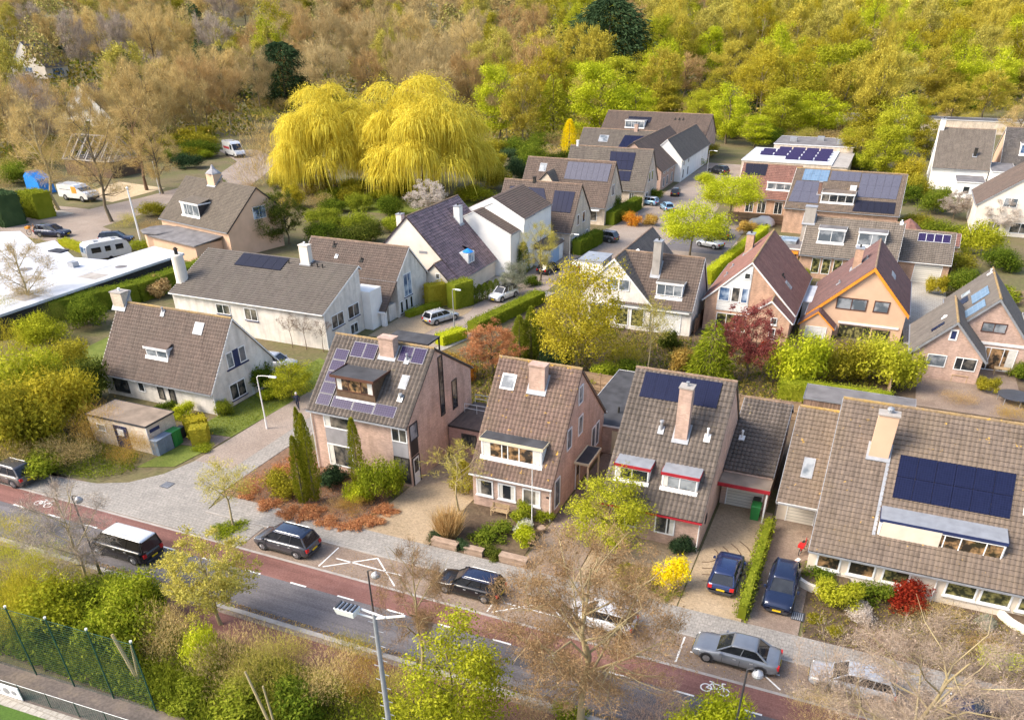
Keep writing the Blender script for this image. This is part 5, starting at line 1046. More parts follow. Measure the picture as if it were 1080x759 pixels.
h.window('r', -29.5, 52.5, 53.25, 3.9, 9.0, 1, DF); h.window('r', -29.5, 54.6, 55.5, 3.6, 6.2, 1, DF)
h.dormer(-36.2, -32.7, 48.0, 7.0, 8.25, 3, cheek='wood_dark', roof='bitumen', fascia='brown_frame', frame=BF, glass='glass_warm', curtain=3, over=.35, slope=-.1, apron='zinc')
h.chimney(-33.8, -32.5, 50.95, 51.75, 8.3, 10.5, 'brick_rose', 'brick_rose', 0); h.vent(-31.35, 51.0, .55); h.skylight(-31.3, -30.6, 49.2, 50.1, glass='lead'); h.vent(-30.75, 48.6, .35, mat='grey_metal', r=.12)
for q, c, r in (([(-37.9, 47.3), (-36.6, 47.3), (-36.6, 51.1), (-37.9, 51.1)], 1, 5), ([(-36.5, 47.3), (-30.7, 47.3), (-30.7, 48.05), (-36.5, 48.05)], 3, 1), ([(-36.5, 50.7), (-34.2, 50.7), (-34.2, 51.75), (-36.5, 51.75)], 2, 1), ([(-32.2, 50.9), (-29.9, 50.9), (-29.9, 51.95), (-32.2, 51.95)], 2, 1)): h.solar(q, c, r, 'solar_grid', frame='shutter_grey')
h.pipe(-38.4, 47.1, 0, 5.5, 'white_paint')
h = House('brick_link', 'low brick garage with railed roof terrace between two pink houses', -27, 56, cat='garage')
h.flat(-29.4, -24.5, 53.5, 58.6, 2.7, 'brick_link', 'tile_brown', 'dark_frame', ov=.0); h.window('f', 53.5, -28.2, -26.8, 1.1, 2.2, 1, DF)
rl = MB(); y0 = 54
for p, q in (((-29.3, 56.4), (-24.6, 56.4)), ((-29.3, 58.5), (-24.6, 58.5)), ((-24.6, 56.4), (-24.6, 58.5))):
    for z in (3.1, 3.5): rl.tube((*p, z), (*q, z), .025, .025, 5)
    for t in np.linspace(0, 1, 5): rl.tube((p[0]+(q[0]-p[0])*t, p[1]+(q[1]-p[1])*t, 2.7), (p[0]+(q[0]-p[0])*t, p[1]+(q[1]-p[1])*t, 3.5), .02, .02, 5)
h.part(rl, 'railing', 'white_paint')
# pink house with the white dormer
h = House('brick_house', 'pink brick house with brown pantile roof, wide white dormer and bench in front', -20.6, 53)
h.gable('x', -23.9, -17.45, 46.8, 58.9, 3.35, 3.95, 52.4, 9.95, 'brick_pink', 'tile_brown_lichen', ov=.35, vg=.12, trim=None, ridge='ridge_lichen', tiles=dict(amp=.05), sides='', gutter='white_paint')
for x0, x1, cu in ((-23.6, -22.2, 1), (-21.8, -20.35, 3), (-19.8, -18.35, 2)): h.window('f', 46.8, x0, x1, 1.02, 2.4, 1, glass='glass', curtain=cu, w=.11, sill='white_paint')
for a, b, c, d in ((52.0, 53.0, 7.15, 8.6), (52.2, 53.2, 4.5, 6.1), (49.7, 50.7, 4.4, 6.1), (47.3, 48.4, .7, 3.1), (55.7, 56.6, 1.5, 3.6), (56.75, 57.6, 1.5, 3.6)): h.window('r', -17.45, a, b, c, d, 1, glass='glass_pale')
h.door('r', -17.45, 51.9, 52.9, 0, 2.2, 'wood_pale'); cn = h.part(MB().box(-17.44, -16.2, 51.5, 54.6, 2.5, 2.68), 'canopy', 'cream_trim'); h.part(MB().box(-17.3, -16.3, 51.6, 54.5, 2.683, 2.7), 'canopy_roof', 'bitumen', cn)
for y in (51.7, 54.4): h.part(MB().box(-16.4, -16.28, y-.06, y+.06, 0, 2.5), 'post', 'cream_trim')
h.dormer(-23.4, -18.5, 47.45, 4.05, 5.45, 4, roof='bitumen', fascia='cream_trim', frame=WF, glass='glass_warm', curtain=3, split=[.34, .44, .63], over=.12)
h.skylight(-23.35, -22.2, 50.8, 51.6, frame='white_frame'); h.chimney(-21.0, -19.75, 50.9, 51.7, 7.3, 10.2, 'brick_pink', 'brick_rose', 0); h.pipe(-17.55, 46.7, 0, 3.1, 'white_paint'); h.part(MB().box(-17.9, -17.7, 46.77, 46.81, 1.9, 2.05), 'house_number', 'dark_frame')
h = House('garden_shed', 'low black flat roofed annex with yellow door between two pink houses', -16, 65, cat='shed')
h.flat(-19.6, -14.0, 58.8, 70.8, 2.65, 'brick_rose', 'bitumen', 'white_paint'); h.door('f', 58.8, -16.6, -15.3, 0, 2.2, 'cream_trim', 'cream_trim', False); h.part(MB().tube((-16.9, 61.5, 2.65), (-16.9, 61.5, 3.2), .09, .09, 8), 'vent_pipe', 'soot')
# red-trimmed house
h = House('brick_house', 'pink brick house with two red edged dormers, blue solar strip and tall chimney', -10, 54)
h.gable('x', -13.7, -6.5, 47.1, 61.0, 3.0, 3.2, 54.2, 10.0, 'brick_pink', 'tile_weathered', ov=.4, vg=.1, trim=None, sides='', ridge='ridge_plain', tiles=dict(tw=.32, th=.4, amp=.06), gutter='red_trim')
h.window('f', 47.1, -9.75, -8.3, .85, 2.35, 2, glass='glass', curtain=2, w=.1, split=[.6]); h.window('f', 47.1, -12.9, -11.0, .85, 2.35, 2, glass='glass_green', w=.1)
for x0, x1 in ((-13.2, -10.7), (-9.8, -7.25)): h.dormer(x0, x1, 48.15, 4.0, 5.1, 2, roof='zinc', fascia='red_trim', glass='glass_pale' if x0 > -10 else 'glass', curtain=1, over=.1, slope=.1)
h.solar([(-13.0, 52.6), (-7.4, 52.6), (-7.4, 54.0), (-13.0, 54.0)], 6, 1, 'solar_blue', gap=.01); h.chimney(-9.75, -8.85, 50.6, 51.4, 6.3, 10.4, 'brick_pink', 'concrete', 1, potmat='zinc'); h.vent(-10.8, 51.0, .7, mat='zinc', r=.11); h.vent(-7.5, 51.0, .7, mat='white_paint'); h.pipe(-6.6, 47.0, 0, 2.9, 'white_paint')
h.window('r', -6.5, 48.6, 49.0, 1.4, 2.1, 1, DF)
h = House('garage_annex', 'garage wing with long brown tiled roof, red edged canopy and white door', -4.7, 58, cat='garage')
h.gable('x', -6.4, -2.85, 54.3, 64.5, 3.05, 4.0, 61.2, 6.0, 'brick_pink', 'tile_weathered', ov=.05, vg=.08, trim='zinc', trim_w=.14, ridge='ridge_plain', gutter=None, tiles=dict(tw=.32, th=.4, amp=.06)); h.part(MB().box(-6.45, -2.75, 52.45, 55.0, 2.62, 2.78), 'canopy', 'bitumen_brown'); h.part(MB().box(-6.5, -2.7, 52.38, 52.448, 2.56, 2.84), 'fascia', 'red_trim'); h.garage('f', 54.3, -5.9, -3.3, 2.2, 'garage_door', 5); h.part(MB().box(-2.95, -2.83, 52.5, 52.62, 0, 2.6), 'post', 'white_paint'); h.vent(-5.8, 57.2, .6, mat='white_paint')
# big house on the right
h = House('brick_house', 'wide cream fronted house with lichen spotted tan roof and twelve panel solar array', 9, 55)
h.gable('x', .8, 26, 47.3, 64.6, 2.5, 2.6, 56.05, 9.25, 'pale_board', 'tile_tan', ov=.45, vg=.1, trim='zinc', trim_w=.12, ridge='ridge_lichen', tiles=dict(tw=.3, th=.36, amp=.03))
for x0, x1, gl in ((1.3, 2.85, 'glass_warm'), (3.3, 5.0, 'glass_warm'), (5.4, 7.1, 'glass_green'), (9.15, 11.0, 'glass_green'), (11.15, 12.95, 'glass_green'), (13.3, 15, 'glass_green')): h.window('f', 47.3, x0, x1, .72, 1.95, 1, glass=gl, w=.12, sill='white_paint')
h.band('f', 47.3, 1.0, 8.0, .0, .62, 'cream_render', 'plinth', .05)
h.solar([(5.0, 50.65), (11.9, 50.65), (11.9, 53.15), (5.0, 53.15)], 6, 2, 'solar_blue', gap=.025)
h.dormer(4.55, 11.85, 48.5, 3.3, 4.5, 4, cheek='white_paint', roof='zinc', fascia='navy', frame=WF, glass='glass_warm', split=[.53, .66, .86], over=.05, slope=.12, apron=None); h.part(MB().box(4.7, 8.2, 48.40, 48.44, 3.4, 4.45), 'roller_shutter', 'pale_board'); h.onroof([(4.25, 48.4), (4.45, 48.4), (4.45, 52.9), (4.25, 52.9)], .02, .07, 'flashing', 'lead')
h.chimney(3.05, 4.3, 52.7, 53.5, 6.5, 9.8, 'peach_render', 'concrete', 0, cowl='zinc'); h.skylight(12.6, 13.3, 51, 52, frame='white_frame'); h.pipe(8.6, 47.15, 0, 2.3, 'white_paint')
h.gable('x', -2.05, .8, 53.6, 63, 4.05, 3.6, 58, 7.35, 'pale_board', 'tile_tan', ov=1.95, vg=.08, trim='zinc', trim_w=.12, ridge='ridge_lichen', key='w'); h.garage('f', 53.6, -1.3, .6, 2.2, 'garage_door', 1); h.skylight(-.95, -.15, 53.4, 54.7, 'fw', frame='zinc'); h.part(MB().box(-2.1, -1.98, 51.75, 51.87, 0, 2.5), 'post', 'dark_frame'); h.part(MB().box(-2.0, .8, 51.6, 51.7, 2.5, 2.6), 'fascia', 'white_paint')
h = House('garden_shed', 'long dark shed with flat roof behind the wide house, under the olive bushes', 2.3, 73, cat='shed'); h.flat(-2.4, 6.9, 71.4, 74.7, 2.5, 'shed_wood', 'bitumen_grey', 'zinc', ov=.05)
h = House('garden_shed', 'purple grey flat roofed shed just behind the lichen covered ridge', 11.5, 72, cat='shed'); h.flat(9.3, 13.6, 69.6, 72.8, 2.3, 'shed_wood', 'bitumen_grey', 'shutter_grey', ov=.05)
h = House('carport', 'black flat roofed carport behind the solar house', -42.6, 71, cat='carport'); h.part(MB().box(-45.6, -40.4, 70.0, 72.8, 2.4, 2.6), 'flat_roof', 'bitumen'); h.part(MB().box(-45.7, -40.3, 69.9, 69.99, 2.3, 2.66), 'fascia', 'dark_frame')
for x, y in ((-45.5, 70.1), (-40.5, 70.1), (-45.5, 72.7), (-40.5, 72.7)): h.part(MB().box(x-.07, x+.07, y-.07, y+.07, 0, 2.4), 'post', 'dark_frame')
# things half hidden in the wood at upper left
def far_house(px, py, w, d, ze, zr, wall, roof, label, axis='x', rz=0., frac=1):
    x, y = ground(px, py); h = House('rendered_house', label, x, y, rz=rz or 1e-4, z=terrain(x, y))
    if axis == 'x': h.gable('x', -w/2, w/2, -d/2, d/2, ze, ze, 0, zr, wall, roof, trim='white_paint', ridge='ridge_plain', tiles=dict(res=2, tw=.6, th=.6))
    else: h.gable('y', -d/2, d/2, -w/2, w/2, ze, ze, 0, zr, wall, roof, trim='white_paint', ridge='ridge_plain', tiles=dict(res=2, tw=.6, th=.6))
    return h
h = far_house(45, 82, 17, 14, 4.5, 13.5, 'cream_render', 'tile_charcoal', 'dark roofed house with white verge half hidden by trees at top left', 'y', R(10)); h.window('f', -7, -3, 2, 2.2, 4.2, 2, glass='glass_blue'); h.window('r', 8.5, -3, 4, 1, 3.6, 3, glass='glass_blue')
h = far_house(102, 132, 20, 9, 1.0, 11.5, 'white_render', 'tile_light', 'white triangular gable showing through bare branches at left', 'y', R(16)); h.window('f', -4.5, -1.8, 1.8, 4.2, 6.2, 2, glass='glass_pale')
h = far_house(538, 12, 10, 8, 3, 8, 'peach_render', 'tile_red', 'tiny peach house glimpsed among far trees at top centre', 'x')
x, y = ground(108, 184); e = empty('timber_roof_frame', (x, y, 0), 'bare pale roof trusses of an unfinished building behind the white van', 'roof frame')
pb = MB()
for i in range(7):
    xx = x-7+i*2.3; pb.tube((xx, y-3.5, 3.4), (xx, y+1, 8), .16, .16, 4); pb.tube((xx, y+5.5, 3.4), (xx, y+1, 8), .16, .16, 4); pb.tube((xx, y-3.5, 3.4), (xx, y+5.5, 3.4), .14, .14, 4); pb.tube((xx, y-2, 3.4), (xx, y+1, 6), .1, .1, 4)
pb.build('trusses', 'concrete', e); pw = MB(); pw.tube((x-7.3, y-3.5, 3.4), (x+7.3, y-3.5, 3.4), .16, .16, 4); pw.tube((x-7.3, y+1, 8), (x+7.3, y+1, 8), .16, .16, 4); pw.build('beam', 'concrete', e); MB().box(x-7, x+7, y-3.4, y+5.4, 0, 3.2).build('wall', 'wood_dark', e)
x, y = ground(37, 205); e = empty('tarpaulin_tent', (x, y, 0), 'bright blue tarpaulin tent behind the clipped hedge at left', 'tent'); MB().prism([(x-2.0, y, 0), (x+2.1, y, 0), (x+1.7, y, 2.8), (x-.6, y, 4.3), (x-1.8, y, 3.4)], (0, 3.5, 0)).build('cover', 'tarp_blue', e); MB().tube((x-.6, y-.2, 4.3), (x-.6, y+3.7, 4.3), .1, .1, 5).build('ridge_pole', 'wood_pale', e)
# ------------------------------------------------------------------ vehicles
for nm, c in (('paint_grey', (.075, .075, .085)), ('paint_black', (.012, .012, .015)), ('paint_steel', (.21, .225, .25)), ('paint_silver', (.46, .47, .49)), ('paint_white', (.74, .74, .74)), ('paint_navy', (.012, .02, .055)), ('paint_blue', (.018, .032, .10)), ('paint_taupe', (.16, .14, .13)), ('paint_red', (.3, .02, .02)), ('paint_sky', (.25, .42, .58)), ('paint_blue_reflect', (.02, .03, .06))): paint(nm, c)
PK = 'cars parked in the bays along the street'
car('mpv', -33.5, 36.3, PI, 'paint_grey', 'grey people carrier with silver roof rails parked beside the round grass patch', 'paint_blue_reflect', PK, rails=True, scale=1.04)  # blue reflection on the roof is put into its paint colour
car('estate', -19.3, 36.8, PI, 'paint_black', 'black estate car with silver roof rails parked below the bench house', 'paint_navy', PK, rails=True)
car('sedan', -2.0, 36.9, PI, 'paint_steel', 'steel grey saloon parked in front of the two driveways', None, PK, scale=1.03)
car('estate', 4.4, 37.0, PI, 'paint_silver', 'silver car half hidden under the leaning bare tree', None, PK)
car('suv', 11.6, 37.0, PI, 'paint_blue', 'dark blue car in the bottom right corner, behind bare twigs', None, PK)
car('hatch', -10.3, 36.9, PI, 'paint_white', 'white car seen through the big bare tree', None, PK)
car('suv', -60.4, 35.7, PI, 'paint_taupe', 'grey brown estate car with roof rails cut by the left edge', 'paint_grey', PK, rails=True)
car('van', -43.6, 31.4, PI, 'paint_black', 'black van with pale roof driving along the street', 'paint_white', None, 'van', 'delivery_van', panel=True)
car('hatch', -4.05, 44.6, PI/2, 'paint_blue', 'dark blue hatchback seen from behind on the driveway left of the hedge', None, 'cars on the front driveways', scale=1.03)
car('suv', -.4, 44.2, -PI/2, 'paint_navy', 'dark blue car facing the street on the driveway right of the hedge', None, 'cars on the front driveways', scale=1.02)
car('estate', -46.3, 84.0, R(66), 'paint_silver', 'silver estate car on the tan forecourt beside the clipped hedges', None)
car('suv', -42.9, 95.2, R(-104), 'paint_white', 'white car with black roof on the side street before the purple roof', 'paint_black')
car('hatch', -42.0, 109.3, R(80), 'paint_black', 'black car parked by the blue garage door, behind the silvery shrub', None)
car('hatch', -38.2, 113.2, R(78), 'paint_navy', 'dark blue car beside the lamp post near the flat dormer', None)
car('suv', -40.1, 129.8, R(168), 'paint_grey', 'dark grey off roader parked across from the orange bush', 'paint_steel', rails=True)
car('suv', -35.3, 199.5, R(150), 'paint_black', 'black car at the far end of the side street', None, scale=1.1)
car('hatch', -38.5, 171.5, R(100), 'paint_black', 'black car against the long brown brick house', None)
x, y = ground(682, 216); car('estate', x, y, R(170), 'paint_sky', 'pale blue car behind the red orange bush', 'paint_white'); x, y = ground(703, 222); car('hatch', x, y, R(120), 'paint_sky', 'light blue car beside the lime tree', None)
car('roadster', -23.3, 132.2, R(158), 'paint_silver', 'small silver open car under the lime tree', None, scale=1.1)
car('suv', -22.6, 139.6, R(100), 'paint_black', 'black car with red tail light behind the open car', None)
x, y = ground(292, 388); car('estate', x, y, R(8), 'paint_silver', 'silver car hidden between the cottage and the clipped round bush', None)
# covered car
x, y = ground(803, 238); e = empty('covered_car', (x, y, 0), 'car under a pale grey cover beside the clipped hedge', 'car', None, R(165)); e['spun'] = 1
b = MB(); secs = []
for f, w, z in ((0, .7, .55), (.06, .95, .85), (.26, 1.0, 1.0), (.42, .9, 1.45), (.7, .9, 1.5), (.9, .95, 1.1), (1, .75, .6)): secs.append([(4.4*(.5-f), q*.95*w, zz) for q, zz in ((1, .1), (.98, z*.6), (.75, z), (0, z+.05), (-.75, z), (-.98, z*.6), (-1, .1))])
loft(b, secs).build('cover', 'roof_white', e, smooth=True)
for f in (.18, .8): MB().tube((4.4*(.5-f), -.9, .3), (4.4*(.5-f), .9, .3), .3, .3, 12).build('wheel', 'tyre', e)
def big_van(x, y, ang, label, L=6.0, H=2.5, stripe=None, s=1.3, logo=None, cab=.72):
    e = empty('white_van', (0, 0, 0), label, 'van'); e['spun'] = 1; w = .98
    prof = [(-L/2, .4), (L*.5-.1, .4), (L*.5, .75), (L*.5-.25, 1.15), (L*.5-1.0, 1.3), (L*.5-1.75, H-.35), (L*.5-2.1, H-.06), (L*.5-2.6, H), (-L/2+.1, H), (-L/2, H-.15)]
    MB().prism([(a, -w, z) for a, z in prof], (0, 2*w, 0)).build('body', 'paint_white', e)
    MB().hexa([(L*.5-1.0, -w*.9, 1.36), (L*.5-.94, -w*.9, 1.36), (L*.5-.94, w*.9, 1.36), (L*.5-1.0, w*.9, 1.36)], [(L*.5-1.72, -w*.86, H-.36), (L*.5-1.66, -w*.86, H-.36), (L*.5-1.66, w*.86, H-.36), (L*.5-1.72, w*.86, H-.36)]).build('windscreen', 'car_glass', e)
    for q in (-1, 1):
        m = MB(); m.box(L*.5-2.6, L*.5-1.75, q*w-.012 if q > 0 else -w-.012, q*w+.012 if q > 0 else -w+.012, 1.35, H-.5); m.build('side_window', 'car_glass', e)
        m = MB(); m.box(-L/2+.5, L*.5-2.9, q*w-.012, q*w+.012, 1.35, H-.6 if stripe is None else 1.75); m.build('side_window' if stripe is None else 'stripe', 'car_glass' if stripe is None else stripe, e)
        if logo: MB().box(.0, .9, q*w-.02, q*w+.02, 1.0, 1.8).build('logo', logo, e)
        for xx in (L*.5-1.1, -L*.5+1.2):
            t = MB().tube((xx, q*(w-.2), .38), (xx, q*(w+.02), .38), .38, .38, 16).build('wheel', 'tyre', e); MB().tube((xx, q*(w-.1), .38), (xx, q*(w+.03), .38), .22, .2, 10).build('rim', 'rim', t)
        MB().box(-L/2-.02, -L/2+.1, q*w*.8-.1, q*w*.8+.1, .9, 1.3).build('taillight', 'red_paint', e); MB().box(L*.5-.2, L*.5-.04, q*w*.75-.16, q*w*.75+.16, .8, 1.02).build('headlight', 'lamp_glass', e)
    MB().box(L*.5-.05, L*.5+.02, -w*.9, w*.9, .35, .6).build('bumper', 'dark_metal', e)
    e.location = (x, y, .03); e.rotation_euler = (0, 0, ang); e.scale = (s,)*3
x, y = ground(248, 165); big_van(x, y, R(-27), 'white high roofed ambulance type van parked on the street by the willow', 6.2, 2.7, 'red_trim', 1.3)
x, y = ground(85, 211); big_van(x, y, R(-2), 'white van with small orange logo parked in front of the sand yard', 5.4, 2.0, None, 1.5, 'orange_trim')
x, y = ground(57, 249); car('estate', x, y, R(14), 'paint_navy', 'dark car with bicycles on a rear rack by the white roofed building', None, scale=1.25)
bk_x, bk_y = ground(38, 251)
def bicycle(x, y, ang, paintm, label, s=1., z=0):
    e = empty('bicycle', (0, 0, 0), label, 'bicycle'); e['spun'] = 1
    for xx in (-.52, .52):
        m = MB(); pts = [(xx+.33*math.cos(a), 0, .34+.33*math.sin(a)) for a in np.linspace(0, 2*PI, 17)]; m.path(pts, .028, 5); t = m.build('wheel', 'tyre', e); sp_ = MB()
        for k in range(8): sp_.tube((xx, 0, .34), (xx+.32*math.cos(k*PI/4), 0, .34+.32*math.sin(k*PI/4)), .006, .006, 3)
        sp_.build('spokes', 'grey_metal', t)
    m = MB(); P_ = [(-.52, 0, .34), (-.18, 0, .86), (-.05, 0, .32), (.36, 0, .84), (.52, 0, .34), (.32, 0, 1.02)]
    for a, b in ((0, 1), (0, 2), (1, 2), (1, 3), (2, 3), (3, 4), (3, 5)): m.tube(P_[a], P_[b], .024, .024, 6)
    m.build('frame', paintm, e); MB().box(-.34, -.06, -.08, .08, .93, 1.0).build('saddle', 'soot', e); MB().path([(.22, -.3, 1.02), (.34, -.12, 1.06), (.34, .12, 1.06), (.22, .3, 1.02)], .018, 5).build('handlebar', 'dark_metal', e); MB().box(-.75, -.3, -.2, .2, .70, .92).build('pannier', paintm, e)
    e.location = (x, y, z); e.rotation_euler = (0, 0, ang); e.scale = (s,)*3
bicycle(.35, 49.9, R(75), 'red_paint', 'red bicycle leaning by the wide house corner'); bicycle(bk_x-.3, bk_y, R(100), 'orange_trim', 'orange bicycle on the rear rack of the dark car', 1.5, .6)
# caravan
x, y = ground(115, 274); e = empty('caravan', (0, 0, 0), 'white touring caravan with dark windows beside the white flat roof', 'caravan'); e['spun'] = 1; L = 6.2
prof = [(-3.1, .5), (3.0, .5), (3.15, 1.2), (2.9, 2.1), (2.3, 2.62), (1.2, 2.72), (-2.5, 2.66), (-3.0, 2.4), (-3.15, 1.4)]
MB().prism([(a, -1.2, z) for a, z in prof], (0, 2.4, 0)).build('body', 'paint_white', e)
for q in (-1, 1):
    for a, b in ((-2.4, -1.1), (-.5, .3), (1.0, 2.1)): MB().box(a, b, q*1.2-.03, q*1.2+.03, 1.4, 2.1).build('side_window', 'car_glass', e)
    MB().tube((0, q*1.0, .34), (0, q*1.22, .34), .34, .34, 14).build('wheel', 'tyre', e)
MB().box(-3.2, -3.06, -.9, .9, 1.45, 2.2).build('rear_window', 'glass_blue', e)
MB().tube((3.0, -.5, .5), (4.3, 0, .5), .05, .05, 5).tube((3.0, .5, .5), (4.3, 0, .5), .05, .05, 5).build('drawbar', 'dark_metal', e)
for a in (-1.5, 1.0): MB().box(a, a+.6, -.3, .3, 2.66, 2.82).build('roof_hatch', 'zinc', e)
e.location = (x, y, 0); e.rotation_euler = (0, 0, R(68)); e.scale = (1.05,)*3
x, y = ground(124, 256); car('estate', x, y, R(30), 'paint_navy', 'dark car parked behind the caravan', None, scale=1.15); x, y = ground(105, 262); e = empty('trailer', (x, y, 0), 'flat grey trailer behind the caravan', 'trailer', None, R(75)); e['spun'] = 1; MB().box(-2, 2, -1, 1, .55, .95).build('bed', 'grey_metal', e)
for q in (-1, 1): MB().tube((0, q*1.05, .33), (0, q*1.2, .33), .33, .33, 12).build('wheel', 'tyre', e)
MB().tube((2, 0, .6), (3.2, 0, .55), .06, .06, 5).build('drawbar', 'dark_metal', e)

# ------------------------------------------------------------------ street furniture
def lamp(x, y, h, label, arm=(1.2, 0), head='flat', mat='grey_metal', r=.06, base=0):
    e = empty('street_lamp', (x, y, terrain(x, y)), label, 'street lamp', 'street lamps'); z = terrain(x, y); MB().tube((x, y, z), (x, y, z+.9), r*1.7, r*1.5, 10).tube((x, y, z+.9), (x, y, z+h), r*1.1, r*.75, 10).build('post', mat, e)
    ex, ey = x+arm[0], y+arm[1]
    if head == 'flat':
        MB().path([(x, y, z+h), (x+arm[0]*.12, y+arm[1]*.12, z+h+.14), (x+arm[0]*.5, y+arm[1]*.5, z+h+.2), (ex, ey, z+h+.2)], r*.6, 6).build('arm', mat, e); a = math.atan2(arm[1], arm[0]); c, s_ = math.cos(a), math.sin(a); q = lambda u, v, w: (ex+c*u-s_*v, ey+s_*u+c*v, z+h+w)
        MB().hexa([q(-.1, -.1, .14), q(.6, -.12, .14), q(.6, .12, .14), q(-.1, .1, .14)], [q(-.1, -.07, .26), (q(.55, -.08, .24)), q(.55, .08, .24), q(-.1, .07, .26)]).build('lamp_head', 'lamp_glass', e)
    else:
        MB().path([(x, y, z+h), (x+arm[0]*.5, y+arm[1]*.5, z+h+.16), (ex, ey, z+h+.05)], r*.5, 6).build('arm', mat, e); MB().lathe((ex, ey, z+h-.3), [(.06, -.02), (.22, .02), (.28, .14), (.24, .26), (.1, .38), (.03, .42)], 12).build('lamp_head', 'zinc', e)
    return e
lamp(-47.1, 51.4, 5.0, 'tall pale street lamp on the lawn edge beside the cottage', (1.3, .2), mat='white_paint')
lamp(-21.6, 29.1, 6.2, 'dark street lamp with round head beside the tall rung mast', (.5, 0), 'ball', 'dark_metal')
x, y = ground(799, 712, 6.0); lamp(x-.5, y, 6.2, 'dark street lamp with round head below the steel grey saloon', (.5, 0), 'ball', 'dark_metal')
x, y = ground(83, 528, 6.0); lamp(x-.5, y, 6.2, 'dark street lamp with round head among the bare twigs by the junction', (.5, 0), 'ball', 'dark_metal')
lamp(-43.8, 82.6, 4.4, 'pale street lamp by the tan forecourt next to the silver estate car', (.5, 0), 'flat'); lamp(-39.5, 111.1, 4.9, 'pale street lamp beside the dark blue car near the flat dormer', (.7, .1), 'flat'); x, y = ground(745, 188); lamp(x, y, 5.4, 'grey street lamp at the end of the side street by the black car', (1.2, -.2), 'flat')
def pole(x, y, h, r, label, nm='flagpole', tip=True):
    e = empty(nm, (x, y, terrain(x, y)), label, 'pole'); z = terrain(x, y); MB().tube((x, y, z), (x, y, z+h), r, r*.6, 9).build('shaft', 'white_paint', e); MB().lathe((x, y, z+h), [(r*.5, 0), (r*1.3, r), (r*.2, r*2.4)], 8).build('finial', 'white_paint', e); MB().tube((x, y, z), (x, y, z+.35), r*2, r*1.8, 9).build('base', 'zinc', e)
pole(-18.5, 45.5, 5.0, .045, 'slim white flagpole in front of the bench house'); pole(-108, 98.0, 8.6, .17, 'thick white flagpole leaning over the left garden'); x, y = ground(169, 205); pole(x, y, 6.0, .08, 'thin pale pole beside the back street, left of the peach house', 'utility_pole')
# floodlight mast with rungs
mx, my, mh = -15.2, 20.5, 11.7; e = empty('floodlight_mast', (mx, my, 0), 'tall pale mast with climbing rungs and floodlights at the bottom of the picture', 'mast')
MB().tube((mx, my, 0), (mx, my, mh), .16, .085, 12).build('post', 'lead', e)
rg = MB()
for k in range(26): z = 1.2+k*.4; rg.tube((mx-(.34 if k % 2 else .0), my, z), (mx+(.0 if k % 2 else .34), my, z), .018, .018, 5)
rg.build('rungs', 'lead', e); MB().tube((mx-.6, my, mh+.05), (mx+.5, my, mh-.05), .05, .05, 7).build('crossbar', 'white_paint', e)
MB().tube((mx, my, mh-.25), (mx-.85, my-.2, mh-.05), .045, .045, 7).tube((mx, my, mh-.25), (mx+1.35, my+.2, mh+.15), .06, .05, 7).build('arm', 'white_paint', e)
fl = MB(); fl.hexa([(mx-1.5, my-.45, mh-.15), (mx-.7, my-.45, mh-.15), (mx-.7, my+.05, mh-.15), (mx-1.5, my+.05, mh-.15)], [(mx-1.55, my-.55, mh+.2), (mx-.62, my-.55, mh+.2), (mx-.62, my-.02, mh+.2), (mx-1.55, my-.02, mh+.2)]); f_ = fl.build('floodlight', 'lamp_glass', e); ff = MB()
for k in range(5): ff.box(mx-1.5+k*.19, mx-1.43+k*.19, my-.52, my-.05, mh+.2, mh+.28)
ff.build('cooling_fins', 'dark_metal', f_)
# fences
def slat_fence(x0, y0, x1, y1, h, label, mat='fence_wood', group=None):
    e = empty('garden_fence', (x0, y0, 0), label, 'fence', group); L = math.hypot(x1-x0, y1-y0); ux, uy = (x1-x0)/L, (y1-y0)/L; nx, ny = -uy*.02, ux*.02; n = max(1, round(L/1.8)); m = MB()
    for k in range(int(h/.16)):
        z = .05+k*.16; b = [(x0-nx, y0-ny), (x1-nx, y1-ny), (x1+nx, y1+ny), (x0+nx, y0+ny)]; m.hexa([(*p, z) for p in b], [(*p, z+.135) for p in b])
    m.build('slats', mat, e)
    for i in range(n+1): x, y = x0+ux*L*i/n, y0+uy*L*i/n; MB().box(x-.05, x+.05, y-.06, y+.06, 0, h+.06).build('post', mat, e)
slat_fence(-31, 71.6, -14.3, 71.0, 1.8, 'brown slatted fence behind the bench house garden'); slat_fence(-13.6, 71.2, -2.6, 71.8, 1.8, 'brown slatted fence behind the red trimmed house, left of the shed'); slat_fence(-24.3, 59.4, -24.3, 71, 1.8, 'slatted fence running back from the bench house'); slat_fence(-16.6, 91.0, -16.6, 96, 1.9, 'short dark fence between the white and the red roofed house', 'fence_brown'); slat_fence(4.9, 75.5, 4.9, 92, 1.7, 'slatted fence beside the pink pair, left side', 'fence_wood'); slat_fence(11.3, 125, 11.3, 140, 1.9, 'brown fence right of the tan garage', 'fence_brown'); slat_fence(12.5, 118, 26, 119, 1.6, 'low pale fence in the garden above the pink pair', 'fence_wood'); slat_fence(-24.2, 152, -14, 152, 1.7, 'brown fence in front of the red roofed terrace', 'fence_brown')
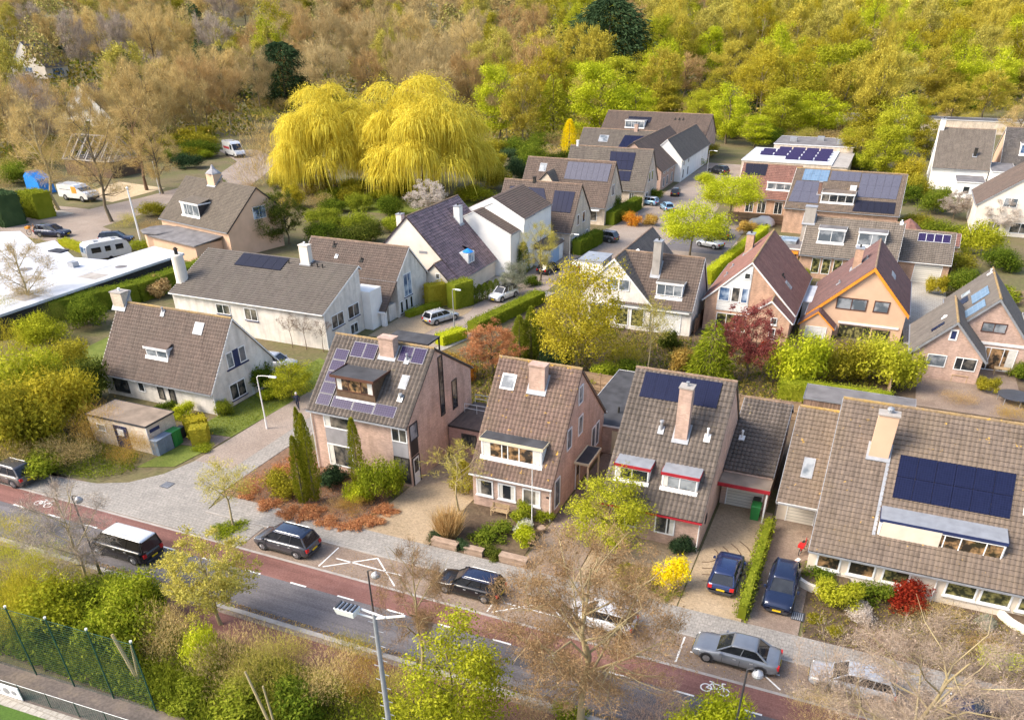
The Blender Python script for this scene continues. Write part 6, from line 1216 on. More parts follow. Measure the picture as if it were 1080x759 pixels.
# ball-catcher fence of the sports ground
e = empty('sports_fence', (-36, 20.2, 0), 'high green wire fence on tall posts above the cinder path', 'fence'); xs = [-45.0, -42.0, -39.0, -36.2, -33.4, -30.5]; yy = lambda x: 20.0+(x+39)*.055
for x in xs:
    p = MB().tube((x, yy(x), 0), (x, yy(x), 5.0), .045, .04, 7).build('post', 'net_green', e); MB().tube((x, yy(x), 5.0), (x, yy(x), 5.1), .07, .07, 7).build('cap', 'white_paint', p)
nt_ = MB()
for k in range(28): z = .1+k*.175; nt_.tube((xs[0], yy(xs[0]), z), (xs[-1], yy(xs[-1]), z), .009 if k < 27 else .022, .009 if k < 27 else .02, 3, False)
for k in range(90): x = xs[0]+(xs[-1]-xs[0])*k/89; nt_.tube((x, yy(x), .05), (x, yy(x), 4.95), .005, .005, 3, False)
nt_.build('wire_mesh', 'net_green', e)
y2 = lambda x: 18.25+.055*(x+39)
e = empty('pitch_rail', (-36, 18.4, 0), 'low wire fence with rail around the green pitch', 'fence')
MB().tube((-48, y2(-48), 1.1), (-22, y2(-22), 1.1), .018, .018, 6).build('rail', 'grey_metal', e); nt_ = MB()
for k in range(10): nt_.tube((-48, y2(-48), .1+k*.105), (-22, y2(-22), .1+k*.105), .007, .007, 3, False)
for k in range(150): x = -48+k*.174; nt_.tube((x, y2(x), 0), (x, y2(x), 1.1), .006, .006, 3, False)
nt_.build('wire_mesh', 'net_green', e)
for x in range(-48, -20, 2): MB().tube((x, y2(x), 0), (x, y2(x), 1.12), .025, .025, 6).build('post', 'net_green', e)
e = empty('advert_board', (-39.6, 18.2, 0), 'white advertising board on the pitch rail', 'board'); e['spun'] = 1; e.rotation_euler = (0, 0, .055)
MB().box(-3.2, 1.75, -.14, -.09, .1, 1.0).build('panel', 'white_paint', e); lg = MB()
for a, r_ in ((.75, .22), (1.3, .16)): lg.tube((a, -.145, .55), (a, -.16, .55), r_, r_, 12)
lg.box(-.5, .3, -.16, -.145, .42, .5); lg.box(-.5, .2, -.16, -.145, .6, .68); lg.build('emblem', 'shutter_grey', e)
# garden walls, planters, bench
def block(x0, x1, y0, y1, h, label): 
    e = empty('garden_wall', ((x0+x1)/2, (y0+y1)/2, 0), label, 'wall', 'low walls along the bench house garden'); MB().box(x0, x1, y0, y1, 0, h).build('wall', 'paving_wall', e); MB().box(x0-.03, x1+.03, y0-.03, y1+.03, h+.002, h+.07).build('coping', 'paving_wall', e)
block(-24.2, -22.2, 40.45, 40.95, .5, 'low sandy wall below the straw coloured grass'); block(-21.6, -20.2, 40.45, 40.9, .5, 'middle low sandy wall between two dark shrubs'); block(-18.9, -16.9, 40.45, 41.0, .55, 'right hand low sandy wall by the flagpole driveway')
def ring_wall(cx_, cy_, r, a0, a1, label):
    e = empty('planter', (cx_, cy_, 0), label, 'planter'); m = MB(); n = 18
    for i in range(n):
        a, b = R(a0+(a1-a0)*i/n), R(a0+(a1-a0)*(i+1)/n); q = lambda an, rr: (cx_+rr*math.cos(an), cy_+rr*math.sin(an)); pts = [q(a, r-.13), q(a, r+.13), q(b, r+.13), q(b, r-.13)]; m.hexa([(*p, 0) for p in pts], [(*p, .55) for p in pts])
    m.build('wall', 'cream_render', e); MB().lathe((cx_, cy_, 0), [(r-.2, 0), (r-.2, .42)], 20).build('soil', 'soil', e)
x, y = ground(866, 612); ring_wall(x, y+.2, 1.9, 150, 300, 'curved cream planter at the left corner of the wide house'); x, y = ground(1092, 652); ring_wall(x, y, 2.3, 120, 290, 'curved cream planter at the right edge of the wide house')
e = empty('garden_bench', (-21.3, 46.1, .05), 'wooden bench under the front windows of the pink house', 'bench')
for i in range(4): MB().box(-22.0, -20.6, 45.75+i*.12, 45.85+i*.12, .47, .51).build('seat_slat', 'wood_pale', e)
for i in range(3): MB().box(-22.0, -20.6, 46.24, 46.28, .58+i*.13, .68+i*.13).build('backrest', 'wood_pale', e)
for x in (-21.95, -20.65):
    for y in (45.78, 46.22): MB().box(x-.04, x+.04, y-.04, y+.04, .05, .46 if y < 46 else .97).build('leg', 'wood_pale', e)
    MB().box(x-.04, x+.04, 45.74, 46.2, .66, .71).build('armrest', 'wood_pale', e)
def slab(name, x, y, a, b, label, z=.1): e = empty(name, (x, y, 0), label, 'grate'); MB().box(x-a, x+a, y-b, y+b, z, z+.008).build('cover', 'dark_metal', e); m = MB(); [m.box(x-a*.9+k*a*.3, x-a*.75+k*a*.3, y-b*.85, y+b*.85, z+.009, z+.014) for k in range(6)]; m.build('bars', 'zinc', e)
x, y = ground(177, 513); slab('drain_grate', x, y, .45, .45, 'dark square drain cover in the grey junction paving', .052); x, y = ground(841, 651); slab('drain_grate', x, y, .4, .45, 'black drain cover beside the dark blue car', .095)
x, y = ground(653, 578); e = empty('garden_pot', (x, y, 0), 'dark round pot under the yellow green tree', 'pot'); MB().lathe((x, y, 0), [(.3, 0), (.45, .5), (.42, .55), (.35, .5)], 14).build('bowl', 'soot', e); MB().lathe((x, y, .0), [(.36, .44), (.33, .47)], 14).build('soil', 'soil', e)
x, y = ground(571, 562); e = empty('garden_pot', (x, y, 0), 'small terracotta pot at the foot of the flagpole', 'pot'); MB().lathe((x, y, 0), [(.2, 0), (.34, .4), (.3, .45), (.25, .4)], 14).build('bowl', 'paving_wall', e); MB().lathe((x, y, 0), [(.27, .36), (.24, .38)], 12).build('soil', 'soil', e)
mk = MB()
for r_ in (1.2, 2.0, 2.8, 3.6):
    pts = [(-6.2+r_*math.cos(a), 46.9+r_*math.sin(a)*.9) for a in np.linspace(-1.35, .9, 10)]
    for p, q in zip(pts[:-1], pts[1:]):
        if p[0] < -2.5 and q[0] < -2.5: stripe(mk, p, q, .09, .058)
o = mk.build('driveway_pattern', 'wood_dark'); o['kind'] = 'structure'
def table(px, py, label):
    x, y = ground(px, py); e = empty('garden_table', (x, y, 0), label, 'table'); MB().box(x-.8, x+.8, y-.4, y+.4, .7, .75).build('tabletop', 'wood_pale', e)
    for a in (-.7, .7):
        for b in (-.3, .3): MB().box(x+a-.04, x+a+.04, y+b-.04, y+b+.04, 0, .7).build('leg', 'wood_pale', e)
table(1010, 403, 'grey wooden garden table on the terrace of the low pink house'); table(1055, 396, 'dark garden table on the terrace of the taller pink house'); x, y = ground(1068, 425)
e = empty('trampoline', (x, y, 0), 'round dark trampoline in the garden at the right edge', 'trampoline'); MB().lathe((x, y, .7), [(1.5, 0), (1.55, .05), (1.3, .06)], 20).build('mat', 'dark_metal', e)
for k in range(6): MB().tube((x+1.4*math.cos(k), y+1.4*math.sin(k), 0), (x+1.4*math.cos(k), y+1.4*math.sin(k), .7), .03, .03, 5).build('leg', 'zinc', e)
# person walking on the side street
def person(x, y, ang, label):
    me = bpy.data.meshes.new('person'); V = [(0, 0, .95), (0, 0, 1.15), (0, 0, 1.38), (0, .02, 1.50), (0, .03, 1.63), (0, .02, 1.74), (-.1, 0, .90), (-.11, .12, .5), (-.11, .16, .09), (-.11, .30, .05), (.1, 0, .90), (.11, -.06, .5), (.11, -.24, .12), (.11, -.12, .06), (-.19, 0, 1.40), (-.25, -.08, 1.14), (-.24, .06, .90), (-.24, .09, .82), (.19, 0, 1.40), (.25, .06, 1.14), (.24, .2, .93), (.24, .23, .86)]
    Ed = [(0, 1), (1, 2), (2, 3), (3, 4), (4, 5), (0, 6), (6, 7), (7, 8), (8, 9), (0, 10), (10, 11), (11, 12), (12, 13), (2, 14), (14, 15), (15, 16), (16, 17), (2, 18), (18, 19), (19, 20), (20, 21)]
    rad = [.15, .14, .155, .06, .10, .075, .1, .07, .05, .045, .1, .07, .05, .045, .08, .055, .04, .045, .08, .055, .04, .045]
    me.from_pydata(V, Ed, []); o = bpy.data.objects.new('person', me); COL.objects.link(o); s = o.modifiers.new('skin', 'SKIN'); 
    for i, sv in enumerate(me.skin_vertices[0].data): sv.radius = (rad[i], rad[i]*.8); sv.use_root = (i == 0)
    o.modifiers.new('sub', 'SUBSURF').levels = 1; o.modifiers['sub'].render_levels = 1
    dg = bpy.context.evaluated_depsgraph_get(); me2 = bpy.data.meshes.new_from_object(o.evaluated_get(dg)); o.modifiers.clear(); o.data = me2
    for mm in ('cloth_navy', 'skin', 'cloth_navy'): me2.materials.append(MATS[mm])
    for p in me2.polygons: p.material_index = 1 if (p.center.z > 1.5 or (p.center.z < .9 and abs(p.center.x) > .2)) else 0; p.use_smooth = True
    o.location = (x, y, .03); o.rotation_euler = (0, 0, ang); tag(o, label, 'person')
    h = MB().lathe((0, .005, 1.6), [(.098, .0), (.118, .06), (.105, .14), (.05, .19), (.01, .2)], 12).build('hair', 'cloth_pale', None, True); h.parent = o
person(-46.9, 55.9, R(200), 'person in dark clothes with pale hair walking on the side street')

# ------------------------------------------------------------------ plants with a place of their own
T = pplant
T('bare_small', 247, 556, 5.2, 2.4, 'twig_olive', 'young street tree with thin olive twigs on the round grass patch', bark='bark_pale')
x, y = ground(243, 559); o = plant('low', x, y, .35, 1.6, 'leaf_bright', 'round patch of long grass under the young street tree', 'grass patch', name='grass_patch')
for px, py, h_, r_, lb in ((321, 533, 5.8, .55, 'left and shortest of the three clustered golden cypresses'), (333, 531, 7.4, .62, 'front and tallest of the three clustered golden cypresses'), (326, 514, 6.8, .5, 'rear one of the three clustered golden cypresses')): T('cypress', px, py, h_, r_, 'leaf_cypress', lb, 'cypress', 'golden cypresses before the solar house', name='cypress_tree')
T('cypress', 380, 517, 6.2, .6, 'leaf_cypress', 'single slim golden cypress against the solar house front', 'cypress', 'golden cypresses before the solar house', name='cypress_tree')
T('bigbush', 404, 526, 4.4, 2.1, 'leaf_bright', 'big bright green bush at the solar house corner', 'bush'); T('bush3', 376, 527, 1.7, 1.5, 'leaf_lime', 'rounded lime bush in front of the single cypress', 'bush'); T('bush3', 301, 521, 2.2, 1.9, 'leaf_olive', 'rounded olive green bush left of the cypresses', 'bush'); T('bush1', 352, 512, 1.7, 1.7, 'leaf_dark', 'dark green shrub under the lower window of the solar house', 'bush')
T('twiggy', 276, 521, 1.6, 1.9, 'leaf_coral', 'coral brown twiggy shrub at the side street corner', 'bush'); T('twiggy', 376, 541, 1.3, 1.6, 'leaf_rust', 'rust brown shrub below the lime bush', 'bush'); T('twiggy', 353, 537, 1.0, 1.0, 'leaf_straw', 'small straw coloured shrub below the cypresses', 'bush')
for i, (px, py) in enumerate(((262, 522), (285, 534), (305, 543), (325, 548), (348, 554), (371, 557), (392, 552), (408, 540), (330, 540), (300, 498), (315, 485))): T('low', px, py, .55, 1.15, 'leaf_coral', 'low reddish ground shrub edging the corner garden', 'shrub', 'low reddish shrubs edging the corner garden')
T('pruned', 484, 540, 5.4, 2.7, 'twig_olive', 'pruned tree with pale yellow branches between the two pink houses', bark='bark_pale'); T('tussock', 474, 566, 2.4, 1.35, 'leaf_straw', 'tall straw coloured grass tussock by the driveway', 'grass', name='grass_tussock')
T('thuja', 488, 520, 2.8, 1.0, 'leaf_olive', 'narrow green shrub at the left corner of the bench house', 'bush'); T('bush1', 519, 566, 1.1, 1.8, 'leaf_green', 'low green bush in the middle of the bench garden', 'bush'); T('bush2', 552, 576, 1.7, 1.25, 'leaf_lime', 'bright lime bush behind the right sandy wall', 'bush'); T('bush2', 553, 548, 1.5, 1.2, 'leaf_bright', 'yellow green bush right of the bench', 'bush'); T('bush1', 575, 549, 1.0, .9, 'leaf_bright', 'small green bush at the bench house right corner', 'bush'); T('bush3', 553, 562, 1.1, 1.0, 'leaf_white', 'white flowering bush beside the flagpole', 'bush')
T('bush1', 489, 579, .9, .8, 'leaf_dark', 'dark shrub between the first two sandy walls', 'bush'); T('bush1', 518, 587, .8, 1.0, 'leaf_ivy', 'dark shrub between the second and third sandy walls', 'bush'); T('low', 462, 568, .6, .9, 'leaf_dark', 'low dark shrub left of the grass tussock', 'shrub')
T('leafy2', 640, 578, 5.6, 3.1, 'leaf_yellowgreen', 'round yellow green tree in front of the red trimmed house'); T('bush3', 704, 622, 2.9, 1.4, 'leaf_forsythia', 'brilliant yellow forsythia beside the driveway', 'bush'); T('low', 700, 626, .4, 1.2, 'leaf_bright', 'green foot of grass under the forsythia', 'grass patch', name='grass_patch'); T('bush1', 718, 584, 1.5, 1.2, 'leaf_dark', 'dark shrub at the corner of the red trimmed house', 'bush'); T('bush1', 672, 612, 1.0, 1.8, 'leaf_olive', 'low olive bush left of the forsythia', 'bush')
T('bare_big', 612, 768, 12.2, 5.4, 'twig_russet', 'big rust twigged tree with pale trunk at the bottom centre', bark='bark_pale'); T('bare1', 446, 706, 9.0, 2.5, 'twig_russet', 'slender tree with rust brown buds beside the black estate car', bark='bark_pale')
T('leafy1', 480, 790, 7.6, 3.1, 'leaf_yellowgreen', 'bushy yellow green tree right of the mast')
for px_, py_, h_, r_, m_, k_, lb in ((8, 578, 2.6, 3.0, 'leaf_gold', 'bigtwig', 'golden bush at the left edge below the driving van lane'), (40, 598, 2.6, 2.8, 'leaf_yellowgreen', 'bigtwig', 'yellow green twiggy bush at the kerb, far left'), (75, 625, 2.4, 2.4, 'leaf_olive', 'bigtwig', 'olive twiggy bush at the kerb below the grey bare tree'), (30, 640, 3.6, 3.2, 'leaf_olive', 'bigtwig', 'olive bush mass above the high wire fence'), (120, 690, 2.6, 2.2, 'leaf_hedge', 'bush2', 'green bush right behind the wire fence posts'), (60, 676, 2.0, 2.0, 'leaf_green', 'bush1', 'dark green bush behind the wire fence, left'), (300, 700, 2.4, 2.2, 'twig_olive', 'bigtwig', 'olive twiggy bush beside the red cycle path'), (395, 735, 3.0, 2.0, 'leaf_rust', 'bigtwig', 'brown bush close to the mast')): T(k_, px_, py_, h_, r_, m_, lb, 'bush')
T('bare1', 96, 622, 8.2, 3.2, 'twig_grey', 'thin grey bare tree in front of the black van', bark='bark_pale'); T('budding', 233, 660, 6.6, 3.1, 'twig_olive', 'olive budded tree beside the red cycle path', bark='bark_pale'); T('sprawl', 922, 800, 9.6, 6.3, 'twig_mauve', 'leaning bare tree over the parked cars at lower right', bark='bark_pale')
T('bigbush', 744, 790, 4.2, 2.6, 'leaf_lime', 'lime bush cut by the bottom edge', 'bush'); T('bigtwig', 690, 772, 3.6, 2.2, 'bush_mauve', 'brown twiggy bush left of the lime bush at the bottom edge', 'bush'); T('bigtwig', 560, 772, 3.0, 2.2, 'twig_tan', 'tan twiggy bush left of the big bare tree', 'bush')
T('bigtwig', 858, 766, 2.2, 2.0, 'twig_tan', 'tan twiggy bush below the silver car', 'bush'); T('low', 600, 762, .6, 1.4, 'leaf_bright', 'low green plants at the foot of the big bare tree', 'shrub')
for px, py, h_, r_, m_, k_, lb in ((15, 668, 4.6, 3.4, 'leaf_gold', 'bigtwig', 'golden bush at the left edge above the wire fence'), (62, 660, 3.8, 3.0, 'leaf_yellowgreen', 'bigbush', 'yellow green bush above the wire fence, left of the bright one'), (140, 668, 4.4, 3.2, 'leaf_bright', 'bigbush', 'large bright green bush below the black van'), (108, 640, 2.6, 2.4, 'leaf_hedge', 'bigbush', 'mid green bush behind the bright one'), (160, 640, 2.4, 2.0, 'leaf_green', 'bush1', 'green bush at the kerb, right of the bright one'), (178, 690, 3.6, 2.4, 'twig_tan', 'bigtwig', 'tan brown bush right of the bright green one'), (219, 704, 3.8, 1.5, 'leaf_lime', 'bush3', 'upright lime bush between brown ones'), (250, 722, 3.8, 2.6, 'twig_tan', 'bigtwig', 'tan twiggy bush right of the upright lime one'), (290, 728, 3.4, 2.8, 'twig_olive', 'bigtwig', 'olive tan twiggy bush left of the mast'), (345, 735, 3.4, 2.6, 'twig_tan', 'bigtwig', 'tan bush just left of the mast foot'), (370, 712, 3.0, 2.0, 'leaf_olive', 'bigtwig', 'olive bush behind the mast'), (316, 760, 2.6, 2.0, 'leaf_green', 'bush1', 'low green bush at the bottom edge left of the mast'), (415, 750, 3.2, 1.8, 'twig_olive', 'bigtwig', 'olive brown bush right of the mast foot'), (205, 742, 1.3, 1.5, 'leaf_hedge', 'bush2', 'low bright bush at the end of the wire fence'), (250, 757, 1.8, 2.2, 'leaf_hedge', 'bush1', 'low green bush right of the wire fence end')): T(k_, px, py, h_, r_, m_, lb, 'bush')
x, y = ground(143, 720); e = empty('tree_stump', (x, y, 0), 'forked pale cut stem behind the wire fence', 'stump'); MB().tube((x+.4, y, 0), (x-.9, y+.3, 3.0), .14, .09, 7).build('trunk', 'bark_pale', e); MB().tube((x+.4, y, .2), (x+.35, y+.3, 2.6), .1, .06, 7).build('stem', 'bark_pale', e)
x, y = ground(290, 775); e = empty('tree_stump', (x, y, 0), 'three pale cut stems at the bottom edge', 'stump'); MB().tube((x, y, 0), (x-1.6, y+.6, 3.4), .1, .06, 7).build('trunk', 'bark_pale', e); MB().tube((x+.2, y, 0), (x-.4, y+.4, 3.0), .08, .05, 7).build('stem', 'bark_pale', e)
# front garden of the wide house
T('bush3', 955, 642, 1.9, 1.8, 'leaf_red', 'crimson maple bush under the front windows of the wide house', 'bush'); T('bush2', 882, 642, 2.0, 1.7, 'leaf_yellowgreen', 'yellow green bush left of the crimson maple', 'bush'); T('bush3', 905, 652, 1.2, 1.2, 'leaf_blossom', 'small cream blossom bush beside the yellow green one', 'bush'); T('bush1', 917, 630, 1.4, 1.6, 'leaf_green', 'green bush behind the cream blossom bush', 'bush'); T('low', 1052, 697, .6, 1.5, 'leaf_lime', 'low bright lime mound at right of the front garden', 'shrub'); T('bush1', 866, 612, .7, 1.6, 'leaf_green', 'low green plants in the left curved planter', 'shrub', z=.3); T('bush1', 1085, 650, .7, 1.8, 'leaf_olive', 'low plants in the right curved planter', 'shrub', z=.3)
for i, (px, py, m_) in enumerate(((880, 668, 'leaf_olive'), (860, 655, 'leaf_olive'))): T('low', px, py, .45, .7, m_, ('small olive tuft beside the drain cover', 'small olive tuft by the pavement')[1-i], 'shrub')
T('bigtwig', 985, 662, 1.3, 2.4, 'twig_tan', 'low bare brown shrub right of the crimson maple', 'bush'); T('bigtwig', 930, 682, 1.1, 2.2, 'bush_mauve', 'low bare shrub in the middle of the wide front garden', 'bush'); T('bigtwig', 1035, 684, .9, 1.8, 'twig_rust', 'low rusty shrub beside the lime mound', 'bush'); T('bush1', 1040, 662, .8, .9, 'leaf_silver', 'small blue green shrub near the right curved planter', 'bush')
hedge([(-2.35, 40.7), (-2.35, 51.6)], .7, 1.2, 'leaf_hedge', 'long clipped hedge between the two front driveways')
# cottage side
hedge([(-52.6, 47.2), (-51.6, 48.8)], 1.5, 1.7, 'leaf_gold', 'clipped golden hedge block beside the utility hut'); hedge([(-51.4, 46.6), (-50.2, 47.4)], 1.5, 1.6, 'leaf_olive', 'clipped olive hedge block at the side street'); T('ball', 237, 437, 1.8, 1.0, 'leaf_hedge', 'clipped ball bush at the cottage corner', 'bush'); T('leafy2', 309, 420, 3.8, 2.3, 'leaf_yellowgreen', 'small round yellow green tree beside the walking person'); T('bush1', 280, 410, 3.0, 2.3, 'leaf_green', 'dark green bush behind the cottage gable', 'bush'); T('bush2', 290, 420, 1.4, 1.5, 'leaf_lime', 'light green bush below the round tree', 'bush')
T('bush2', 150, 415, 1.8, 1.3, 'leaf_bright', 'green bush beside the cottage front window', 'bush'); T('bush1', 176, 437, 1.4, 1.2, 'leaf_green', 'green bush behind the hut roof', 'bush'); T('bush1', 195, 440, 1.6, 1.3, 'leaf_lime', 'yellow green bush next to the cottage door', 'bush'); T('low', 215, 474, .5, 1.2, 'leaf_bright', 'low green strip below the clipped hedge blocks', 'shrub')
for px, lb in ((287, 'left'), (307, 'middle'), (331, 'right')):
    x, y = ground(px, 378); plant('pruned', x, 69.6, 3.7, 1.35, 'bark_brown', lb+' of the three espalier trees on the long cream wall', 'tree', 'espalier trees on the cream wall', bark='bark_brown')
for px, py, h_, r_, m_, k_, lb in ((22, 478, 7.6, 4.8, 'leaf_olive', 'bigbush', 'large olive bush at the left edge above the parked car'), (62, 455, 7.2, 4.6, 'leaf_gold', 'bigbush', 'large golden green bush left of the utility hut'), (28, 430, 7.0, 4.8, 'leaf_yellowgreen', 'bigbush', 'yellow green bush at the left edge, upper one'), (92, 428, 5.6, 3.4, 'leaf_ivy', 'bigbush', 'dark ivy green bush behind the utility hut'), (70, 398, 4.6, 3.6, 'leaf_olive', 'bigbush', 'olive bush left of the cottage roof'), (105, 470, 4.2, 3.2, 'leaf_rust', 'bigtwig', 'rusty orange bush in front of the utility hut'), (138, 487, 2.8, 2.6, 'leaf_rust', 'bigtwig', 'lower rusty bush at the hut door'), (78, 488, 3.0, 2.8, 'twig_tan', 'bigtwig', 'tan twiggy bush on the grassy verge'), (12, 398, 6.4, 4.4, 'leaf_gold', 'bigtwig', 'golden twiggy bush at the left edge below the bare white tree'), (45, 365, 4.2, 3.6, 'leaf_yellowgreen', 'bigbush', 'yellow bush under the bare white tree'), (95, 345, 4.6, 3.0, 'leaf_green', 'bigbush', 'green bush between cottage roof and white flat roof'), (60, 350, 3.8, 2.6, 'leaf_ivy', 'bigtwig', 'dark twiggy bush under the edge of the white flat roof'), (10, 350, 4.2, 3.4, 'leaf_olive', 'bigtwig', 'olive bush at the left edge below the flat roof'), (8, 500, 3.0, 3.0, 'twig_tan', 'bigtwig', 'tan bush at the left edge beside the parked car'), (50, 500, 2.2, 2.6, 'leaf_hedge', 'bush1', 'green bush on the verge above the junction')): T(k_, px, py, h_, r_, m_, lb, 'bush')
T('bare1', 38, 335, 9.5, 4.6, 'twig_pink', 'white barked bare tree over the left end of the flat roof', bark='bark_pale')
hedge([(-91.0, 66), (-87.0, 76), (-86.5, 89)], 2.2, 2.4, 'leaf_green', 'dark clipped hedge along the white flat roof'); T('bush2', 172, 312, 2.6, 2.4, 'twig_rust', 'brown bush between flat roof hedge and cream house', 'bush')
# middle gardens
T('leafy2', 608, 392, 11.6, 4.7, 'leaf_gold', 'large golden tree with spreading stems in the middle', bark='bark_pale'); T('budding', 519, 396, 5.2, 3.4, 'leaf_coral', 'coral red bush tree behind the bench house ridge'); T('bush2', 480, 400, 3.0, 2.2, 'leaf_rust', 'rusty bush left of the coral tree', 'bush'); T('bush3', 492, 404, 2.2, 1.4, 'leaf_orange', 'orange bush at the bench house ridge end', 'bush'); T('bush1', 468, 395, 2.4, 1.8, 'leaf_bright', 'green bush beside the solar house rear wall', 'bush')
for px, py, lb in ((548, 382, 'left'), (560, 380, 'middle'), (570, 376, 'right')): T('cypress', px, py, 5.8 if lb == 'middle' else 5.0, .95, 'leaf_hedge', lb+' of the green columnar conifers left of the golden tree', 'conifer', 'green columnar conifers left of the golden tree', name='conifer_tree')
T('bush1', 585, 392, 2.8, 2.2, 'leaf_dark', 'dark bush at the foot of the golden tree', 'bush'); T('bush2', 633, 405, 2.4, 2.2, 'leaf_bright', 'bright green bush right of the golden tree', 'bush'); T('bush1', 665, 402, 2.4, 2.0, 'leaf_green', 'green bush below the thin bare tree', 'bush'); T('bare_small', 683, 397, 8.0, 2.4, 'twig_olive', 'thin bare tree in front of the white cross gabled house', bark='bark_pale'); T('bigtwig', 655, 385, 4.0, 3.2, 'leaf_gold', 'loose golden bush under the white gable', 'bush'); T('bush1', 705, 370, 2.6, 1.7, 'leaf_ivy', 'dark rounded bush at the white house corner', 'bush')
T('bush2', 716, 395, 3.2, 1.9, 'leaf_rust', 'rusty orange bush left of the pointed conifer', 'bush'); T('conifer_soft', 746, 404, 6.8, 2.5, 'leaf_bright', 'pointed bright green conifer left of the plum tree', 'conifer', name='conifer_tree'); T('budding', 786, 402, 7.6, 3.6, 'leaf_plum', 'purple plum tree in front of the red roofed house'); T('bigbush', 838, 410, 7.0, 3.4, 'leaf_lime', 'large lime green bush right of the plum tree', 'bush'); T('bush1', 805, 372, 1.6, .9, 'leaf_red', 'small red bush at the red roofed house corner', 'bush')
T('bigbush', 882, 402, 5.4, 3.6, 'leaf_olive', 'left part of the big olive bushes behind the shed', 'bush'); T('bigbush', 928, 406, 6.0, 4.0, 'leaf_yellowgreen', 'big yellow olive bush behind the shed', 'bush'); T('bush1', 960, 395, 3.0, 1.6, 'leaf_green', 'dark green bush at the corner of the low pink house', 'bush'); hedge([(-5, 76.2), (5, 76.6)], 1.6, 2.0, 'leaf_bright', 'bright hedge along the back of the long shed')
T('bigtwig', 1010, 425, 1.4, 2.2, 'twig_rust', 'brown shrubs in the garden below the low pink house', 'bush'); T('bush2', 1040, 415, 1.8, 1.3, 'leaf_olive', 'olive bush in front of the tall terrace window', 'bush'); T('bigtwig', 1065, 440, 1.2, 2.4, 'leaf_rust', 'rusty shrubs at the right edge behind the ridge', 'bush'); T('bush1', 1074, 400, 2.0, 1.5, 'leaf_green', 'green bush at the right edge by the pink house', 'bush')
hedge([(-42.6, 76.5), (-41.3, 80)], 1.6, 1.2, 'leaf_lime', 'low green hedge strip at the footpath bend'); hedge([(-40.8, 81.5), (-38.0, 96)], 1.7, 1.4, 'leaf_hedge', 'long green hedge along the footpath'); hedge([(-47.3, 88.8), (-46.2, 91.8)], 1.8, 3.2, 'leaf_hedge', 'tall clipped green hedge block by the purple roofed house'); hedge([(-50.6, 88.3), (-49.0, 90.4)], 1.6, 2.8, 'leaf_gold', 'tall clipped brownish hedge block beside the white gable')
for k in range(5): plant('thuja', -45.6+k*.35, 91.8+k*1.0, 2.2, .6, 'leaf_green', 'small dark conifer in the row beside the tall hedge block', 'conifer', 'row of small conifers beside the tall hedge block', name='conifer_tree')
hedge([(-50.8, 83.6), (-49.2, 89)], 1.0, .8, 'leaf_bright', 'low green border under the white gable windows'); T('leafy2', 541, 312, 4.4, 2.1, 'leaf_silver', 'silvery shrub tree beside the stepped white house'); T('thuja', 552, 288, 4.2, 1.0, 'leaf_green', 'narrow dark green shrub against the stepped white house', 'bush'); T('bush1', 560, 302, 1.6, 1.6, 'leaf_green', 'low dark bush by the black car', 'bush'); T('bare1', 570, 297, 8.0, 3.2, 'twig_olive', 'bare olive tree in front of the stepped white house')
hedge([(-41.4, 119.5), (-40.6, 128)], 1.6, 2.2, 'leaf_green', 'dark hedge along the cream house with two solar strips'); T('bush2', 620, 282, 1.6, 1.7, 'leaf_olive', 'olive bush behind the white cross gabled house', 'bush'); T('bush1', 632, 275, 1.2, 1.3, 'leaf_green', 'small green bush beside the off roader', 'bush')
T('bush3', 668, 238, 2.6, 2.0, 'leaf_orange', 'red orange bush at the bend of the side street', 'bush'); T('bush2', 657, 234, 2.0, 1.2, 'leaf_gold', 'yellow bush just left of the red orange one', 'bush'); T('bush1', 687, 238, 2.2, 1.8, 'leaf_rust', 'brown bush right of the red orange one', 'bush'); T('bigbush', 645, 230, 4.8, 2.0, 'leaf_green', 'tall green climber bush on the cream gable wall', 'bush'); T('bush1', 690, 212, 2.6, 2.6, 'leaf_green', 'dark green bush below the long brown house', 'bush'); hedge([(-42.8, 141), (-42, 156)], 1.8, 2.2, 'leaf_green', 'dark hedge in front of the grey solar house')
T('spread', 727, 274, 7.8, 5.4, 'leaf_lime', 'front lime green tree of the pair on the square'); T('spread', 769, 238, 8.4, 5.6, 'leaf_lime', 'rear lime green tree of the pair on the square')
hedge([(-19.5, 112), (-16.4, 142)], 1.3, 1.9, 'leaf_lime', 'long lime hedge left of the red brown roof'); T('bush2', 785, 247, 2.4, 2.0, 'leaf_rust', 'rusty bush at the end of the lime hedge', 'bush'); T('bush1', 845, 300, 2.4, 1.6, 'leaf_bright', 'green bush between two terraces', 'bush'); hedge([(-10.6, 116), (-9.2, 122)], 1.6, 2.0, 'leaf_hedge', 'square hedge left of the tan terrace house'); T('bush2', 880, 312, 1.6, 2.0, 'leaf_lime', 'light green bush under the tan terrace windows', 'bush')
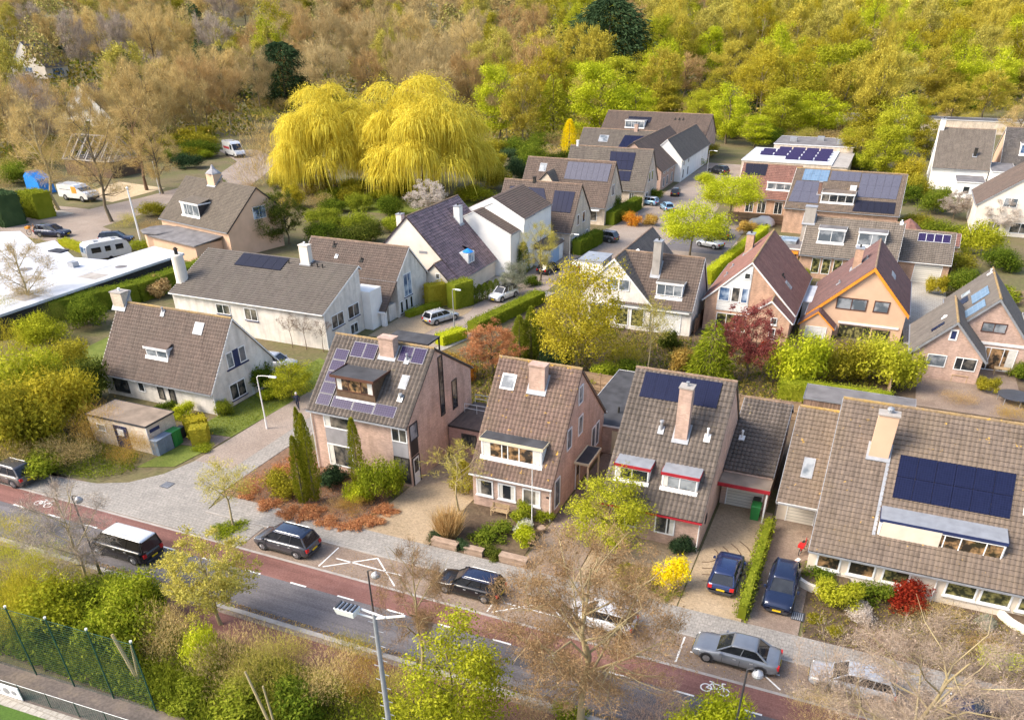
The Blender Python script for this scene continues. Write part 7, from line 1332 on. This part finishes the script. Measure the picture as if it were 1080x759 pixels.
T('bush2', 985, 312, 2.8, 1.6, 'leaf_gold', 'yellow flowering bush at the end of the grey drive', 'bush'); T('bigbush', 1030, 270, 6.0, 3.6, 'leaf_yellowgreen', 'yellow green tree bush in the upper right garden'); T('bigbush', 1010, 310, 4.0, 3.0, 'leaf_green', 'green bush above the low pink house', 'bush'); T('bigbush', 1055, 285, 3.8, 3.4, 'leaf_green', 'dark green bush in the garden at the right edge', 'bush'); T('bush2', 1060, 320, 2.0, 3.0, 'leaf_bright', 'bright green bush in the right edge garden', 'bush'); T('budding', 1050, 248, 5.6, 3.4, 'leaf_blossom', 'pale blossom tree before the cream gable at the right edge'); T('budding', 1005, 232, 4.6, 3.0, 'leaf_blossom', 'pale blossom bush before the white house'); T('bigbush', 985, 225, 5.4, 4.0, 'leaf_green', 'green bush left of the white house annexe', 'bush'); T('bigbush', 965, 210, 5.6, 3.6, 'leaf_olive', 'olive bush behind the solar terrace', 'bush'); T('bigbush', 955, 195, 7.0, 3.6, 'leaf_gold', 'golden bush right of the flat roofed building', 'bush'); T('bigbush', 905, 180, 4.5, 4.5, 'leaf_bright', 'green bush behind the flat roofed building', 'bush'); T('bigbush', 745, 195, 3.0, 3.0, 'leaf_lime', 'lime bush beside the far lamp', 'bush')
# willow and the thicket
T('willow', 449, 206, 20.5, 14.6, 'leaf_willow', 'right and larger of the two yellow weeping willows', 'willow', 'yellow weeping willows', name='willow_tree'); T('willow', 356, 203, 19, 12.6, 'leaf_willow', 'left and smaller of the two yellow weeping willows', 'willow', 'yellow weeping willows', name='willow_tree')
T('conifer_soft', 338, 205, 8.5, 2.8, 'leaf_olive', 'olive conifer in front of the left willow', 'conifer', name='conifer_tree'); T('budding', 452, 232, 6.4, 4.0, 'leaf_blossom', 'pale blossom tree below the right willow'); T('bigbush', 310, 220, 5.5, 3.0, 'leaf_gold', 'golden bush left of the willows', 'bush'); T('leafy1', 285, 262, 8.5, 3.6, 'leaf_ivy', 'ivy covered tree with bare pale trunk beside the peach house', bark='bark_pale'); T('budding', 305, 258, 8, 3.4, 'leaf_ivy', 'second ivy covered tree behind the long cream house'); T('cypress', 600, 166, 8.5, 2.0, 'leaf_forsythia', 'bright golden upright conifer behind the cream houses', 'conifer', name='conifer_tree')
MIX = ['leaf_olive', 'leaf_green', 'leaf_hedge', 'twig_olive', 'leaf_ivy', 'twig_tan', 'leaf_yellowgreen', 'leaf_bright']
WORD = {'leaf_olive': 'olive', 'leaf_green': 'dark green', 'leaf_hedge': 'mid green', 'twig_olive': 'twiggy olive', 'leaf_ivy': 'ivy green', 'twig_tan': 'twiggy tan', 'leaf_yellowgreen': 'yellow green', 'leaf_bright': 'bright green', 'leaf_dark': 'very dark green'}
pr_ = random.Random(5)
for j in range(5):
    for i in range(9):
        px = 296+i*27+pr_.uniform(-9, 9)+j*4; py = 196+j*15+pr_.uniform(-5, 5)
        if px > 470-j*18 or (px < 330 and j > 2): continue
        m_ = pr_.choice(MIX); T('bigtwig' if 'twig' in m_ else 'bigbush', px, py, pr_.uniform(2.2, 4.4), pr_.uniform(2.6, 4.0), m_, WORD[m_]+' shrub in the overgrown garden below the willows', 'bush', WORD[m_]+' shrubs in the overgrown garden below the willows')
for px, py, m_ in ((505, 190, 'leaf_green'), (525, 200, 'leaf_olive'), (545, 190, 'leaf_dark'), (560, 185, 'leaf_green'), (580, 190, 'leaf_olive'), (500, 212, 'leaf_yellowgreen'), (540, 170, 'leaf_dark'), (565, 165, 'leaf_green'), (590, 172, 'leaf_ivy'), (520, 178, 'leaf_olive'), (612, 172, 'leaf_green')): T('bigbush', px, py, pr_.uniform(3, 6), pr_.uniform(3, 4.6), m_, WORD[m_]+' shrub between the right willow and the cream houses', 'bush', WORD[m_]+' shrubs between the right willow and the cream houses')
# by the back street on the left
hx, hy = ground(8, 236); hedge([(hx-8, hy+1.5), (hx+3.5, hy-1)], 4, 5.2, 'leaf_dark', 'tall dark clipped hedge at the left edge', leaf=.16); hx, hy = ground(41, 229); hedge([(hx-2.6, hy+.8), (hx+2.4, hy)], 3.5, 4.4, 'leaf_hedge', 'lighter clipped hedge in front of the blue tent', leaf=.14); hedge([(-121, 94.2), (-112.5, 91.6)], 1.6, 1.0, 'leaf_yellowgreen', 'low yellow green hedge between the dark car and caravan')
T('bare2', 62, 222, 20, 6.5, 'twig_tan', 'tall bare tree with thick pale trunk in front of the white van', bark='bark_pale'); T('bare2', 118, 234, 19, 6.2, 'twig_tan', 'tall bare tree with mossy trunk at the back street bend', bark='bark'); T('bare2', 155, 201, 18, 6.8, 'twig_tan', 'tall bare tree with orange brown trunk by the back street', bark='bark_brown'); T('bare1', 172, 205, 13, 5.5, 'twig_tan', 'bare tree behind the peach house chimney')
for px, py, h_, r_, m_, lb in ((165, 228, 3, 3.4, 'leaf_olive', 'olive bush behind the thick flagpole'), (135, 240, 2.6, 2.6, 'twig_olive', 'olive twiggy bush at the back street bend'), (160, 245, 2.4, 2.4, 'twig_rust', 'rusty bush left of the peach house'), (150, 262, 1.4, 2.4, 'leaf_bright', 'low green bush beside the thick flagpole foot'), (225, 205, 4, 3.4, 'leaf_green', 'green bush behind the peach house ridge'), (268, 215, 4.5, 3.2, 'twig_rust', 'tall rusty bush right of the peach house gable'), (262, 240, 4.5, 3.2, 'leaf_ivy', 'dark bush at the peach house right end'), (278, 196, 14, 6.5, 'twig_tan', 'tall tan thicket bush beside the back street'), (200, 178, 4, 4, 'leaf_dark', 'dark bush across the back street'), (185, 172, 4, 4, 'leaf_green', 'green bush left of the dark one across the street'), (215, 168, 3, 3, 'leaf_bright', 'bright bush beside the ambulance type van')): T('bigtwig' if 'twig' in m_ else 'bigbush', px, py, h_, r_, m_, lb, 'bush')

# ------------------------------------------------------------------ the wood
big = [('conifer_broad', 640, 96, 31, 15, 'leaf_dark', 'huge dark conifer clump standing above the wood at top centre'), ('conifer_broad', 303, 112, 20, 9.5, 'leaf_dark', 'dark spreading conifer left of the willows'), ('far_leafy1', 292, 100, 26, 7, 'leaf_yellowgreen', 'tall yellow green tree beside the dark conifer'), ('far_leafy2', 632, 152, 20, 8.5, 'leaf_lime', 'vivid lime tree behind the cream houses'), ('far_leafy1', 668, 138, 13, 7, 'leaf_lime', 'smaller lime tree right of the vivid one'), ('far_leafy2', 527, 148, 19, 6.5, 'leaf_lime', 'lime tree right of the large willow'), ('far_bud2', 545, 140, 18, 7, 'leaf_gold', 'golden tree above the large willow right side'), ('far_bud1', 580, 128, 20, 8, 'leaf_gold', 'golden brown tree left of the vivid lime one'), ('conifer_soft', 583, 140, 16, 6, 'leaf_yellowgreen', 'yellow green conifer left of the vivid lime tree'), ('far_leafy1', 765, 152, 15, 6, 'leaf_lime', 'lime tree behind the far end of the side street'), ('far_leafy2', 820, 148, 13, 7, 'leaf_yellowgreen', 'yellow green tree behind the flat roofed building, left'), ('far_leafy1', 860, 145, 12, 8, 'leaf_lime', 'bright lime tree behind the flat roofed building, right'), ('far_leafy2', 915, 152, 12, 7, 'leaf_olive', 'olive tree at the corner of the flat roofed building'), ('far_leafy1', 940, 165, 14, 6, 'leaf_yellowgreen', 'yellow green tree left of the white house'), ('conifer_soft', 1012, 92, 18, 8, 'leaf_lime', 'vivid green conifer like tree above the long low building'), ('far_leafy2', 1062, 84, 22, 9, 'leaf_lime', 'lime tree at the top right corner'), ('far_leafy1', 745, 128, 14, 6, 'leaf_olive', 'olive tree right of the brown brick house'), ('conifer_broad', 235, 104, 17, 8, 'leaf_dark', 'dark evergreen with two stems at upper left'), ('far_leafy2', 120, 60, 18, 9, 'leaf_olive', 'olive tree right of the dark roofed house'), ('conifer', 128, 62, 12, 6, 'leaf_dark', 'dark evergreen behind the olive tree at upper left'), ('conifer', 75, 58, 16, 7, 'leaf_dark', 'dark evergreen behind the dark roofed house'), ('far_bare2', 60, 62, 20, 7, 'twig_tan', 'pale stemmed bare tree right of the dark roofed house'), ('far_bud1', 910, 120, 13, 9, 'leaf_gold', 'broad golden bush tree in front of the long low building'), ('far_bud2', 1035, 128, 14, 7, 'twig_gold', 'golden bare tree behind the white house'), ('bare2', 1065, 172, 14, 6, 'twig_tan', 'bare grey tree in front of the blue white dormer'), ('conifer', 790, 118, 9, 4, 'leaf_dark', 'small dark evergreen behind the solar terrace'), ('far_bud2', 1000, 135, 12, 6, 'twig_gold', 'golden tree just left of the white chimney'), ('far_leafy1', 690, 105, 18, 9, 'leaf_olive', 'olive tree right of the huge dark conifer'), ('far_leafy1', 715, 92, 22, 9, 'leaf_olive', 'second olive tree right of the huge dark conifer')]
big += [('far_bare1', 84, 166, 17, 6, 'twig_tan', 'bare tan tree standing in front of the white triangular gable, left one'), ('far_bare2', 121, 170, 18, 5.5, 'twig_tan', 'bare tan tree standing in front of the white triangular gable, right one'), ('far_leafy1', 974, 168, 9, 4.5, 'leaf_olive', 'olive tree pressed against the white house gable'), ('bigbush', 728, 174, 3.5, 4.5, 'leaf_hedge', 'mid green bush at the far end of the side street'), ('bigbush', 742, 166, 4, 4.5, 'leaf_olive', 'olive bush left of the flat roofed building'), ('far_leafy2', 700, 128, 11, 6, 'leaf_olive', 'olive tree right behind the long brown brick house'), ('far_bare2', 882, 92, 22, 6.5, 'twig_gold', 'tall golden bare tree with white forked trunk at upper right'), ('far_bare2', 932, 84, 24, 6.5, 'twig_gold', 'tall golden bare tree with leaning white trunk at upper right'), ('far_bare2', 1034, 96, 22, 6, 'twig_gold', 'tall golden bare tree with white trunk before the lime corner tree'), ('far_leafy1', 905, 176, 9, 6, 'leaf_olive', 'low olive tree right behind the flat roofed building corner'), ('far_leafy2', 928, 190, 11, 5.5, 'leaf_yellowgreen', 'yellow green tree in the gap between solar terrace and white house'), ('far_leafy1', 722, 160, 9, 6, 'leaf_olive', 'olive tree between the brown brick house and the flat roofed building'), ('far_bud1', 735, 148, 12, 5.5, 'leaf_yellowgreen', 'pale yellow green tree at the far end of the side street'), ('far_bud1', 960, 152, 11, 5, 'leaf_gold', 'golden tree touching the white house chimney'), ('far_bud2', 990, 116, 12, 7, 'twig_gold', 'golden bare tree before the long low building'), ('far_leafy2', 795, 156, 8, 5, 'leaf_lime', 'small lime tree behind the red terrace roof'), ('bigbush', 948, 214, 4.5, 4.5, 'leaf_green', 'green bush between solar terrace and white house'), ('bigbush', 965, 245, 3.5, 4, 'leaf_olive', 'olive bush behind the terracotta shed'), ('bigbush', 990, 255, 4, 4.2, 'leaf_hedge', 'mid green bush right of the terracotta shed'), ('bigbush', 1000, 285, 3, 4, 'leaf_olive', 'olive bush above the pale garden fence')]
for k, px, py, h_, r_, m_, lb in big: T(k, px, py, h_, r_, m_, lb, 'conifer' if 'conifer' in k else 'bush' if 'bush' in k else 'tree', name='conifer_tree' if 'conifer' in k else None)
BOUND = [(0, 196), (22, 186), (30, 176), (95, 172), (135, 168), (200, 165), (228, 148), (262, 146), (290, 126), (330, 122), (500, 138), (520, 164), (600, 166), (640, 126), (760, 134), (790, 142), (900, 146), (930, 158), (965, 140), (985, 120), (1080, 118)]
def bound(px):
    for (a, ya), (b, yb) in zip(BOUND[:-1], BOUND[1:]):
        if a <= px <= b: return ya+(yb-ya)*(px-a)/(b-a)
    return BOUND[0][1] if px < 0 else BOUND[-1][1]
NAMES = {'twig_tan': 'bare tan tree', 'twig_grey': 'bare grey tree', 'twig_olive': 'olive twigged tree', 'twig_pink': 'bare pinkish tree', 'twig_rust': 'rusty twigged tree', 'twig_gold': 'golden twigged tree', 'leaf_gold': 'golden tree', 'leaf_yellowgreen': 'yellow green tree', 'leaf_lime': 'lime green tree', 'leaf_olive': 'olive green tree', 'leaf_dark': 'dark evergreen tree'}
placed = []; fr = random.Random(21); n_ = 0; tries = 0
while n_ < 262 and tries < 30000:
    tries += 1; px = fr.uniform(-45, 1125); py = 22+(190-22)*fr.uniform(0, 1)**1.05
    if py > bound(px): continue
    x, y = ground(px, py); d = math.hypot(x, y)
    if 0 < px < 84 and 62 < py < 142: continue
    if 68 < px < 138 and 95 < py < 174: continue
    sx = 12+4300/d; sy = 4+1100/d
    if any(((px-a)/max(sx, s))**2+((py-b)/max(sy, t))**2 < 1 for a, b, s, t in placed if abs(a-px) < 70): continue
    placed.append((px, py, sx*.9, sy*.9)); n_ += 1
    zone = 'upper left' if px < 270 else 'top centre' if px < 540 else 'upper middle right' if px < 780 else 'upper right'
    u = fr.random()
    if px < 270: m_ = 'twig_tan' if u < .48 else 'twig_olive' if u < .64 else 'twig_grey' if u < .8 else 'twig_rust' if u < .88 else 'leaf_olive' if u < .94 else 'leaf_dark'
    elif px < 540: m_ = 'twig_pink' if u < .4 else 'twig_tan' if u < .65 else 'twig_rust' if u < .82 else 'twig_olive' if u < .93 else 'leaf_olive'
    elif px < 780: m_ = 'twig_gold' if u < .32 else 'twig_rust' if u < .46 else 'leaf_yellowgreen' if u < .6 else 'twig_olive' if u < .82 else 'leaf_olive' if u < .94 else 'leaf_lime'
    else: m_ = 'twig_gold' if u < .30 else 'leaf_gold' if u < .44 else 'twig_olive' if u < .58 else 'leaf_yellowgreen' if u < .78 else 'leaf_lime' if u < .9 else 'leaf_olive'
    k = 'conifer' if m_ == 'leaf_dark' else fr.choice(['far_leafy1', 'far_leafy2']) if m_ in ('leaf_olive', 'leaf_yellowgreen', 'leaf_lime') else fr.choice(['far_bud1', 'far_bud2']) if m_ in ('leaf_gold', 'twig_gold', 'twig_olive') else fr.choice(['far_bare1', 'far_bare2'])
    h_ = fr.uniform(17, 25)*(1.15 if py < 100 else .95); r_ = fr.uniform(6.5, 9.5) if d > 280 else fr.uniform(5.5, 8)
    g_ = NAMES[m_]+' in the wood at '+zone
    plant(k, x, y, h_, r_, m_, g_, 'tree', g_.replace('tree', 'trees', 1), bark='bark_pale' if fr.random() < .4 else 'bark')
er = random.Random(77)
EDGE = [('bigbush', 'leaf_olive'), ('bigbush', 'leaf_green'), ('bigtwig', 'twig_olive'), ('bigtwig', 'twig_tan'), ('bigbush', 'leaf_yellowgreen'), ('bigtwig', 'twig_gold')]
n_ = 0; spots = []
while n_ < 130:
    px = er.uniform(-10, 1090); b_ = bound(px); py = b_+er.uniform(-22, 9)
    if 225 < px < 292 and py > 128 or 60 < px < 150 and py > 150: continue
    if any(abs(px-a) < 13 and abs(py-b) < 7 for a, b in spots): continue
    spots.append((px, py)); n_ += 1; k, m_ = er.choice(EDGE if px > 270 else EDGE[:4]); zone = 'left' if px < 290 else 'middle' if px < 640 else 'right'
    g_ = WORD.get(m_, 'twiggy gold')+' bush at the edge of the wood, '+zone+' part'
    T(k, px, py, er.uniform(3.0, 6.0), er.uniform(4.0, 6.0), m_, g_, 'bush', g_.replace('bush', 'bushes', 1))
# understorey and the distant wood: nobody could count these
def scatter(name, n, region, size, mat, hgt, label):
    rng = np.random.default_rng(len(name)*7+n); P = []
    while len(P) < n:
        px, py = rng.uniform(*region[0]), rng.uniform(*region[1])
        if region[2] and py > bound(px)-1: continue
        x, y = ground(px, py); P.append((x, y, terrain(x, y)))
    P = np.array(P); s = np.hypot(P[:, 0], P[:, 1]); P[:, 2] += rng.uniform(0, 1, n)**1.5*hgt
    me = fastmesh(name, leaves(rng, P, unit(rng.normal(size=(n, 3))+np.array([0, 0, .6])), size*s/200), 4, mat); o = bpy.data.objects.new(name, me); COL.objects.link(o); tag(o, label, name.replace('_', ' '), None, 'stuff'); return o
scatter('undergrowth', 52000, ((-60, 1140), (34, 190), True), .42, 'undergrowth_leaves', 3.2, 'brown and green undergrowth on the floor of the wood')
def distant(n, label):
    rng = np.random.default_rng(99); V = []
    for i in range(n):
        a = rng.uniform(-.95, .62)+.40; dist = rng.uniform(430, 1150); x, y = -math.sin(a)*dist, math.cos(a)*dist; z = terrain(x, y); r = rng.uniform(6, 10); h = rng.uniform(13, 19); k = 480
        d = unit(rng.normal(size=(k, 3))); d[:, 2] = np.abs(d[:, 2])*1.1-.15; P = np.array([x, y, z+h*.5])+d*np.array([r, r, h*.5])*rng.uniform(.75, 1.02, (k, 1)); V.append(leaves(rng, P, unit(d+rng.normal(size=(k, 3))*.7), .66))
    me = fastmesh('distant_wood', np.concatenate(V), 4, 'distant_leaves'); o = bpy.data.objects.new('distant_wood', me); COL.objects.link(o); tag(o, label, 'distant wood', None, 'stuff')
leaf_mat('distant_leaves', [(.17, .14, .07), (.29, .22, .10), (.36, .29, .11), (.33, .32, .08)], .2, .03)
distant(950, 'far brown and golden treetops along the top edge')
# grass and ground plants
def carpet(name, poly, n, mat, s, hgt, label, z=.02):
    rng = np.random.default_rng(n); xs_, ys_ = [p[0] for p in poly], [p[1] for p in poly]; P = []
    while len(P) < n:
        x, y = rng.uniform(min(xs_), max(xs_)), rng.uniform(min(ys_), max(ys_)); c = False; j = len(poly)-1
        for i in range(len(poly)):
            if (poly[i][1] > y) != (poly[j][1] > y) and x < (poly[j][0]-poly[i][0])*(y-poly[i][1])/(poly[j][1]-poly[i][1])+poly[i][0]: c = not c
            j = i
        if c: P.append((x, y, z))
    P = np.array(P); D = unit(rng.normal(size=(n, 3))*.5+np.array([0, 0, 1.])); q = P+np.array([0, 0, 1.])*rng.uniform(0, hgt*.6, (n, 1))
    me = fastmesh(name, np.concatenate([slivers(rng, P, D, hgt, s*.35), leaves(rng, q, unit(rng.normal(size=(n, 3))+np.array([0, 0, .8])), s)]), 4, mat); o = bpy.data.objects.new(name, me); COL.objects.link(o); tag(o, label, name.replace('_', ' '), None, 'stuff')
carpet('verge_plants', [(-48, 20.9), (-12, 20.9), (-12, 26.2), (-48, 26.2)], 14000, 'leaf_hedge', .11, 1.1, 'rough plants and ivy on the bank above the wire fence'); carpet('bank_ivy', [(-46, 20.4), (-22, 20.6), (-22, 23.4), (-46, 23.2)], 7000, 'leaf_hedge', .12, .6, 'green ivy directly behind the wire fence')
carpet('rough_grass', [(-80, 37.5), (-61, 37.3), (-54, 38.2), (-52.2, 40.5), (-54, 43), (-80, 44)], 9000, 'grass_blades', .09, .55, 'rough green grass on the corner verge'); carpet('lawn_grass', [(-53.0, 48.3), (-49.2, 48.9), (-48.5, 65), (-52.8, 67)], 7000, 'grass_blades', .05, .12, 'short green lawn beside the cottage', .04); carpet('front_weeds', [(1.4, 40.5), (16, 40.5), (16, 46.9), (1.4, 46.9)], 3800, 'undergrowth_leaves', .07, .3, 'dry brown plants covering the wide front garden', .05)
carpet('fallen_leaves', [(-42.6, 40.5), (-30.6, 40.5), (-30.6, 46.8), (-42.4, 48)], 2600, 'leaf_coral', .06, .15, 'reddish leaf litter on the corner garden', .05); carpet('garden_plants', [(-38, 60), (-24.5, 60), (-24.5, 93), (-36.5, 93)], 9000, 'undergrowth_leaves', .14, .7, 'mixed low plants in the gardens behind the front houses'); carpet('garden_plants', [(-24, 72), (4, 73), (4, 89), (-24, 89)], 9000, 'undergrowth_leaves', .14, .7, 'mixed low plants in front of the white cross gabled house')

carpet('leaf_litter', rect(-45, 20, 29.32, 29.75), 5200, 'twig_rust', .05, .05, 'brown leaf litter in the gutter along the near kerb', .02); carpet('leaf_litter', rect(-30, 14, 34.9, 38.2), 1500, 'twig_rust', .05, .03, 'scattered dead leaves on the parking bays', .03)
# ------------------------------------------------------------------ light
w = bpy.data.worlds.new('World'); scn.world = w; w.use_nodes = True; nt = w.node_tree; bg = nt.nodes['Background']
sky = nt.nodes.new('ShaderNodeTexSky'); sky.sky_type = 'NISHITA'; sky.sun_disc = False
EL, AZX, AZY = R(42), -.80, -.60            # the sun stands to the left, a little behind the camera
sky.sun_elevation = EL; sky.sun_rotation = math.atan2(AZX, AZY); sky.air_density = 1.0; sky.dust_density = 3.0; sky.ozone_density = 1.0
nt.links.new(sky.outputs[0], bg.inputs[0]); bg.inputs[1].default_value = .15
sd = bpy.data.lights.new('sun', 'SUN'); sd.energy = 2.0; sd.angle = R(24); sd.color = (1, .91, .76)
so = bpy.data.objects.new('sun', sd); COL.objects.link(so)
dirv = Vector((AZX*math.cos(EL), AZY*math.cos(EL), math.sin(EL))); so.rotation_euler = dirv.to_track_quat('Z', 'Y').to_euler(); so.location = dirv*300
scn.render.engine = 'CYCLES'
vs = scn.view_settings; vs.view_transform = 'Standard'; vs.look = 'None'; vs.exposure = 1.27; vs.gamma = 1; vs.use_curve_mapping = False
scn.cycles.max_bounces = 6; scn.cycles.transparent_max_bounces = 4; scn.cycles.diffuse_bounces = 3
